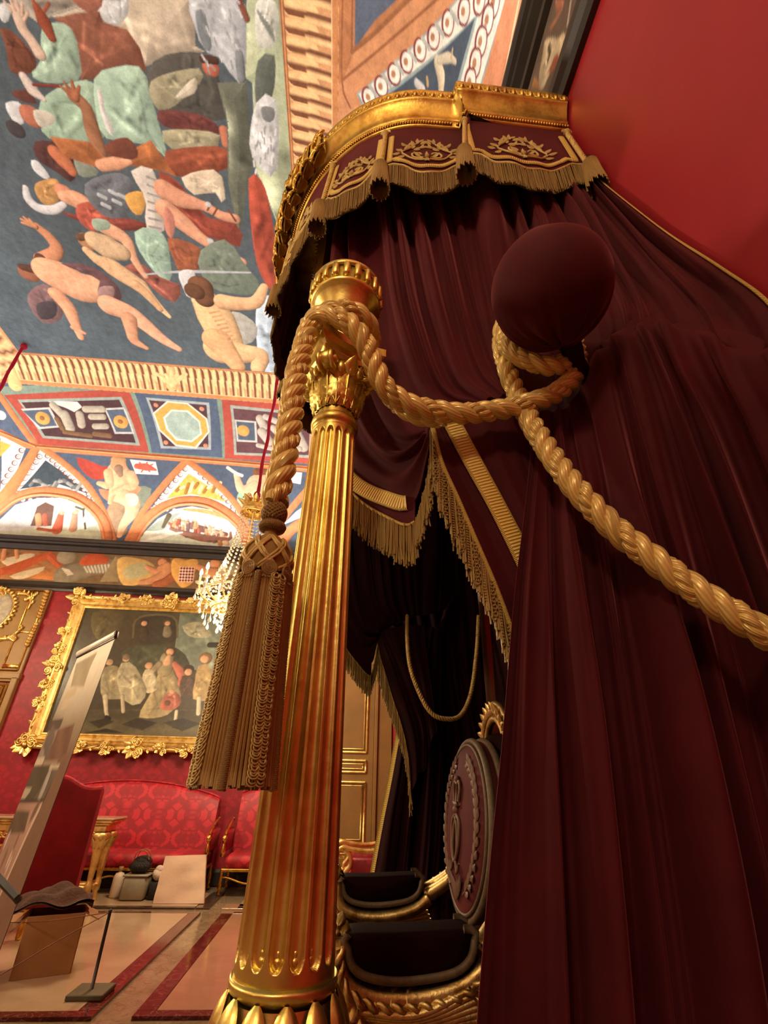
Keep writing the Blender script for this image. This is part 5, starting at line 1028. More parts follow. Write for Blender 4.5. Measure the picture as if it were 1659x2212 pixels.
b = MB(); b.lathe([(0.030, zd+0.10), (0.036, zd+0.13), (0.034, zd+0.15), (0.02, zd+0.166), (0.001, zd+0.17)], CXY, 48, lambda rr, z, a: rr*(1+0.07*np.cos(12*a))); obj('finial', b, G_COL, column)
rt, zt_ = zr(607, 2106, 116)
b = MB(); b.lathe([(r_sb*0.9, z_sb+0.008), (r_sb*1.0, z_sb-0.001), (r_sb*1.02, z_sb-0.010), (rt*0.98, zt_+0.004), (rt, zt_-0.004), (rt*0.98, zt_-0.012), (rt*0.88, zt_-0.018), (rt*0.86, zt_-0.03)], CXY, 80); obj('base_ring', b, G_COL, column)
NB = 12
for k in range(NB):
    a = 2*pi*(k+0.3)/NB; er = A(cos(a), sin(a), 0); g_ = MB(); t = np.linspace(0, 1, 16)**1.6
    zc_ = zt_-0.012-0.20*t; rc_ = rt*(0.90+0.30*np.sin(pi*np.clip(t*0.75+0.08, 0, 1))-0.30*t**3); wd = 2*pi*rc_/NB*0.49*np.sqrt(np.clip(1-(1-np.clip(t/0.22, 0.02, 1))**2, 0, 1))*np.sqrt(np.clip(1-np.clip((t-0.6)/0.42, 0, 1)**2, 0, 1))
    u = np.linspace(-1, 1, 9); G = np.array([[CXY+er*(rc_[i]+0.6*wd[i]*np.sqrt(max(0, 1-x*x)))+A(-sin(a), cos(a), 0)*wd[i]*x+A(0, 0, zc_[i]) for x in u] for i in range(16)]); g_.grid(G); obj('gadroon', g_, G_COL, column)
b = MB(); tz = np.linspace(0, 1, 16); b.lathe(np.r_[np.stack([rt*(0.88+0.24*np.sin(pi*np.clip(tz*0.75+0.08, 0, 1))-0.30*tz**3), zt_-0.02-0.20*tz], 1), [(rt*0.45, zt_-0.26), (rt*0.42, zt_-0.30), (rt*0.9, zt_-0.34), (rt*1.0, zt_-0.36)]], CXY, 64); obj('base_bulb', b, G_COL, column)
b = MB(); h = zt_-0.36-0.30; b.bbox(CXY+A(0, 0, 0.30+h-0.02), (0.27, 0.27, 0.04), 0.006); b.bbox(CXY+A(0, 0, 0.30+h/2), (0.23, 0.23, h-0.02), 0.01); b.bbox(CXY+A(0, 0, 0.33), (0.28, 0.28, 0.06), 0.01); obj('pedestal', b, G_COL, column, smooth=False)

# ------------------------------------------------------------------ thick golden cord with its tassel
RR = 0.0285
def rope_strands(P, R_, pitch, parent, mat, seg=10, step=0.006, name='strand', bead=True):
    P = resamp(np.asarray(P, float), step); T, N, B = frames(P); L = np.r_[0, np.cumsum(np.linalg.norm(np.diff(P, axis=0), axis=1))]; ph = 2*pi*L/pitch
    for k in range(3):
        a = ph+k*2*pi/3; Q = P+0.50*R_*(np.cos(a)[:, None]*N+np.sin(a)[:, None]*B); b = MB()
        if k < 2 or not bead: b.tube(Q, R_*0.56, seg, vs=1)
        else:
            T2, N2, B2 = frames(Q)
            for j in range(3):
                c = -ph*2.6+j*2*pi/3; b.tube(Q+0.27*R_*(np.cos(c)[:, None]*N2+np.sin(c)[:, None]*B2), R_*0.31, 7, vs=1)
        obj(name, b, mat, parent)
rope = thing('golden_cord', at(592, 1085, 0.85), 'thick twisted golden cord looped round the column and boss, ending in a big bullion tassel', 'rope')
zN = at(738, 682, Y=0.915)[2]; cN = CXY+A(0, 0, zN)
coil = lambda a, r, dz: cN+A(r*cos(a), r*sin(a), dz)
TP = at(592, 1088, 0.85)
p1 = [TP, at(612, 1000, 0.85), at(628, 900, 0.86), at(640, 810, 0.88), at(657, 745, 0.90), at(676, 694, 0.915)]
p1 += [coil(a, 0.088, dz) for a, dz in ((-pi*0.62, 0.020), (-pi*0.42, 0.026), (-pi*0.2, 0.018), (0.05*pi, 0.006), (0.3*pi, 0.0), (0.6*pi, -0.004), (0.9*pi, -0.004))]
p1 += [at(670, 708, 0.915), at(704, 684, 0.885), at(748, 695, 0.87), at(787, 738, 0.88), at(808, 790, 0.90), at(835, 840, 0.92), at(880, 872, 0.94), at(930, 885, 0.95), at(990, 893, 0.955), at(1060, 888, 0.96), at(1130, 874, 0.955), at(1195, 852, 0.955), at(1235, 818, 0.96), at(1248, 775, 0.98), at(1232, 715, 1.02), at(1165, 672, 1.05), at(1105, 690, 1.02), at(1090, 735, 0.985), at(1112, 760, 0.955), at(1150, 782, 0.935), at(1195, 790, 0.935), at(1232, 770, 0.965), at(1225, 705, 1.05), at(1160, 655, 1.09), at(1095, 690, 1.05), at(1083, 740, 1.03), at(1096, 800, 1.01), at(1118, 855, 1.005), at(1148, 915, 0.955), at(1195, 990, 0.92), at(1255, 1068, 0.89), at(1330, 1143, 0.87), at(1410, 1207, 0.85), at(1500, 1273, 0.83), at(1600, 1337, 0.81), at(1690, 1390, 0.80), at(1800, 1455, 0.79)]
rope_strands(p1, RR, 0.125, rope, SILK)
p2 = [coil(0.15*pi, 0.075, -0.015), at(815, 800, 1.06), at(838, 850, 1.04), at(870, 882, 1.01), at(910, 900, 0.99), at(960, 905, 0.975)]; rope_strands(p2, RR*0.9, 0.125, rope, SILK)
tas = thing('tassel', TP, None, None); tas.parent = rope; tas.location = A(*TP)-woff(rope)
del WOFF[tas.name]; WOFF[tas.name] = A(*TP)
TX, TY = at(548, 1400, 0.85)[0], 0.85
tz_ = lambda py: at(595-0.15*(py-1110), py, 0.85)[2]
wpx = lambda hw, py: hw*0.85/ray(560, py)[1]/FPX
def lat(prof): return [(wpx(h, y), tz_(y)) for h, y in prof]
AX = A(TX, TY, 0)
b = MB(); b.lathe(lat([(6, 1078), (14, 1086), (24, 1098), (27, 1110), (24, 1122), (14, 1130), (10, 1134)]), AX, 32); k1 = obj('tassel_knob', b, SILK_T, tas)
b = MB()
for sgn in (-1, 1):
    for j in range(16):
        t = np.linspace(0, 1, 14); a = j*2*pi/16+sgn*t*2.2; rr = np.interp(t, [0, 0.2, 0.5, 0.8, 1], [wpx(13, 1086), wpx(24, 1098), wpx(27.5, 1110), wpx(24.5, 1122), wpx(14, 1130)]); z = np.interp(t, [0, 0.2, 0.5, 0.8, 1], [tz_(1086), tz_(1098), tz_(1110), tz_(1122), tz_(1130)]); b.tube(AX+np.stack([rr*np.cos(a), rr*np.sin(a), z], 1), 0.0016, 4)
obj('netting', b, SILK_T, tas, kind='stuff')
b = MB(); c0 = AX+A(0, 0, tz_(1139)); a = np.linspace(0, 2*pi, 40)[:-1]; b.tube(c0+np.stack([wpx(19, 1139)*np.cos(a), wpx(19, 1139)*np.sin(a), 0*a], 1), 0.0085, 10, closed=True)
for j in range(46): aa_ = j*2*pi/46; cc = c0+wpx(19, 1139)*A(cos(aa_), sin(aa_), 0); q = np.linspace(0, 2*pi, 9)[:-1]; b.tube(cc+0.0088*(np.cos(q)[:, None]*A(cos(aa_), sin(aa_), 0)+np.sin(q)[:, None]*A(0, 0, 1))+(q*0.0006)[:, None]*A(-sin(aa_), cos(aa_), 0), 0.0014, 4, closed=True)
obj('tassel_collar', b, SILK_T, tas)
prof = lat([(13, 1146), (15, 1158), (30, 1170), (46, 1192), (52, 1215), (50, 1232), (44, 1244), (30, 1250)])
b = MB(); b.lathe(prof, AX, 40, lambda rr, z, a: rr*(1+0.006*np.cos(z*2600))); k2 = obj('tassel_head', b, SILK_T, tas)
pr = np.array(prof[2:7])[::-1]; b = MB()
for sgn in (-1, 1):
    for j in range(7):
        t = np.linspace(0, 1, 26); z = np.interp(t, np.linspace(0, 1, len(pr)), pr[:, 1]); rr = np.interp(t, np.linspace(0, 1, len(pr)), pr[:, 0])+0.003
        for da in (-0.075, 0.075): a = j*2*pi/7+sgn*t*1.35+da; b.tube(AX+np.stack([rr*np.cos(a), rr*np.sin(a), z], 1), 0.0028, 5)
obj('lattice_braid', b, SILK, tas)
for j in range(8):
    a = j*2*pi/8+0.3; er = A(cos(a), sin(a), 0); c = AX+er*(wpx(47, 1246)+0.004)+A(0, 0, tz_(1246)); R = align(er); q = np.linspace(0, 2*pi, 15)[:-1]; r_ = MB(); u, v = R[:, 0], R[:, 1]
    for rad in (0.0125, 0.0085, 0.0045): r_.tube(c+er*(0.004)+rad*(np.cos(q)[:, None]*u+np.sin(q)[:, None]*v), 0.0024, 5, closed=True)
    r_.ball(c+er*0.003, 0.004, 6, 4)
    for kx in range(5): r_.leaf(c+A(0, 0, -0.006), c+A(0, 0, -0.020)+(kx-2)*0.006*A(-sin(a), cos(a), 0)+er*0.004, er, 0.004, 0.2, 5)
    obj('rosette', r_, SILK_T, tas)
# skirt: plain cords, wound cords and columns of loops
zt0, zt1 = tz_(1256), tz_(1706); r0, r1 = wpx(55, 1256), wpx(86, 1700)
rs = lambda t: r0+(r1-r0)*t
b = MB(); b.lathe([(r0*0.9, zt0), (rs(0.5)*0.9, (zt0+zt1)/2), (r1*0.9, zt1+0.02), (r1*0.4, zt1+0.03)], AX, 40); obj('skirt_core', b, SILK_T, tas)
b = MB(); wb = MB(); nC = 68; g = np.random.default_rng(12); A0 = -pi/2-0.06
loop0 = None
for j in range(nC):
    a = A0+2*pi*j/nC; sec = (j % 17)
    if sec in (7, 8, 9): continue        # loop columns
    t = np.linspace(0, 1, 14); rr = rs(t)*(1+0.01*g.normal()); ww = a+0.012*np.sin(t*5+g.uniform(0, 6))*t; ln = 1-0.02*g.uniform(0, 1); z = zt0+(zt1-zt0)*t*ln
    P = AX+np.stack([rr*np.cos(ww), rr*np.sin(ww), z], 1)
    if sec in (0,):
        if sec == 0:
            tt_ = np.linspace(0, 1, 900); rr = rs(tt_)*1.015; ph = tt_*2*pi*120; er = A(cos(a), sin(a), 0); sd = A(-sin(a), cos(a), 0)
            wb.tube(AX+er*(rr+0.0052*np.sin(ph))[:, None]+sd*(0.0052*np.cos(ph))[:, None]+A(0, 0, 1)*(zt0+(zt1-zt0)*tt_)[:, None], 0.0023, 4)
    else: b.tube(P, 0.0027, 6)
obj('skirt_cords', b, SILK_T, tas, kind='stuff'); obj('wound_cord', wb, SILK_T, tas, kind='stuff')
q = np.linspace(-0.48*pi, 1.48*pi, 15); lp = MB()
for dr in (0.0, 0.0032): lp.tube(np.stack([np.zeros_like(q)-0.001*dr, (0.0082-dr)*np.cos(q), -(0.0088-dr)*np.sin(q)-0.002], 1)+A(dr*0.6, 0, 0), 0.0013, 5)
lpm = mesh('loop', lp, SILK)
for s_ in range(4):
    ac = A0+2*pi*(s_*17+8)/nC
    if s_ in (1, 2): continue                      # the two columns on the far side are not in view
    for k in range(38):
        t = (k+0.5)/38
        for side in (-1, 1):
            a = ac+side*0.10/(1+0.35*t); o = bpy.data.objects.new('loop', lpm); COL.objects.link(o); o.parent = tas
            p_ = AX+A((rs(t)+0.004)*cos(a), (rs(t)+0.004)*sin(a), zt0+(zt1-zt0)*t*0.97)-A(*TP); o.location = p_; o.rotation_euler = (side*0.55+g.normal()*0.12, -0.35+g.normal()*0.1, a)
b = MB()
for s_ in range(4):
    ac = A0+2*pi*(s_*17+8)/nC
    for da in (-0.13, -0.05, 0.05, 0.13): t = np.linspace(0, 1, 8); b.tube(AX+np.stack([rs(t)*0.95*np.cos(ac+da), rs(t)*0.95*np.sin(ac+da), zt0+(zt1-zt0)*t], 1), 0.003, 5)
obj('skirt_cords', b, SILK_T, tas, kind='stuff')
# thin cord on the far side
tr = thing('thin_golden_cord', at(960, 1555, 2.75), 'thin twisted golden cord hanging in a loop in the shadow behind the throne', 'rope')
rope_strands([at(880, 1330, 2.9), at(880, 1380, 2.8), at(886, 1440, 2.72), at(905, 1495, 2.7), at(930, 1538, 2.7), at(960, 1553, 2.7), at(995, 1545, 2.72), at(1018, 1495, 2.75), at(1030, 1405, 2.8), at(1034, 1330, 2.85)], 0.0125, 0.045, tr, SILK, 6, 0.006, 'strand', False)

# ------------------------------------------------------------------ the throne
throne = thing('throne', (0.30, YC, 0.30), 'gilded throne with winged arms, dark velvet pads and an oval embroidered back', 'throne')
GREYB = simple('tarnished_braid', (98, 82, 58), 0.6, 0.2, 0.25, 60)
EMB = simple('faded_embroidery', (112, 84, 64), 0.6, 0.1, 0.2, 40)
VELB = velvet('faded_velvet_back', (72, 26, 24), 0.3)
def throne_arm(mir):
    X = (lambda P: mirror(P)) if mir else (lambda P: np.asarray(P, float))
    Yf, Yb = 1.555, 1.665
    out = [at(x, y, Y=Yf) for x, y in ((752, 2018), (752, 2052), (760, 2085), (790, 2108), (850, 2118), (920, 2113), (985, 2098), (1016, 2070), (1024, 2035), (1022, 2008), (960, 2008), (860, 2014))]
    O2 = spline(np.array(out)[:, [0, 2]], 44, True); cxz = O2.mean(0); b = MB(); rings_ = []
    for f, y in ((0.001, Yf-0.012), (0.7, Yf-0.010), (0.93, Yf-0.004), (1.0, Yf+0.010), (1.0, Yb-0.01), (0.93, Yb+0.004), (0.001, Yb+0.012)):
        q = cxz+(O2-cxz)*f; rings_.append(np.stack([q[:, 0], np.full(44, y), q[:, 1]], 1))
    b.grid(X(np.array(rings_)), cv=True); pad = obj('arm_pad', b, VELK, throne)
    low = [i for i in range(44)]; q = cxz+(O2-cxz)*1.0; ring = np.stack([q[:, 0], np.full(44, Yf-0.004), q[:, 1]], 1); b = MB(); sel = ring[0:28]; b.tube(X(sel), 0.010, 8, flat=1.0); b.tube(X(sel+A(0, Yb-Yf+0.008, 0)), 0.010, 8); obj('pad_braid', b, GREYB, pad)
    # carved wing under the pad
    def xz(pts): return [at(x, y, Y=1.60) for x, y in pts]
    rail = xz([(736, 2020), (736, 2075), (752, 2115), (800, 2142), (870, 2148), (940, 2138), (1000, 2115), (1040, 2080)]); b = MB()
    for dy in (-0.035, 0.0, 0.035, 0.07): b.tube(X(spline(np.array(rail)+A(0, dy, 0), 36)), np.linspace(0.018, 0.022, 36), 8)
    obj('arm_rail', b, G_THR, throne)
    b = MB(); P = spline(np.array(rail)+A(0, -0.05, -0.012), 60); T, N, B = frames(P); ln = np.arange(60)
    for ph in (0, pi): b.tube(X(P+0.007*(np.cos(ln*0.7+ph)[:, None]*N+np.sin(ln*0.7+ph)[:, None]*B)), 0.008, 6)
    obj('carved_rope_edge', b, G_THR, throne)
    for k in range(6):      # flight feathers
        f = k/5.0; st = at(770+40*f, 2170+34*f, Y=1.6); en = at(1040+6*k, 2100+16*k, Y=1.6); mid = at(900+20*f, 2172+26*f, Y=1.6); fb = MB(); P = spline([st, mid, en], 20)+A(0, -0.045, 0); w_ = 0.013*np.sin(pi*np.clip(np.linspace(0.08, 0.97, 20), 0, 1))**0.4
        fb.tube(X(P), w_, 7, flat=1.6)
        for j in range(2, 18, 2): fb.tube(X(np.array([P[j]+A(0, -0.012, 0.007), P[j+1]+A(0, -0.012, -0.010)])), 0.003, 4)
        obj('feather', fb, G_THR, throne)
    g = np.random.default_rng(6)
    for r_ in range(6):     # covert scales on the body of the wing and the front support
        for c_ in range(6):
            x = 715+c_*34+(r_ % 2)*17; y = 2160+r_*24-c_*2; p_ = at(x, y, Y=1.56); lf = MB(); lf.leaf(X(p_+A(0.012, 0.01, 0.018)), X(p_+A(-0.008, -0.012, -0.018)), (0, -1 if not mir else 1, 0.3), 0.019, 0.15, 6, 0.0, 0.5); obj('scale', lf, G_THR, throne)
    for r_ in range(11):
        for c_ in range(3):
            x = 700+c_*18+(r_ % 2)*9; y = 1985+r_*20; p_ = at(x, y, Y=1.60); lf = MB(); lf.leaf(X(p_+A(0.004, 0.01, 0.014)), X(p_+A(-0.006, -0.012, -0.014)), (-0.3, -1 if not mir else 1, 0.2), 0.014, 0.15, 6, 0.0, 0.5); obj('scale', lf, G_THR, throne)
    b = MB(); P = spline([at(735, 1985, Y=1.63), at(712, 2040, Y=1.63), at(716, 2110, Y=1.63), at(760, 2190, Y=1.63), at(750, 2300, Y=1.63), (0.06, 1.63, 0.45), (0.03, 1.63, 0.31)], 40); b.tube(X(P), np.r_[np.linspace(0.022, 0.05, 20), np.linspace(0.05, 0.025, 20)], 12); obj('front_support', b, G_THR, throne)
    b = MB(); P = spline([(0.40, 1.62, 0.985), (0.44, 1.65, 1.01), (0.50, 1.70, 1.06), (0.545, 1.76, 1.13)], 20)
    for dy in (-0.03, 0, 0.03): b.tube(X(P+A(0, dy, -0.012*abs(dy)/0.03)), np.linspace(0.024, 0.018, 20), 8)
    for j in range(2, 19, 3): b.ball(X(P[j]+A(-0.01, -0.045, 0.0)), 0.011, 7, 5)
    obj('rear_rail', b, G_THR, throne)
    b = MB(); b.tube(X(spline([(0.56, 1.70, 1.16), (0.55, 1.70, 0.8), (0.56, 1.70, 0.5), (0.60, 1.70, 0.31)], 16)), 0.03, 10); obj('rear_leg', b, G_THR, throne)
throne_arm(False); throne_arm(True)
b = MB(); b.bbox((0.29, YC, 0.70), (0.50, 0.74, 0.10), 0.04); obj('seat', b, VELK, throne)
b = MB(); b.bbox((0.29, YC, 0.615), (0.54, 0.80, 0.075), 0.015); obj('seat_rail', b, G_THR, throne)
# oval back
bc = A(0.50, YC, 1.235); up = A(0.10, 0, 1); up = up/np.linalg.norm(up); nb = np.cross(A(0, 1, 0), up); nb = nb*np.sign(nb@A(-1, 0, 0)); EY, EZ = 0.325, 0.275
def ov(y, z, o=0.0): return bc+A(0, 1, 0)*np.asarray(y)[..., None]*EY+up*np.asarray(z)[..., None]*EZ+nb*np.asarray(o)[..., None]
a = np.linspace(0, 2*pi, 64, endpoint=False); b = MB(); G = np.array([ov(r_*np.cos(a), r_*np.sin(a), o+0*a) for r_, o in ((0.01, 0.050), (0.5, 0.046), (0.85, 0.034), (0.97, 0.018), (1.0, 0.0), (1.0, -0.04), (0.3, -0.05))]); b.grid(G, cv=True); back = obj('oval_back', b, VELB, throne)
b = MB(); 
for r_, o, t in ((0.985, 0.012, 0.012), (0.93, 0.024, 0.006), (1.0, -0.03, 0.014)): b.tube(ov(r_*np.cos(a), r_*np.sin(a), o+0*a), t, 8, closed=True)
obj('back_braid', b, GREYB, back)
b = MB(); g = np.random.default_rng(3)
for sgn in (-1, 1):
    th = np.linspace(-1.15, 1.25, 30); P = ov(sgn*0.74*np.cos(th), 0.76*np.sin(th), 0.042+0*th); b.tube(P, 0.004, 5)
    for k in range(1, 29, 2):
        for s2 in (-1, 1):
            d = P[min(k+1, 29)]-P[k-1]; d = d/np.linalg.norm(d); e = np.cross(d, nb)*s2; b.leaf(P[k], P[k]+d*0.036+e*0.024, nb, 0.011, 0.05, 5)
for k in range(9): b.leaf(ov(A(0), A(-0.80), A(0.044))[0], ov(A((k-4)*0.085), A(-0.62+0.03*abs(k-4)), A(0.044))[0], nb, 0.010, 0.1, 5)
obj('laurel_embroidery', b, EMB, back)
b = MB(); O_ = lambda pts: np.array([ov(A(y), A(z), A(0.054))[0] for y, z in pts])
for sgn in (-1, 1):
    b.tube(spline(O_([(0.0, 0.10), (0.16*sgn, 0.0), (0.15*sgn, -0.25), (0.02*sgn, -0.42), (-0.10*sgn, -0.30), (-0.06*sgn, -0.05), (0.06*sgn, 0.08)]), 30), 0.006, 6); b.tube(spline(O_([(0.05*sgn, -0.40), (0.13*sgn, -0.52), (0.19*sgn, -0.42)]), 12), 0.005, 6)
    b.tube(spline(O_([(0.10*sgn, 0.24), (0.15*sgn, 0.38), (0.09*sgn, 0.47), (0, 0.44)]), 12), 0.006, 6)
b.tube(spline(O_([(-0.11, 0.22), (0, 0.20), (0.11, 0.22)]), 10), 0.009, 6); b.tube(O_([(0, 0.22), (0, 0.44)]), 0.006, 6); b.ball(O_([(0, 0.50)])[0], 0.012, 8, 6); b.ball(O_([(0, 0.14)])[0], 0.014, 8, 6)
obj('crowned_monogram', b, EMB, back)
b = MB()
for r_, t in ((0.150, 0.020), (0.118, 0.014), (0.178, 0.012)):
    a2 = np.linspace(-0.15*pi, 1.15*pi, 30); b.tube(np.stack([0.60+0*a2, YC-0.07+r_*np.cos(a2), 1.475+r_*0.9*np.sin(a2)], 1), t, 8)
for k in range(16): a2 = -0.1*pi+1.2*pi*k/15; b.leaf((0.585, YC-0.07+0.135*cos(a2), 1.475+0.12*sin(a2)), (0.585, YC-0.07+0.185*cos(a2), 1.475+0.168*sin(a2)), (-1, 0, 0), 0.014, 0.2, 5)
obj('carved_crest', b, G_THR, throne)
b = MB(); b.bbox((0.605, YC, 1.25), (0.06, 0.60, 0.56), 0.02); obj('back_upholstery', b, VELK, throne)
# ------------------------------------------------------------------ far wall: big framed group portrait
PY = 9.10
pic = thing('framed_painting', (-3.30, 9.15, 1.7), 'large dark group portrait in an ornate gilt frame on the red far wall', 'painting')
cx0, cx1, cz0, cz1 = -4.80, -1.80, 1.99, 4.10
o, uv, mp = plane_canvas('canvas', cx0, cx1, cz0, cz1, PY, 'Y', 0.0085, pic, OIL)
p = Painter(uv, (64, 58, 40), mp).zoom(0, 1180, 0.40988); p.relief = 0.4; shade(p, 6, 0.12, 2)
p.poly([(400, 860), (1400, 860), (1400, 1030), (400, 1010)], (84, 78, 54), g=0.08); p.poly([(950, 350), (1400, 350), (1400, 700), (1100, 680), (1000, 640), (920, 540)], (98, 108, 94), g=0.12); p.poly([(960, 420), (1060, 400), (1120, 470), (1010, 480)], (140, 140, 116), 3, 0.1)
p.poly([(490, 350), (640, 345), (640, 420), (600, 500), (500, 480)], (86, 78, 50), 3, 0.1); p.poly([(700, 490), (712, 390), (760, 366), (900, 370), (935, 400), (930, 490), (820, 520)], (54, 50, 36), 3); p.cap([(700, 480), (715, 390), (800, 362), (920, 378), (935, 480)], 5, (92, 84, 56), 0)
p.poly([(640, 560), (760, 520), (940, 540), (1000, 640), (900, 720), (700, 700)], (70, 74, 54), 3, 0.1)
def sitter(x, y, r, wig, coat, cr): p.cap([(x, y+r*2.2), (x+2, y+r*4.4)], [cr*0.7, cr], coat, 0.3); p.dot(x, y-r*0.2, r*1.5, wig); p.dot(x+1, y+1, r, (192, 150, 116))
sitter(757, 405, 13, (58, 48, 34), (62, 54, 38), 26); sitter(880, 405, 12, (80, 66, 44), (118, 110, 88), 24)
p.poly([(826, 690), (860, 640), (905, 640), (930, 700), (962, 760), (915, 860), (850, 900), (745, 905), (735, 880), (790, 780)], (158, 146, 108), 2, 0.16); p.cap([(880, 590), (870, 650)], [34, 40], (146, 136, 104)); p.dot(896, 552, 26, (76, 58, 40)); p.dot(893, 556, 17, (200, 156, 120)); p.cap([(890, 580), (880, 610)], [12, 20], (198, 158, 124)); p.cap([(920, 620), (960, 680), (950, 720)], [14, 26, 16], (172, 104, 86)); p.cap([(840, 620), (810, 650)], 16, (150, 136, 108))
p.poly([(765, 650), (800, 650), (825, 700), (830, 750), (780, 775), (742, 745), (750, 690)], (186, 178, 146), 2, 0.14); p.dot(782, 628, 17, (196, 156, 122)); p.poly([(960, 685), (1015, 685), (1036, 760), (990, 806), (946, 770)], (76, 60, 46), 2, 0.16); p.dot(992, 648, 24, (60, 46, 34)); p.dot(990, 662, 17, (196, 152, 116))
p.poly([(1045, 630), (1105, 630), (1132, 730), (1124, 806), (1018, 806), (1026, 720)], (158, 136, 92), 2, 0.16); p.dot(1080, 588, 30, (120, 92, 60)); p.dot(1075, 594, 19, (198, 156, 120)); p.cap([(1050, 800), (1046, 880)], 12, (196, 188, 158)); p.cap([(1100, 800), (1110, 880)], 12, (180, 170, 140)); p.cap([(1105, 520), (1150, 520)], 14, (40, 38, 30))
p.poly([(548, 640), (600, 628), (640, 650), (650, 720), (660, 795), (600, 806), (538, 795), (530, 700)], (138, 130, 100), 2, 0.16); p.poly([(640, 615), (700, 620), (745, 690), (775, 770), (720, 840), (645, 800), (615, 700)], (166, 160, 130), 2, 0.16); p.dot(662, 592, 15, (186, 156, 122)); p.dot(664, 582, 16, (120, 104, 80)); p.cap([(555, 790), (560, 870), (565, 890)], [14, 11, 9], (198, 188, 156)); p.cap([(645, 790), (650, 870)], 10, (178, 170, 140)); p.cap([(560, 900), (575, 910)], 10, (30, 28, 22)); p.dot(575, 610, 16, (180, 150, 116))
p.poly([(875, 780), (930, 768), (955, 820), (915, 862), (850, 862), (845, 830)], (162, 98, 80), 2, 0.16); p.dot(905, 765, 13, (196, 156, 120)); p.dot(880, 825, 14, (110, 76, 44)); p.cap([(930, 870), (922, 945)], 9, (208, 198, 168)); p.cap([(915, 950), (935, 955)], 7, (30, 28, 22))
for q in ([(640, 940), (720, 905), (830, 930), (750, 970)], [(860, 930), (960, 905), (1060, 935), (960, 975)], [(470, 925), (560, 905), (600, 925), (520, 960)], [(440, 985), (560, 960), (660, 985)]): p.poly(q, (48, 44, 30))
shade(p, 30, 0.08, 6); p.apply(o)
FR = [(0.0, 0.0), (0.0, -0.035), (0.02, -0.045), (0.035, -0.035), (0.06, -0.06), (0.10, -0.085), (0.125, -0.075), (0.135, -0.09), (0.16, -0.085), (0.17, -0.05), (0.21, -0.06), (0.235, -0.045), (0.24, 0.104)]
b = MB(); cs = [(cx0, cz0), (cx1, cz0), (cx1, cz1), (cx0, cz1)]; sg = [(-1, -1), (1, -1), (1, 1), (-1, 1)]
G = np.array([[(x+sx*o_, PY+y_, z+sz*o_) for (x, z), (sx, sz) in zip(cs, sg)] for o_, y_ in FR])
for k in range(4): b.grid(np.stack([G[:, k], G[:, (k+1) % 4]], 1))
obj('frame', b, G_FRM, pic, smooth=False)
g = np.random.default_rng(17)
def carve(c, s, seed, name='carved_ornament'):
    g = np.random.default_rng(seed); r = MB(); c = A(*c)
    for k in range(9):
        a = g.uniform(0, 2*pi); d = A(cos(a), 0, sin(a)); r.leaf(c+d*0.03*s+A(0, -0.02, 0), c+d*s*g.uniform(0.10, 0.16)+A(0, -0.03, 0), (0, -1, 0), 0.045*s, 0.25, 6, 0.15, 0.4)
    for k in range(4):
        a = g.uniform(0, 2*pi); th = np.linspace(0, 3.6*pi, 22); rr = 0.06*s*(1-th/(3.6*pi)*0.85); cc = c+A(cos(a), 0, sin(a))*0.09*s+A(0, -0.03, 0); r.tube(cc+np.stack([rr*np.cos(th+a), -0.02*s*th/11, rr*np.sin(th+a)], 1), np.linspace(0.016, 0.010, 22)*s, 6)
    r.ball(c+A(0, -0.05, 0), (0.035*s, 0.03*s, 0.035*s), 8, 6); obj(name, r, G_FRM, pic)
xm, zm = (cx0+cx1)/2, (cz0+cz1)/2; OF = 0.19
for i, (x, z) in enumerate(((cx0-OF, cz0-OF), (cx0-OF, cz1+OF), (cx1+OF, cz0-OF), (cx1+OF, cz1+OF))): carve((x, PY-0.045, z), 1.2, i)
for i, (x, z) in enumerate(((xm, cz0-OF), (xm, cz1+OF), (cx0-OF, zm), (cx1+OF, zm))): carve((x, PY-0.045, z), 1.15, 10+i)
for i, f in enumerate((0.22, 0.36, 0.64, 0.78)):
    for z in (cz0-OF-0.01, cz1+OF): carve((cx0+f*(cx1-cx0), PY-0.05, z), 0.8, 20+i)
    for x in (cx0-OF, cx1+OF): carve((x, PY-0.05, cz0+f*(cz1-cz0)), 0.8, 30+i)
for (x0, z0, x1, z1) in ((cx0-OF, cz0-0.2, cx0-OF, cz1+0.2), (cx1+OF, cz0-0.2, cx1+OF, cz1+0.2), (cx0-0.2, cz0-OF, cx1+0.2, cz0-OF), (cx0-0.2, cz1+OF, cx1+0.2, cz1+OF)):
    t = np.linspace(0, 1, 120); wv = 0.025*np.sin(t*40); P = np.stack([x0+(x1-x0)*t+(wv if x0 == x1 else 0), np.full(120, PY-0.055), z0+(z1-z0)*t+(wv if z0 == z1 else 0)], 1); r = MB(); r.tube(P, 0.016, 6)
    for k in range(3, 117, 4):
        d = (P[k+1]-P[k]); d = d/np.linalg.norm(d); e = np.cross(d, A(0, 1, 0))*(1 if (k//4) % 2 else -1); r.leaf(P[k], P[k]+d*0.05+e*0.055+A(0, -0.02, 0), (0, -1, 0), 0.022, 0.2, 5, 0.1, 0.4)
    obj('carved_garland', r, G_FRM, pic)

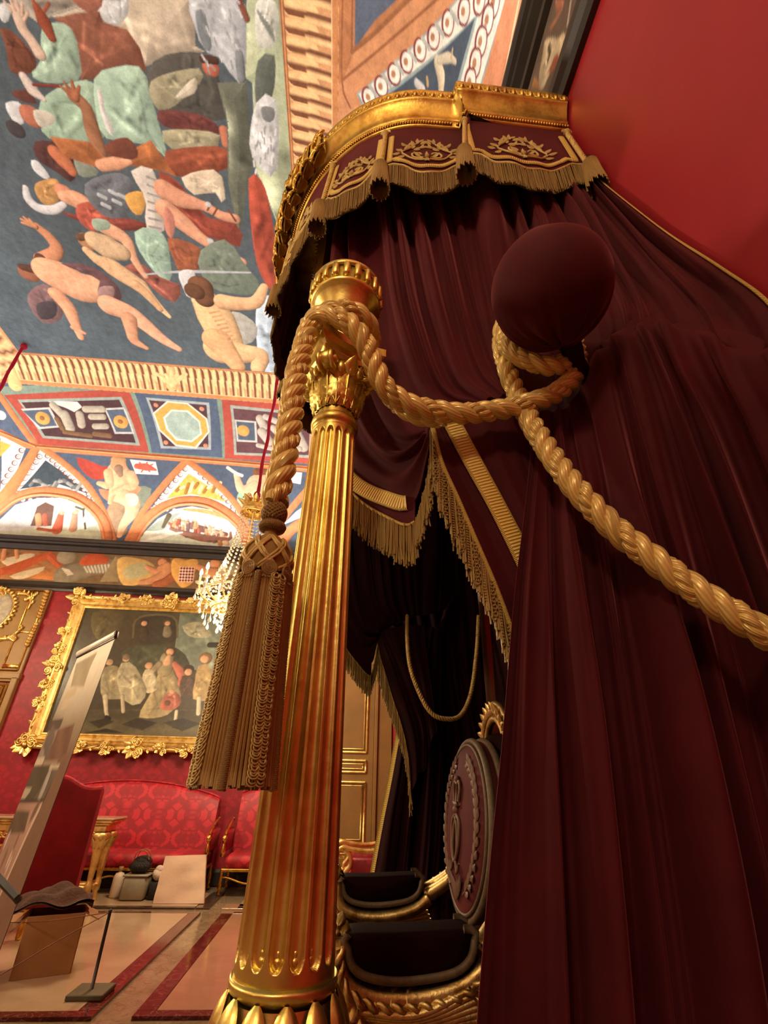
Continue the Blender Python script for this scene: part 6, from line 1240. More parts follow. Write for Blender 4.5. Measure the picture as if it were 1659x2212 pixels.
# ------------------------------------------------------------------ doorway at the left end of the far wall, panelled door at the right
d1 = thing('door_1', (-6.6, 9.15, 0), None, None); d1['kind'] = 'structure'; d1['label'] = 'brown and gold doorway with carved overdoor at the left of the far wall'
b = MB(); b.bbox((-6.62, 9.17, 3.60), (2.16, 0.06, 1.66), 0.01); obj('overdoor_panel', b, WOODP, d1, smooth=False)
def xz_(px, py, Y=9.12): q = at(px, py, Y=Y); return q
b = MB(); 
for x in (-5.585,): b.bbox((x, 9.15, 1.42), (0.10, 0.10, 2.84), 0.01)
b.bbox((-7.65, 9.15, 1.42), (0.10, 0.10, 2.84), 0.01); b.bbox((-6.62, 9.15, 2.86), (2.2, 0.10, 0.10), 0.01); obj('architrave', b, WOODP, d1, smooth=False)
b = MB()
for dx, r_ in ((0.0, 0.022), (0.055, 0.026), (0.10, 0.016)):
    b.tube([(-5.66-dx, 9.10, 0.0), (-5.66-dx, 9.10, 2.72-dx)], r_, 8); b.tube([(-7.56+dx, 9.10, 0.0), (-7.56+dx, 9.10, 2.72-dx)], r_, 8); b.tube([(-7.56+dx, 9.10, 2.72-dx), (-5.66-dx, 9.10, 2.72-dx)], r_, 8)
obj('gilt_moulding', b, G_FRM, d1)
b = MB(); b.box((-6.62, 9.19, 1.32), (1.8, 0.02, 2.64)); obj('doorway_shade', b, simple('opening_shade', (34, 24, 14), 0.7), d1, smooth=False)  # flat dark panel whose colour stands for the unlit opening
b = MB()
for (x0, z0, x1, z1) in ((-5.60, 2.95, -5.60, 4.40), (-5.60, 4.40, -7.6, 4.40), (-5.60, 2.95, -7.6, 2.95), (-5.86, 2.98, -5.86, 4.40)): b.tube([(x0, 9.13, z0), (x1, 9.13, z1)], 0.015, 6)
b.bbox((-5.73, 9.12, 3.62), (0.26, 0.02, 0.03), 0.005); b.bbox((-5.73, 9.12, 3.02), (0.26, 0.03, 0.06), 0.005); obj('panel_moulding', b, G_BRS, d1)
mc = at(-22, 1318, Y=9.12); a = np.linspace(0, 2*pi, 40, endpoint=False); b = MB(); b.lathe([(0.0, 0.03), (0.28, 0.02), (0.40, 0.0), (0.40, -0.02)], mc, 40, R=align((0, -1, 0))); obj('medallion', b, simple('grey_plaster_relief', (168, 160, 140), 0.7, 0, 0.25, 14, 0.01), d1)
b = MB(); 
for k in range(34): aa = 2*pi*k/34; b.ball(mc+A(0.43*cos(aa), -0.02, 0.43*sin(aa)), (0.040, 0.03, 0.03), 7, 5, np.array([[cos(aa), 0, -sin(aa)], [0, 1, 0], [sin(aa), 0, cos(aa)]])@rotz(0)[[0, 2, 1]][:, [0, 2, 1]])
b.tube(mc+np.stack([0.40*np.cos(a), 0*a-0.02, 0.40*np.sin(a)], 1), 0.02, 6, closed=True); obj('medallion_wreath', b, G_FRM, d1)
for pts in ([(42, 1282), (60, 1285), (66, 1300), (60, 1316)], [(56, 1295), (72, 1288), (78, 1282)], [(0, 1380), (20, 1378), (40, 1362), (46, 1350)], [(20, 1378), (30, 1385)], [(0, 1275), (8, 1290)]):
    P = spline([at(x, y, Y=9.11) for x, y in pts], 24); b = MB(); b.tube(P, np.linspace(0.035, 0.015, 24), 7)
    for k in range(2, 22, 4): b.leaf(P[k], P[k]+A(0.05*(-1)**k, -0.02, 0.07), (0, -1, 0), 0.03, 0.2, 5, 0.1, 0.4)
    b.ball(P[0], 0.045, 8, 6); obj('carved_scroll', b, G_FRM, d1)
for (x0, y0, x1, y1, n_) in ((102, 1278, 84, 1332, 9), (78, 1348, 58, 1392, 8)):
    b = MB(); 
    for k in range(n_):
        f = k/(n_-1); q = at(x0+(x1-x0)*f, y0+(y1-y0)*f, Y=9.11); b.ball(q, (0.05, 0.03, 0.035), 7, 5); b.leaf(q+A(-0.05, -0.01, 0.02), q+A(0.06, -0.03, -0.04), (0, -1, 0), 0.03, 0.2, 5)
    obj('carved_drop', b, G_FRM, d1)
d2 = thing('door_2', (0.1, 9.15, 0), None, None); d2['kind'] = 'structure'; d2['label'] = 'brown panelled door with gold mouldings seen between column and curtain'
b = MB(); b.bbox((-0.02, 9.17, 2.2), (1.32, 0.06, 4.4), 0.008); obj('door_leaf', b, WOODP, d2, smooth=False)
zs = lambda y: at(780, y, Y=9.1)[2]
for (za, zb_) in ((zs(1625), 4.1), (zs(1668), zs(1643)), (0.55, zs(1690)), (0.16, 0.47)):
    b = MB(); b.bbox((-0.02, 9.13, (za+zb_)/2), (0.96, 0.03, zb_-za-0.10), 0.012); obj('door_panel', b, WOODP, d2, smooth=False)
    b = MB()
    for o_, r_ in ((0.0, 0.022), (0.05, 0.012)):
        for s_ in (-1, 1): b.tube([(-0.02+s_*(0.53-o_), 9.125, za+o_), (-0.02+s_*(0.53-o_), 9.125, zb_-o_)], r_, 6); 
        for z in (za+o_, zb_-o_): b.tube([(-0.55+o_, 9.125, z), (0.51-o_, 9.125, z)], r_, 6)
    obj('panel_moulding', b, G_FRM, d2)
b = MB(); b.bbox((0.67, 9.15, 2.2), (0.06, 0.10, 4.4), 0.01); obj('door_jamb', b, WOODP, d2, smooth=False); b = MB(); b.bbox((-0.71, 9.15, 2.2), (0.06, 0.10, 4.4), 0.01); obj('door_jamb', b, WOODP, d2, smooth=False); b = MB(); b.bbox((0.83, 9.17, 2.2), (0.24, 0.05, 4.4), 0.01); obj('side_panel', b, WOODP, d2, smooth=False)

# ------------------------------------------------------------------ sofas along the far wall
def sofa(x0, x1, label, hl=1.12, hc=1.33, group=None, legs=True):
    s = thing('damask_sofa', ((x0+x1)/2, 8.75, 0), label, 'sofa', group); n_ = 30; t = np.linspace(0, 1, n_); X_ = x0+0.06+(x1-x0-0.12)*t; top = hl+(hc-hl)*np.sin(pi*t)**0.8
    b = MB(); rows = []
    for f, y in ((0.0, 8.78), (0.5, 8.80), (0.92, 8.86), (1.0, 8.91), (1.0, 8.97), (0.95, 9.02), (0.0, 9.02)): rows.append(np.stack([X_, np.full(n_, y), 0.46+(top-0.46)*f], 1))
    b.grid(np.array(rows)[::-1]); 
    for e in (0, -1): b.add(np.array(rows)[:, e], np.array([[0, 1, 2, 3], [0, 3, 4, 5]])); b.add(np.array(rows)[:, e], np.array([[0, 5, 6]]))
    obj('backrest', b, SOFAR, s)
    b = MB(); b.bbox(((x0+x1)/2, 8.58, 0.385), (x1-x0-0.10, 0.62, 0.17), 0.05); obj('seat', b, SOFAR, s)
    b = MB(); b.tube(spline(np.array(rows)[3]+A(0, 0, 0.012), 40), 0.014, 6); obj('back_rail', b, SOFAR, s)
    b = MB(); b.bbox(((x0+x1)/2, 8.58, 0.285), (x1-x0-0.02, 0.60, 0.035), 0.008); obj('seat_rail', b, G_BRS, s, smooth=False)
    for sx, xx in ((1, x0), (-1, x1)):
        b = MB(); b.bbox((xx, 8.62, 0.62), (0.07, 0.5, 0.28), 0.03); obj('arm_panel', b, SOFAR, s)
        b = MB(); b.lathe([(0.0, 0.43), (0.028, 0.44), (0.034, 0.50), (0.020, 0.58), (0.016, 0.60), (0.030, 0.61), (0.040, 0.645), (0.030, 0.68), (0.012, 0.69), (0.0, 0.692)], (xx, 8.30, 0), 14); b.tube(spline([(xx, 8.30, 0.67), (xx, 8.36, 0.72), (xx, 8.55, 0.80), (xx, 8.80, 0.86)], 14), 0.022, 8); obj('arm_support', b, G_BRS, s)
    k = max(2, int((x1-x0)/0.9)+1)
    for xx in np.linspace(x0+0.02, x1-0.02, k):
        for y in (8.31, 8.86):
            b = MB(); b.lathe([(0.0, 0.002), (0.024, 0.004), (0.028, 0.03), (0.018, 0.05), (0.026, 0.07), (0.034, 0.14), (0.020, 0.23), (0.026, 0.25), (0.024, 0.275)], (xx, y, 0), 12); obj('leg', b, G_BRS, s)
    for xa, xb in zip(np.linspace(x0+0.02, x1-0.02, k)[:-1], np.linspace(x0+0.02, x1-0.02, k)[1:]):
        t = np.linspace(0, 1, 24); b = MB(); b.tube(np.stack([xa+(xb-xa)*t, np.full(24, 8.40), 0.16+0.035*np.cos(t*2*pi*1.5)], 1), 0.016, 7); obj('stretcher', b, G_BRS, s)
    for k_ in [s]: k_.location.y += 0.10
    return s
sofa(-4.55, -1.72, 'long red damask sofa below the portrait, behind the console table'); sofa(-1.50, -0.35, 'red damask settee right of the long sofa, half hidden by the gilded column', 1.2, 1.3); sofa(-7.3, -5.35, 'red damask sofa at the left edge, partly behind the banner', 1.2, 1.3)

# armchair back, seen from behind
yc = 6.2; q = lambda x, y, Y=yc: at(x, y, Y=Y)
tl, tr_ = q(60, 1712), q(222, 1697); xl_, xr_ = tl[0]-0.02, tr_[0]
ch = thing('armchair', ((xl_+xr_)/2, yc-0.3, 0), 'tall armchair with dark red back and wavy top, seen from behind beside the banner', 'armchair')
tx = np.linspace(0, 1, 26); X_ = xl_+(xr_-xl_)*tx; top = 1.245+0.115*np.exp(-((tx-0.42)/0.26)**2)+0.02*np.clip((tx-0.8)/0.2, 0, 1)
b = MB(); rows = np.array([np.stack([X_, np.full(26, y), 0.24+(top-0.24)*f], 1) for f, y in ((0, yc+0.08), (0.97, yc+0.08), (1.0, yc+0.05), (1.0, yc+0.01), (0.98, yc), (0.0, yc), (0.0, yc+0.08))]); b.grid(rows); 
for e in (0, -1): b.add(rows[:, e], np.array([[0, 1, 4, 5], [1, 2, 3, 4]]))
obj('backrest', b, velvet('dark_red_velvet', (112, 14, 20), 0.4, (0.8, 0.1, 0.12)), ch)
b = MB(); b.tube(rows[3]+A(0, 0.02, 0.004), 0.014, 6); obj('top_piping', b, SOFAR, ch)
b = MB(); b.bbox(((xl_+xr_)/2-0.30, yc+0.40, 0.42), (xr_-xl_-0.22, 0.62, 0.14), 0.04); obj('seat', b, SOFAR, ch)
for sx in (xl_-0.18, xr_-0.42):
    for y in (yc+0.06, yc+0.66): b = MB(); b.lathe([(0.0, 0.003), (0.025, 0.005), (0.03, 0.05), (0.022, 0.2), (0.034, 0.36)], (sx, y, 0), 12); obj('leg', b, G_BRS, ch)
    b = MB(); b.tube(spline([(sx, yc+0.08, 0.72), (sx, yc+0.35, 0.70), (sx, yc+0.62, 0.66), (sx, yc+0.66, 0.48)], 16), 0.028, 8); obj('arm', b, G_BRS, ch)

# console table
tb = thing('console_table', (-3.8, 7.9, 0), 'carved gilt console table in front of the long red sofa', 'table'); x0, x1, y0, y1, zt = -4.75, -2.84, 7.70, 8.20, 0.905
b = MB(); b.bbox(((x0+x1)/2, (y0+y1)/2, zt-0.012), (x1-x0, y1-y0, 0.025), 0.006); obj('tabletop', b, M_CREAM, tb, smooth=False)
b = MB()
for o_, za, zb_ in ((0.01, -0.025, -0.055), (0.05, -0.055, -0.085), (0.09, -0.085, -0.16)): b.bbox(((x0+x1)/2, (y0+y1)/2, zt+(za+zb_)/2), (x1-x0-2*o_, y1-y0-2*o_, za-zb_), 0.008)
obj('apron', b, G_FRM, tb, smooth=False)
b = MB()
for x in np.arange(x0+0.03, x1-0.02, 0.03): b.ball((x, y0+0.02, zt-0.045), 0.012, 6, 4)
obj('bead_row', b, G_FRM, tb)
for i, xx in enumerate((x0+0.14, x1-0.14)):
    for y in (y0+0.12, y1-0.12):
        b = MB(); b.lathe([(0.0, 0.002), (0.035, 0.004), (0.045, 0.04), (0.03, 0.09), (0.045, 0.12), (0.045, 0.20), (0.030, 0.23), (0.034, 0.26), (0.05, 0.46), (0.055, 0.52), (0.07, 0.56), (0.05, 0.60), (0.085, 0.66), (0.105, 0.72), (0.08, 0.745)], (xx, y, 0), 20, lambda rr, z, a: rr*(1+0.05*np.cos(8*a))); lg = obj('leg', b, G_FRM, tb)
        b = MB(); 
        for k in range(8): a = k*pi/4; er = A(cos(a), sin(a), 0); b.leaf(A(xx, y, 0.56)+er*0.06, A(xx, y, 0.70)+er*0.09, er, 0.04, 0.2, 6, 0.15, 0.4)
        obj('carved_capital', b, G_FRM, lg)
b = MB(); P = [(x0+0.14, y0+0.12, 0.16), (-3.8, y0+0.22, 0.17), (x1-0.14, y0+0.12, 0.16)]; b.tube(spline(P, 20), 0.032, 8); b.tube(spline(np.array(P)*A(1, 0, 1)+A(0, y1-0.12, 0), 20), 0.032, 8)
for xx in (x0+0.14, x1-0.14): b.tube([(xx, y0+0.12, 0.16), (xx, y1-0.12, 0.16)], 0.03, 8)
obj('stretcher', b, G_FRM, tb)
b = MB(); g = np.random.default_rng(5)
for k in range(22): x = -4.6+1.6*k/21; th = np.linspace(0, 3*pi, 16); rr = 0.045*(1-th/(3*pi)*0.8); b.tube(np.stack([x+rr*np.cos(th), np.full(16, y0+0.08)-0.012*th/9, zt-0.20-0.03*(k % 2)+rr*np.sin(th)], 1), 0.012, 5)
obj('carved_swag', b, G_FRM, tb)

# roll-up exhibition banner
top_r = at(250, 1372, Y=3.4); zt = top_r[2]; dd = ray(168, 1415); top_l = CO+dd*((zt-CO[2])/dd[2]); ux = top_l-top_r; ux[2] = 0; W_ = np.linalg.norm(ux); ux = ux/W_; W_ = 0.86; dn = at(38, 1945, Y=3.42)-top_r; dn = dn/(-dn[2]); dn = A(dn[0]*0.9, 0.0, -1.0); nrm = np.cross(ux, A(0, 0, 1)); nrm = nrm*np.sign(nrm@(CO-top_r))
ban = thing('exhibition_banner', top_r+dn*zt+ux*W_/2, 'tall roll-up exhibition banner with brown photo collage, pale at the top', 'banner')
nu, nvv = 110, 300; U, V = np.meshgrid(np.linspace(0, 1, nu), np.linspace(0, 1, nvv), indexing='ij'); P = top_r+ux*(U*W_)[..., None]+dn*(V*(zt-0.09))[..., None]+A(0, 0, -0.03)*(1-V)[..., None]; b = MB(); b.grid(P); b.grid((P-nrm*0.003)[::-1])
BNR = painted('banner_print', 0.08, 14); pr = obj('printed_sheet', b, BNR, ban)
uv2 = np.stack([U, V], -1).reshape(-1, 2); uv2 = np.vstack([uv2, uv2.reshape(nu, nvv, 2)[::-1].reshape(-1, 2)])
def mp_ban(p):
    out = []
    for x, y in p:
        d = ray(x, y); k = ((top_r-CO)@nrm)/(d@nrm); q = CO+d*k-top_r; v = -q[2]/(zt-0.09); q = q-dn*(v*(zt-0.09)); out.append(((q@ux)/W_, v))
    return np.array(out)
p = Painter(uv2, (110, 88, 66), mp_ban).zoom(0, 1360, 0.18085); v = uv2[:, 1]
cA, cB, cC = lin((252, 246, 222)), lin((158, 144, 116)), lin((124, 94, 72)); w1 = np.clip((v-0.04)/0.20, 0, 1)[:, None]; w2 = np.clip((v-0.24)/0.10, 0, 1)[:, None]; p.c = (cA*(1-w1)+cB*w1)*(1-w2)+cC*w2
edge_ = np.clip((uv2[:, 0]-0.55)/0.45, 0, 1)[:, None]*(1-w2); p.c = p.c*(1-0.28*edge_*w1)
p.poly([(930, 360), (1180, 220), (1100, 420), (1040, 640), (880, 640)], (176, 166, 134), g=0.06)
p.poly([(700, 1010), (825, 985), (690, 1400), (610, 1540), (470, 1560), (560, 1280)], (148, 132, 116), g=0.1); p.poly([(680, 1040), (825, 990), (800, 1070), (660, 1110)], (186, 172, 150)); p.cap([(650, 1115), (790, 1085)], 10, (92, 76, 62), 0)
for k in range(6): p.cap([(640+rng.uniform(-20, 40), 1200+k*40), (655+rng.uniform(-20, 40), 1250+k*40)], 14, (112, 98, 86), 0.2)
p.poly([(760, 1160), (960, 1080), (880, 1450), (690, 1540), (640, 1530)], (120, 88, 68), g=0.14); p.cap([(470, 1560), (600, 1540)], 7, (196, 184, 160), 0); p.cap([(610, 1570), (770, 1555)], 5, (150, 132, 110), 0)
p.poly([(440, 1600), (800, 1580), (660, 1990), (300, 2010)], (84, 74, 54), g=0.1); p.poly([(690, 1600), (800, 1590), (720, 1800), (630, 2010), (520, 1990), (620, 1800)], (104, 94, 78), g=0.1); p.cap([(690, 1680), (640, 1820), (590, 1960)], [12, 34, 30], (168, 160, 146)); p.cap([(690, 1605), (800, 1595)], 4, (190, 176, 150), 0)
for k in range(4): p.cap([(330+k*4, 1890+k*26), (470-k*18, 1885+k*26)], 4, (176, 164, 140), 0)
p.poly([(300, 2000), (650, 1990), (630, 2050), (270, 2060)], (58, 50, 38)); p.poly([(270, 2065), (620, 2050), (540, 2212), (200, 2230)], (176, 140, 116), g=0.1)
p.zoom(120, 1460, 0.084)
for k in range(9): p.cap([(340+k*34, 455-k*20), (362+k*32, 360-k*16)], 11, (206, 188, 150), 0)
for k in range(6): p.cap([(268+k*34, 715-k*16), (300+k*33, 600-k*13)], 12, (206, 188, 150), 0)
p.cap([(320, 470), (580, 370)], 8, (200, 182, 146), 0); p.cap([(260, 720), (440, 660)], 8, (200, 182, 146), 0)
p.zoom(0, 1640, 0.25854)
p.poly([(190, 345), (440, 340), (130, 1110), (-300, 1500), (-100, 900)], (166, 132, 112), g=0.12); p.poly([(200, 405), (335, 410), (300, 590), (150, 600)], (98, 80, 62), g=0.1)
for k in range(26): x = 60+rng.uniform(-40, 200); y = 620+rng.uniform(0, 420); x = x-(y-620)*0.3; p.cap([(x, y), (x-14, y+36)], 8, (204, 180, 162) if k % 2 else (132, 100, 84), 0.1)
p.cap([(420, 380), (330, 590), (140, 1080)], 7, (204, 178, 158), 0); p.cap([(400, 372), (360, 440)], 10, (116, 92, 74), 0); p.apply(pr)
b = MB(); b.tube([top_r+A(0, 0, 0.008)-ux*0.01, top_r+ux*(W_+0.01)+A(0, 0, 0.008)], 0.024, 10, flat=0.7); obj('top_rail', b, simple('cream_plastic', (246, 238, 214), 0.4), ban)
b = MB(); b.tube([top_r+A(0, 0, -0.022)-ux*0.012+nrm*0.002, top_r+ux*(W_+0.01)+A(0, 0, -0.022)+nrm*0.002], 0.006, 6); b.bbox(top_r-ux*0.014, (0.012, 0.04, 0.05), 0.003); obj('rail_clip', b, BLK, ban)
e0 = top_r+dn*(zt-0.05); b = MB(); R = np.stack([ux, np.cross(A(0, 0, 1), ux), A(0, 0, 1)], 1); b.bbox(e0+ux*W_/2, (W_+0.04, 0.16, 0.10), 0.02, R); obj('base_cassette', b, simple('grey_metal', (120, 112, 100), 0.35, 0.8), ban)
b = MB(); b.tube([top_r+ux*W_/2-nrm*0.03, e0+ux*W_/2-nrm*0.03], 0.009, 8); obj('support_pole', b, simple('grey_metal', (120, 112, 100), 0.35, 0.8), ban)
# dark sloping rail of an information stand in front of the banner
st = at(20, 1920, Y=3.0); ist = thing('information_stand', (st[0]-0.25, 3.0, 0), 'dark sloping information stand at the left edge, in front of the banner', 'stand')
pa, pb = at(-60, 1838, Y=3.05), at(40, 1944, Y=2.95); b = MB(); R = align((pb-pa)/np.linalg.norm(pb-pa)); b.bbox((pa+pb)/2, (0.03, 0.05, np.linalg.norm(pb-pa)), 0.006, R); obj('rail', b, BLK, ist, smooth=False)
b = MB(); b.tube([(pa[0], 3.05, pa[2]), (pa[0], 3.05, 0.02)], 0.016, 8); b.bbox((pa[0], 3.05, 0.01), (0.24, 0.24, 0.02), 0.004); obj('post', b, BLK, ist)

# museum barrier
sb = A(-1.648, 4.875, 0); s = thing('barrier_post', sb, 'low black barrier post on a square base, on the marble floor', 'barrier')
b = MB(); b.bbox(sb+A(0, 0, 0.018), (0.25, 0.25, 0.032), 0.005); obj('base', b, simple('grey_green_metal', (92, 84, 62), 0.5, 0.4), s, smooth=False)
b = MB(); b.tube([sb+A(0, 0, 0.03), sb+A(0, 0, 0.47)], 0.0125, 10); b.ball(sb+A(0, 0, 0.472), 0.014, 10, 6); obj('post', b, BLK, s)
tp = sb+A(0, 0, 0.465); RC = simple('brown_elastic', (120, 62, 38), 0.6)
b = MB(); b.tube(spline([tp, at(120, 2035, Y=4.45), at(20, 2095, Y=4.1), at(-80, 2150, Y=3.8)], 20), 0.0035, 6); b.tube(spline([tp, at(100, 1990, Y=5.1), at(10, 1993, Y=5.2), at(-60, 1995, Y=5.3)], 20), 0.0035, 6); obj('elastic_cord', b, RC, s)

# workmen's things on the floor
bx = thing('cardboard_box', (-2.27, 5.28, 0), 'open brown cardboard box on the floor by the banner', 'box'); CB = simple('cardboard', (150, 104, 58), 0.8, 0, 0.12, 6); Rb = rotz(0.42); hw, hd, hh = 0.20, 0.17, 0.38; c0 = A(-2.25, 5.40, 0)
for nm, c, d in (('side_panel', (0, -hd, hh/2), (2*hw, 0.012, hh)), ('side_panel', (0, hd, hh/2), (2*hw, 0.012, hh)), ('side_panel', (-hw, 0, hh/2), (0.012, 2*hd, hh)), ('side_panel', (hw, 0, hh/2), (0.012, 2*hd, hh)), ('bottom_panel', (0, 0, 0.008), (2*hw, 2*hd, 0.012))):
    b = MB(); b.bbox(Rb@A(*c)+c0, d, 0.003, Rb); obj(nm, b, CB, bx, smooth=False)
for c, ax, w_, tilt in (((0, -hd, hh), (1, 0, 0), 2*hw, -2.4), ((-hw, 0, hh), (0, 1, 0), 2*hd, -2.3), ((hw, 0, hh), (0, 1, 0), 2*hd, 2.0)):
    ax = A(*ax); R0 = np.array(Matrix.Rotation(tilt, 3, Vector(ax))); ln = 0.13; off = R0@(A(0, 0, ln/2)); d = (w_, 0.008, ln) if ax[0] else (0.008, w_, ln); b = MB(); b.bbox(Rb@(A(*c)+off)+c0, d, 0.002, Rb@R0); obj('flap', b, CB, bx, smooth=False)
b = MB(); nn = 40; U, V = np.meshgrid(np.linspace(-1, 1, nn), np.linspace(-1, 1, nn), indexing='ij'); H = 0.10*np.exp(-(U**2+V**2)*1.2)+0.022*np.sin(5*U+3*V)+0.018*np.sin(8*V-3*U)+0.44-0.06*np.clip(np.abs(U)-0.6, 0, 1); cp = np.stack([U*0.29, V*0.22, H], -1)@Rb.T+c0+A(-0.05, 0, 0); b.grid(cp); b.grid((cp-A(0, 0, 0.02))[::-1])
obj('brown_cloth', b, simple('brown_wool', (74, 46, 28), 0.9, 0, 0.3, 8, 0.01), loc=c0+A(0, 0, 0.42), label='crumpled dark brown cloth lying over the cardboard box', cat='cloth')
bn = thing('dark_bin', (-2.78, 5.25, 0), 'dark green bin left of the cardboard box, cut off by the left edge', 'bin'); b = MB(); b.lathe([(0.0, 0.005), (0.20, 0.006), (0.21, 0.03), (0.22, 0.30), (0.235, 0.36), (0.235, 0.385), (0.215, 0.39), (0.2, 0.30), (0.19, 0.03)], (-2.70, 4.95, 0), 28); obj('body', b, simple('dark_green_plastic', (38, 36, 22), 0.5), bn); b = MB(); a = np.linspace(0, 2*pi, 30)[:-1]; b.tube(A(-2.70, 4.95, 0.385)+np.stack([0.232*np.cos(a), 0.232*np.sin(a), 0*a], 1), 0.012, 6, closed=True); obj('rim', b, simple('dark_green_plastic', (38, 36, 22), 0.5), bn)
PAP = simple('brown_wrapping_paper', (196, 168, 140), 0.8, 0, 0.06, 5, 0.004)
pg = thing('wrapped_board', (-1.9, 8.1, 0), 'flat board wrapped in pale brown paper leaning against the sofa', 'parcel'); c4 = [at(330, 1952, Z=0.004), at(441, 1952, Z=0.004), at(445, 1847, Y=8.24), at(357, 1850, Y=8.24)]; nu = 24; U, V = np.meshgrid(np.linspace(0, 1, nu), np.linspace(0, 1, nu), indexing='ij'); P = (c4[0]*(1-U[..., None])+c4[1]*U[..., None])*(1-V[..., None])+(c4[3]*(1-U[..., None])+c4[2]*U[..., None])*V[..., None]
P = P+A(0, -1, 0.2)*(0.010*np.sin(7*U+4*V)+0.007*np.sin(13*V-6*U)+0.006*np.abs(np.sin(9*V+U)))[..., None]; b = MB(); b.grid(P); b.grid((P+A(0, 0.05, 0))[::-1])
for e in (0, -1): s_ = np.stack([P[e], P[e]+A(0, 0.05, 0)]); b.grid(s_); s_ = np.stack([P[:, e], P[:, e]+A(0, 0.05, 0)]); b.grid(s_)
obj('paper_wrapping', b, PAP, pg)
tbx = thing('tool_crate', (-2.52, 8.1, 0), 'pale grey-green crate on the floor left of the wrapped board', 'crate'); b = MB(); b.bbox((-2.50, 8.14, 0.13), (0.30, 0.24, 0.25), 0.025); obj('body', b, simple('grey_green_plastic', (150, 146, 120), 0.5), tbx); b = MB(); b.bbox((-2.50, 8.14, 0.262), (0.32, 0.26, 0.02), 0.008); obj('lid', b, simple('grey_green_plastic', (150, 146, 120), 0.5), tbx)
dk = thing('dark_case', (-2.25, 8.3, 0), 'dark low case between the crate and the wrapped board', 'case'); b = MB(); b.bbox((-2.22, 8.20, 0.10), (0.20, 0.24, 0.19), 0.02); obj('body', b, simple('dark_fabric', (44, 38, 32), 0.8), dk); b = MB(); b.tube(spline([(-2.30, 8.24, 0.19), (-2.28, 8.24, 0.23), (-2.20, 8.24, 0.23), (-2.18, 8.24, 0.19)], 12), 0.008, 6); obj('handle', b, BLK, dk)
bg = thing('black_bag', (-2.50, 8.2, 0.27), 'black bag slumped on top of the grey-green crate', 'bag'); b = MB(); b.bbox((-2.50, 8.14, 0.352), (0.26, 0.18, 0.14), 0.05, rotz(0.1)); b.ball((-2.49, 8.16, 0.40), (0.12, 0.08, 0.07), 16, 10, rotz(0.2)); obj('body', b, simple('black_nylon', (22, 20, 20), 0.45, 0, 0.3, 9, 0.02), bg)
for s_ in (-1, 1): b = MB(); b.tube(spline([(-2.60, 8.16+s_*0.05, 0.43), (-2.55, 8.14+s_*0.06, 0.52), (-2.45, 8.14+s_*0.06, 0.52), (-2.40, 8.16+s_*0.05, 0.43)], 14), 0.007, 6); obj('strap', b, simple('tan_leather', (150, 100, 62), 0.5), bg)
wc = MB(); wc.ball((-2.255, 8.15, 0.262), (0.075, 0.085, 0.060), 16, 10, np.array(Matrix.Rotation(0.7, 3, 'Y'))); wc.ball((-2.25, 8.16, 0.315), (0.055, 0.06, 0.05), 12, 8); obj('white_cloth', wc, simple('white_cotton', (214, 200, 176), 0.8, 0, 0.08, 9, 0.01), label='crumpled white cloth lying on the dark case', cat='cloth', loc=(-2.255, 8.15, 0.20))
sp = thing('white_canister', (-2.72, 8.3, 0), 'small pale canister standing left of the crate', 'canister'); b = MB(); b.lathe([(0.0, 0.003), (0.07, 0.004), (0.075, 0.02), (0.07, 0.22), (0.05, 0.26), (0.02, 0.27), (0.02, 0.30), (0.0, 0.30)], (-2.78, 8.26, 0), 18); obj('body', b, simple('cream_plastic2', (206, 188, 160), 0.5), sp); b = MB(); b.lathe([(0.03, 0.29), (0.032, 0.33), (0.0, 0.335)], (-2.78, 8.26, 0), 12); obj('cap', b, simple('brown_painted_wood', (134, 96, 52)), sp)

# red armchair seen in the gap under the far curtain
ac = thing('scroll_armchair', (0.4, 6.35, 0), 'red armchair with gilded scroll arms, seen between column and throne', 'armchair'); Yc_ = 6.0
for i, Y_ in enumerate((6.0, 6.62)):
    pts = [at(744, 1852, Y=Y_), at(733, 1850, Y=Y_), at(731, 1838, Y=Y_), at(742, 1831, Y=Y_), at(760, 1835, Y=Y_), at(785, 1839, Y=Y_), at(810, 1838, Y=Y_), at(840, 1832, Y=Y_)] if i == 0 else None
    if i == 0: base = np.array(pts)
    P = spline(base+A(0, Y_-6.0, 0), 40); b = MB(); b.tube(P, np.r_[np.linspace(0.012, 0.022, 10), np.full(30, 0.024)], 8); P = spline(np.array([at(744, 1834, Y=6.0), at(757, 1850, Y=6.0), at(756, 1870, Y=6.0), at(746, 1884, Y=6.0), at(744, 1900, Y=6.0)])+A(0, Y_-6.0, 0), 24); b.tube(P, 0.022, 8); obj('scroll_arm', b, G_FRM, ac)
    b = MB(); P = spline(np.array([at(728, 1925, Y=6.0), at(736, 1902, Y=6.0), at(758, 1894, Y=6.0), at(790, 1899, Y=6.0), at(840, 1904, Y=6.0)])+A(0, Y_-6.0, 0), 24); b.tube(P, 0.022, 8); b.tube(spline([P[0], P[0]+A(0.02, 0, -0.15), (P[0][0]-0.01, P[0][1], 0.02)], 12), np.linspace(0.028, 0.018, 12), 8); obj('front_leg', b, G_FRM, ac)
xa = base[3][0]; b = MB(); b.bbox((xa+0.40, 6.31, 0.47), (0.66, 0.58, 0.16), 0.05); obj('seat', b, SOFAR, ac); b = MB(); b.bbox((xa+0.38, 6.62, 0.60), (0.60, 0.05, 0.24), 0.02); obj('arm_panel', b, SOFAR, ac); b = MB(); b.bbox((xa+0.38, 6.03, 0.60), (0.60, 0.05, 0.20), 0.02); obj('arm_panel', b, SOFAR, ac); b = MB(); b.bbox((xa+0.74, 6.31, 0.75), (0.09, 0.58, 0.62), 0.03); obj('backrest', b, SOFAR, ac)
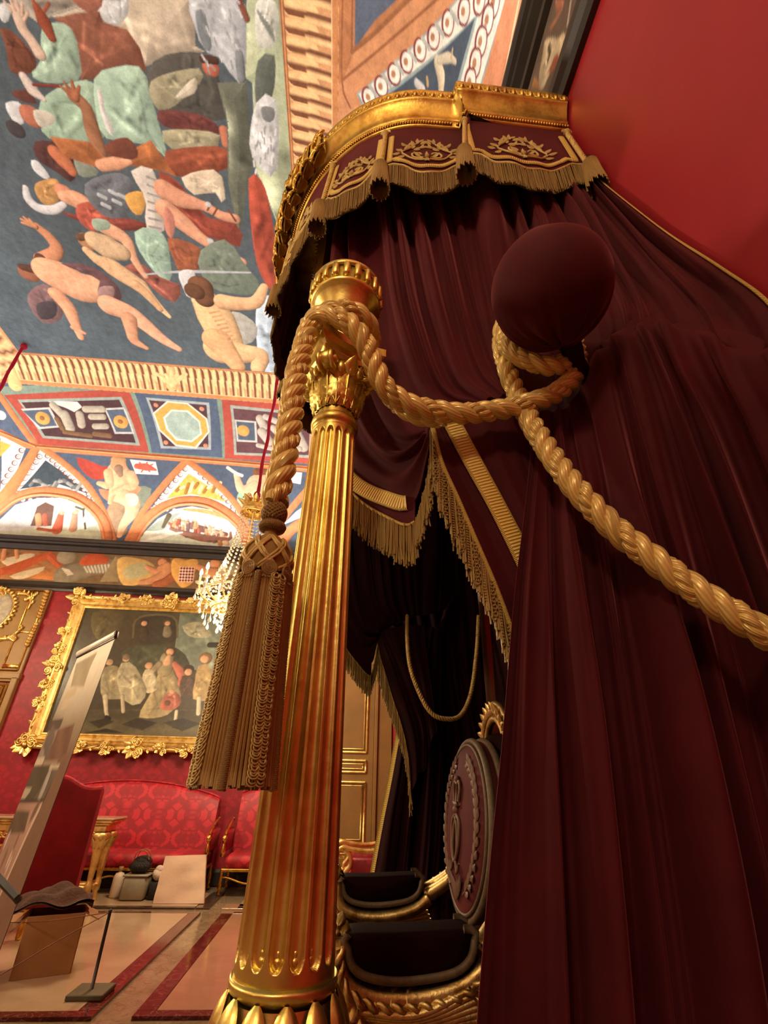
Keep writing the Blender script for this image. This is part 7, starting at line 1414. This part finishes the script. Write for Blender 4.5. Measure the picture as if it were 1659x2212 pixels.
for y in (6.02, 6.60): b = MB(); b.tube(spline([(xa+0.74, y, 0.45), (xa+0.76, y, 0.2), (xa+0.80, y, 0.012)], 10), 0.025, 8); obj('rear_leg', b, G_FRM, ac)

# ------------------------------------------------------------------ crystal chandeliers
def crystal():
    t = NT('cut_crystal'); t.set(Roughness=0.08, Transmission_Weight=0.55, IOR=1.5); t.b.inputs['Base Color'].default_value = (0.95, 0.88, 0.70, 1); return t.m
CRY = crystal(); FLM = NT('lit_bulb'); FLM.b.inputs['Emission Color'].default_value = (1.0, 0.80, 0.50, 1); FLM.b.inputs['Emission Strength'].default_value = 60.0; FLM.b.inputs['Base Color'].default_value = (0.9, 0.8, 0.6, 1); FLM = FLM.m
CRD = velvet('crimson_cord_sleeve', (140, 18, 36), 0.5, (0.9, 0.2, 0.3)); IVO = simple('ivory_candle', (236, 224, 196), 0.5)
def chandelier(loc, label):
    c = thing('chandelier', loc, label, 'chandelier', 'crystal chandeliers'); L = A(*loc); x, y, z = 0, 0, 0
    b = MB(); ztop = float(zvault(L[0], L[1]))-0.02; P = np.array([L+A(0.012*sin(k*0.9), 0.012*cos(k*1.3), f) for k, f in enumerate(np.linspace(0.02, ztop-L[2], 24))]); b.tube(P, 0.028+0.004*np.sin(np.arange(24)*1.7), 8); b.ball(P[-1]-A(0, 0, 0.05), (0.06, 0.06, 0.07), 10, 8); b.ball(L+A(0, 0, 0.06), (0.06, 0.06, 0.09), 10, 8); obj('velvet_cord', b, CRD, c)
    b = MB(); b.lathe([(0.02, 0.0), (0.10, -0.02), (0.16, -0.10), (0.20, -0.22), (0.21, -0.26), (0.19, -0.28)], L, 24, lambda rr, zz, a: rr*(1+0.05*np.cos(9*a)))
    for k in range(9):
        a = 2*pi*k/9; er = A(cos(a), sin(a), 0); b.leaf(L+er*0.12+A(0, 0, -0.20), L+er*0.24+A(0, 0, -0.02), er, 0.05, 0.3, 6, 0.12, 0.3); th = np.linspace(0, 3*pi, 16); rr = 0.05*(1-th/(3*pi)*0.8); b.tube(L+er*(0.16+rr*np.cos(th))[:, None]+A(0, 0, 1)*(-0.03+rr*np.sin(th))[:, None], 0.010, 5)
    obj('gilt_crown', b, G_FRM, c)
    b = MB(); b.tube([L+A(0, 0, -0.02), L+A(0, 0, -1.95)], 0.018, 8); b.lathe([(0.02, -1.2), (0.07, -1.3), (0.03, -1.4), (0.09, -1.6), (0.05, -1.75), (0.1, -1.85), (0.02, -1.98)], L, 16); obj('stem', b, G_FRM, c)
    RI = 0.47; b = MB(); a = np.linspace(0, 2*pi, 40)[:-1]
    for r_, zz in ((RI, -1.62), (0.34, -1.88), (0.20, -0.28)): b = MB(); b.tube(L+np.stack([r_*np.cos(a), r_*np.sin(a), zz+0*a], 1), 0.016, 6, closed=True); obj('ring', b, G_FRM, c)
    b = MB()
    for k in range(20):
        aa = 2*pi*k/20; er = A(cos(aa), sin(aa), 0); t = np.linspace(0, 1, 22); rr = 0.19+(RI-0.19)*t**2.2; zz = -0.28-1.34*t
        for j in range(22): b.ball(L+er*rr[j]+A(0, 0, zz[j]), 0.013+0.010*t[j], 6, 4)
        t = np.linspace(0, 1, 10); rr = RI+(0.05-RI)*t; zz = -1.62-0.62*np.sin(t*pi/2)
        for j in range(10): b.ball(L+er*rr[j]+A(0, 0, zz[j]), 0.017, 6, 4)
        er2 = A(cos(aa+pi/20), sin(aa+pi/20), 0)
        for t_ in np.linspace(-1, 1, 7): b.ball(L+(er2*(RI+0.01)+A(-er2[1], er2[0], 0)*0.07*t_)+A(0, 0, -1.72+0.08*t_**2), 0.013, 6, 4)
    obj('crystal_strings', b, CRY, c, kind='stuff')
    NA = 12
    for k in range(NA):
        aa = 2*pi*(k+0.5)/NA; er = A(cos(aa), sin(aa), 0); b = MB(); P = spline([L+er*0.10+A(0, 0, -1.60), L+er*0.32+A(0, 0, -1.82), L+er*0.52+A(0, 0, -1.72), L+er*0.58+A(0, 0, -1.56)], 16); b.tube(P, 0.013, 6); arm = obj('arm', b, G_FRM, c)
        e = L+er*0.58; b = MB(); b.lathe([(0.01, -1.57), (0.055, -1.55), (0.062, -1.53), (0.02, -1.535), (0.018, -1.52)], e, 14); obj('drip_pan', b, CRY, arm); b = MB(); b.lathe([(0.017, -1.535), (0.017, -1.44), (0.0, -1.438)], e, 10); obj('candle', b, IVO, arm)
        b = MB(); b.lathe([(0.004, -1.44), (0.020, -1.415), (0.023, -1.39), (0.014, -1.355), (0.001, -1.325)], e, 10); obj('bulb', b, FLM, arm)
        for (r_, zz) in ((0.60, -1.72), (0.50, -1.90), (0.58, -1.63), (0.40, -2.06)):
            q = L+A(cos(aa+0.1*r_), sin(aa+0.1*r_), 0)*r_+A(0, 0, zz); d_ = MB(); d_.tube([q+A(0, 0, 0.08), q], 0.004, 4); d_.lathe([(0.002, 0.0), (0.012, -0.025), (0.024, -0.06), (0.020, -0.08), (0.002, -0.095)], q, 8); obj('crystal_drop', d_, CRY, c)
        b = MB()
        for t_ in np.linspace(0, 1, 9): q = L+A(cos(aa+t_*2*pi/NA), sin(aa+t_*2*pi/NA), 0)*0.57+A(0, 0, -1.60-0.13*sin(pi*t_)); b.ball(q, 0.013, 6, 4)
        obj('bead_swag', b, CRY, c)
    return c
def add_room_light(loc, watts):
    l = bpy.data.lights.new('room_light', 'POINT'); l.energy = watts; l.color = WARM; l.shadow_soft_size = 0.30
    o = bpy.data.objects.new('room_light', l); COL.objects.link(o); o.location = loc
c1 = chandelier((-1.56, 6.88, 5.38), 'crystal chandelier with lit candle bulbs hanging behind the tassel on a crimson cord')
CH = [(-6.40, 6.95, 5.38)]
for i, l_ in enumerate(CH):
    c = copy_tree(c1); c.location = l_; c['label'] = 'crystal chandelier left of the frame, only its crimson cord in view at the upper left'
for l_, wt in (((-1.56, 6.88, 3.35), ROOM_W[0]), ((-6.40, 6.95, 3.35), ROOM_W[1]), ((-3.95, 2.03, 3.3), ROOM_W[2]), ((-1.43, -2.8, 4.6), ROOM_W[3]), ((-6.40, -2.8, 3.5), ROOM_W[4])): add_room_light(l_, wt)  # first two sit in the chandeliers, the last three are added without fixtures
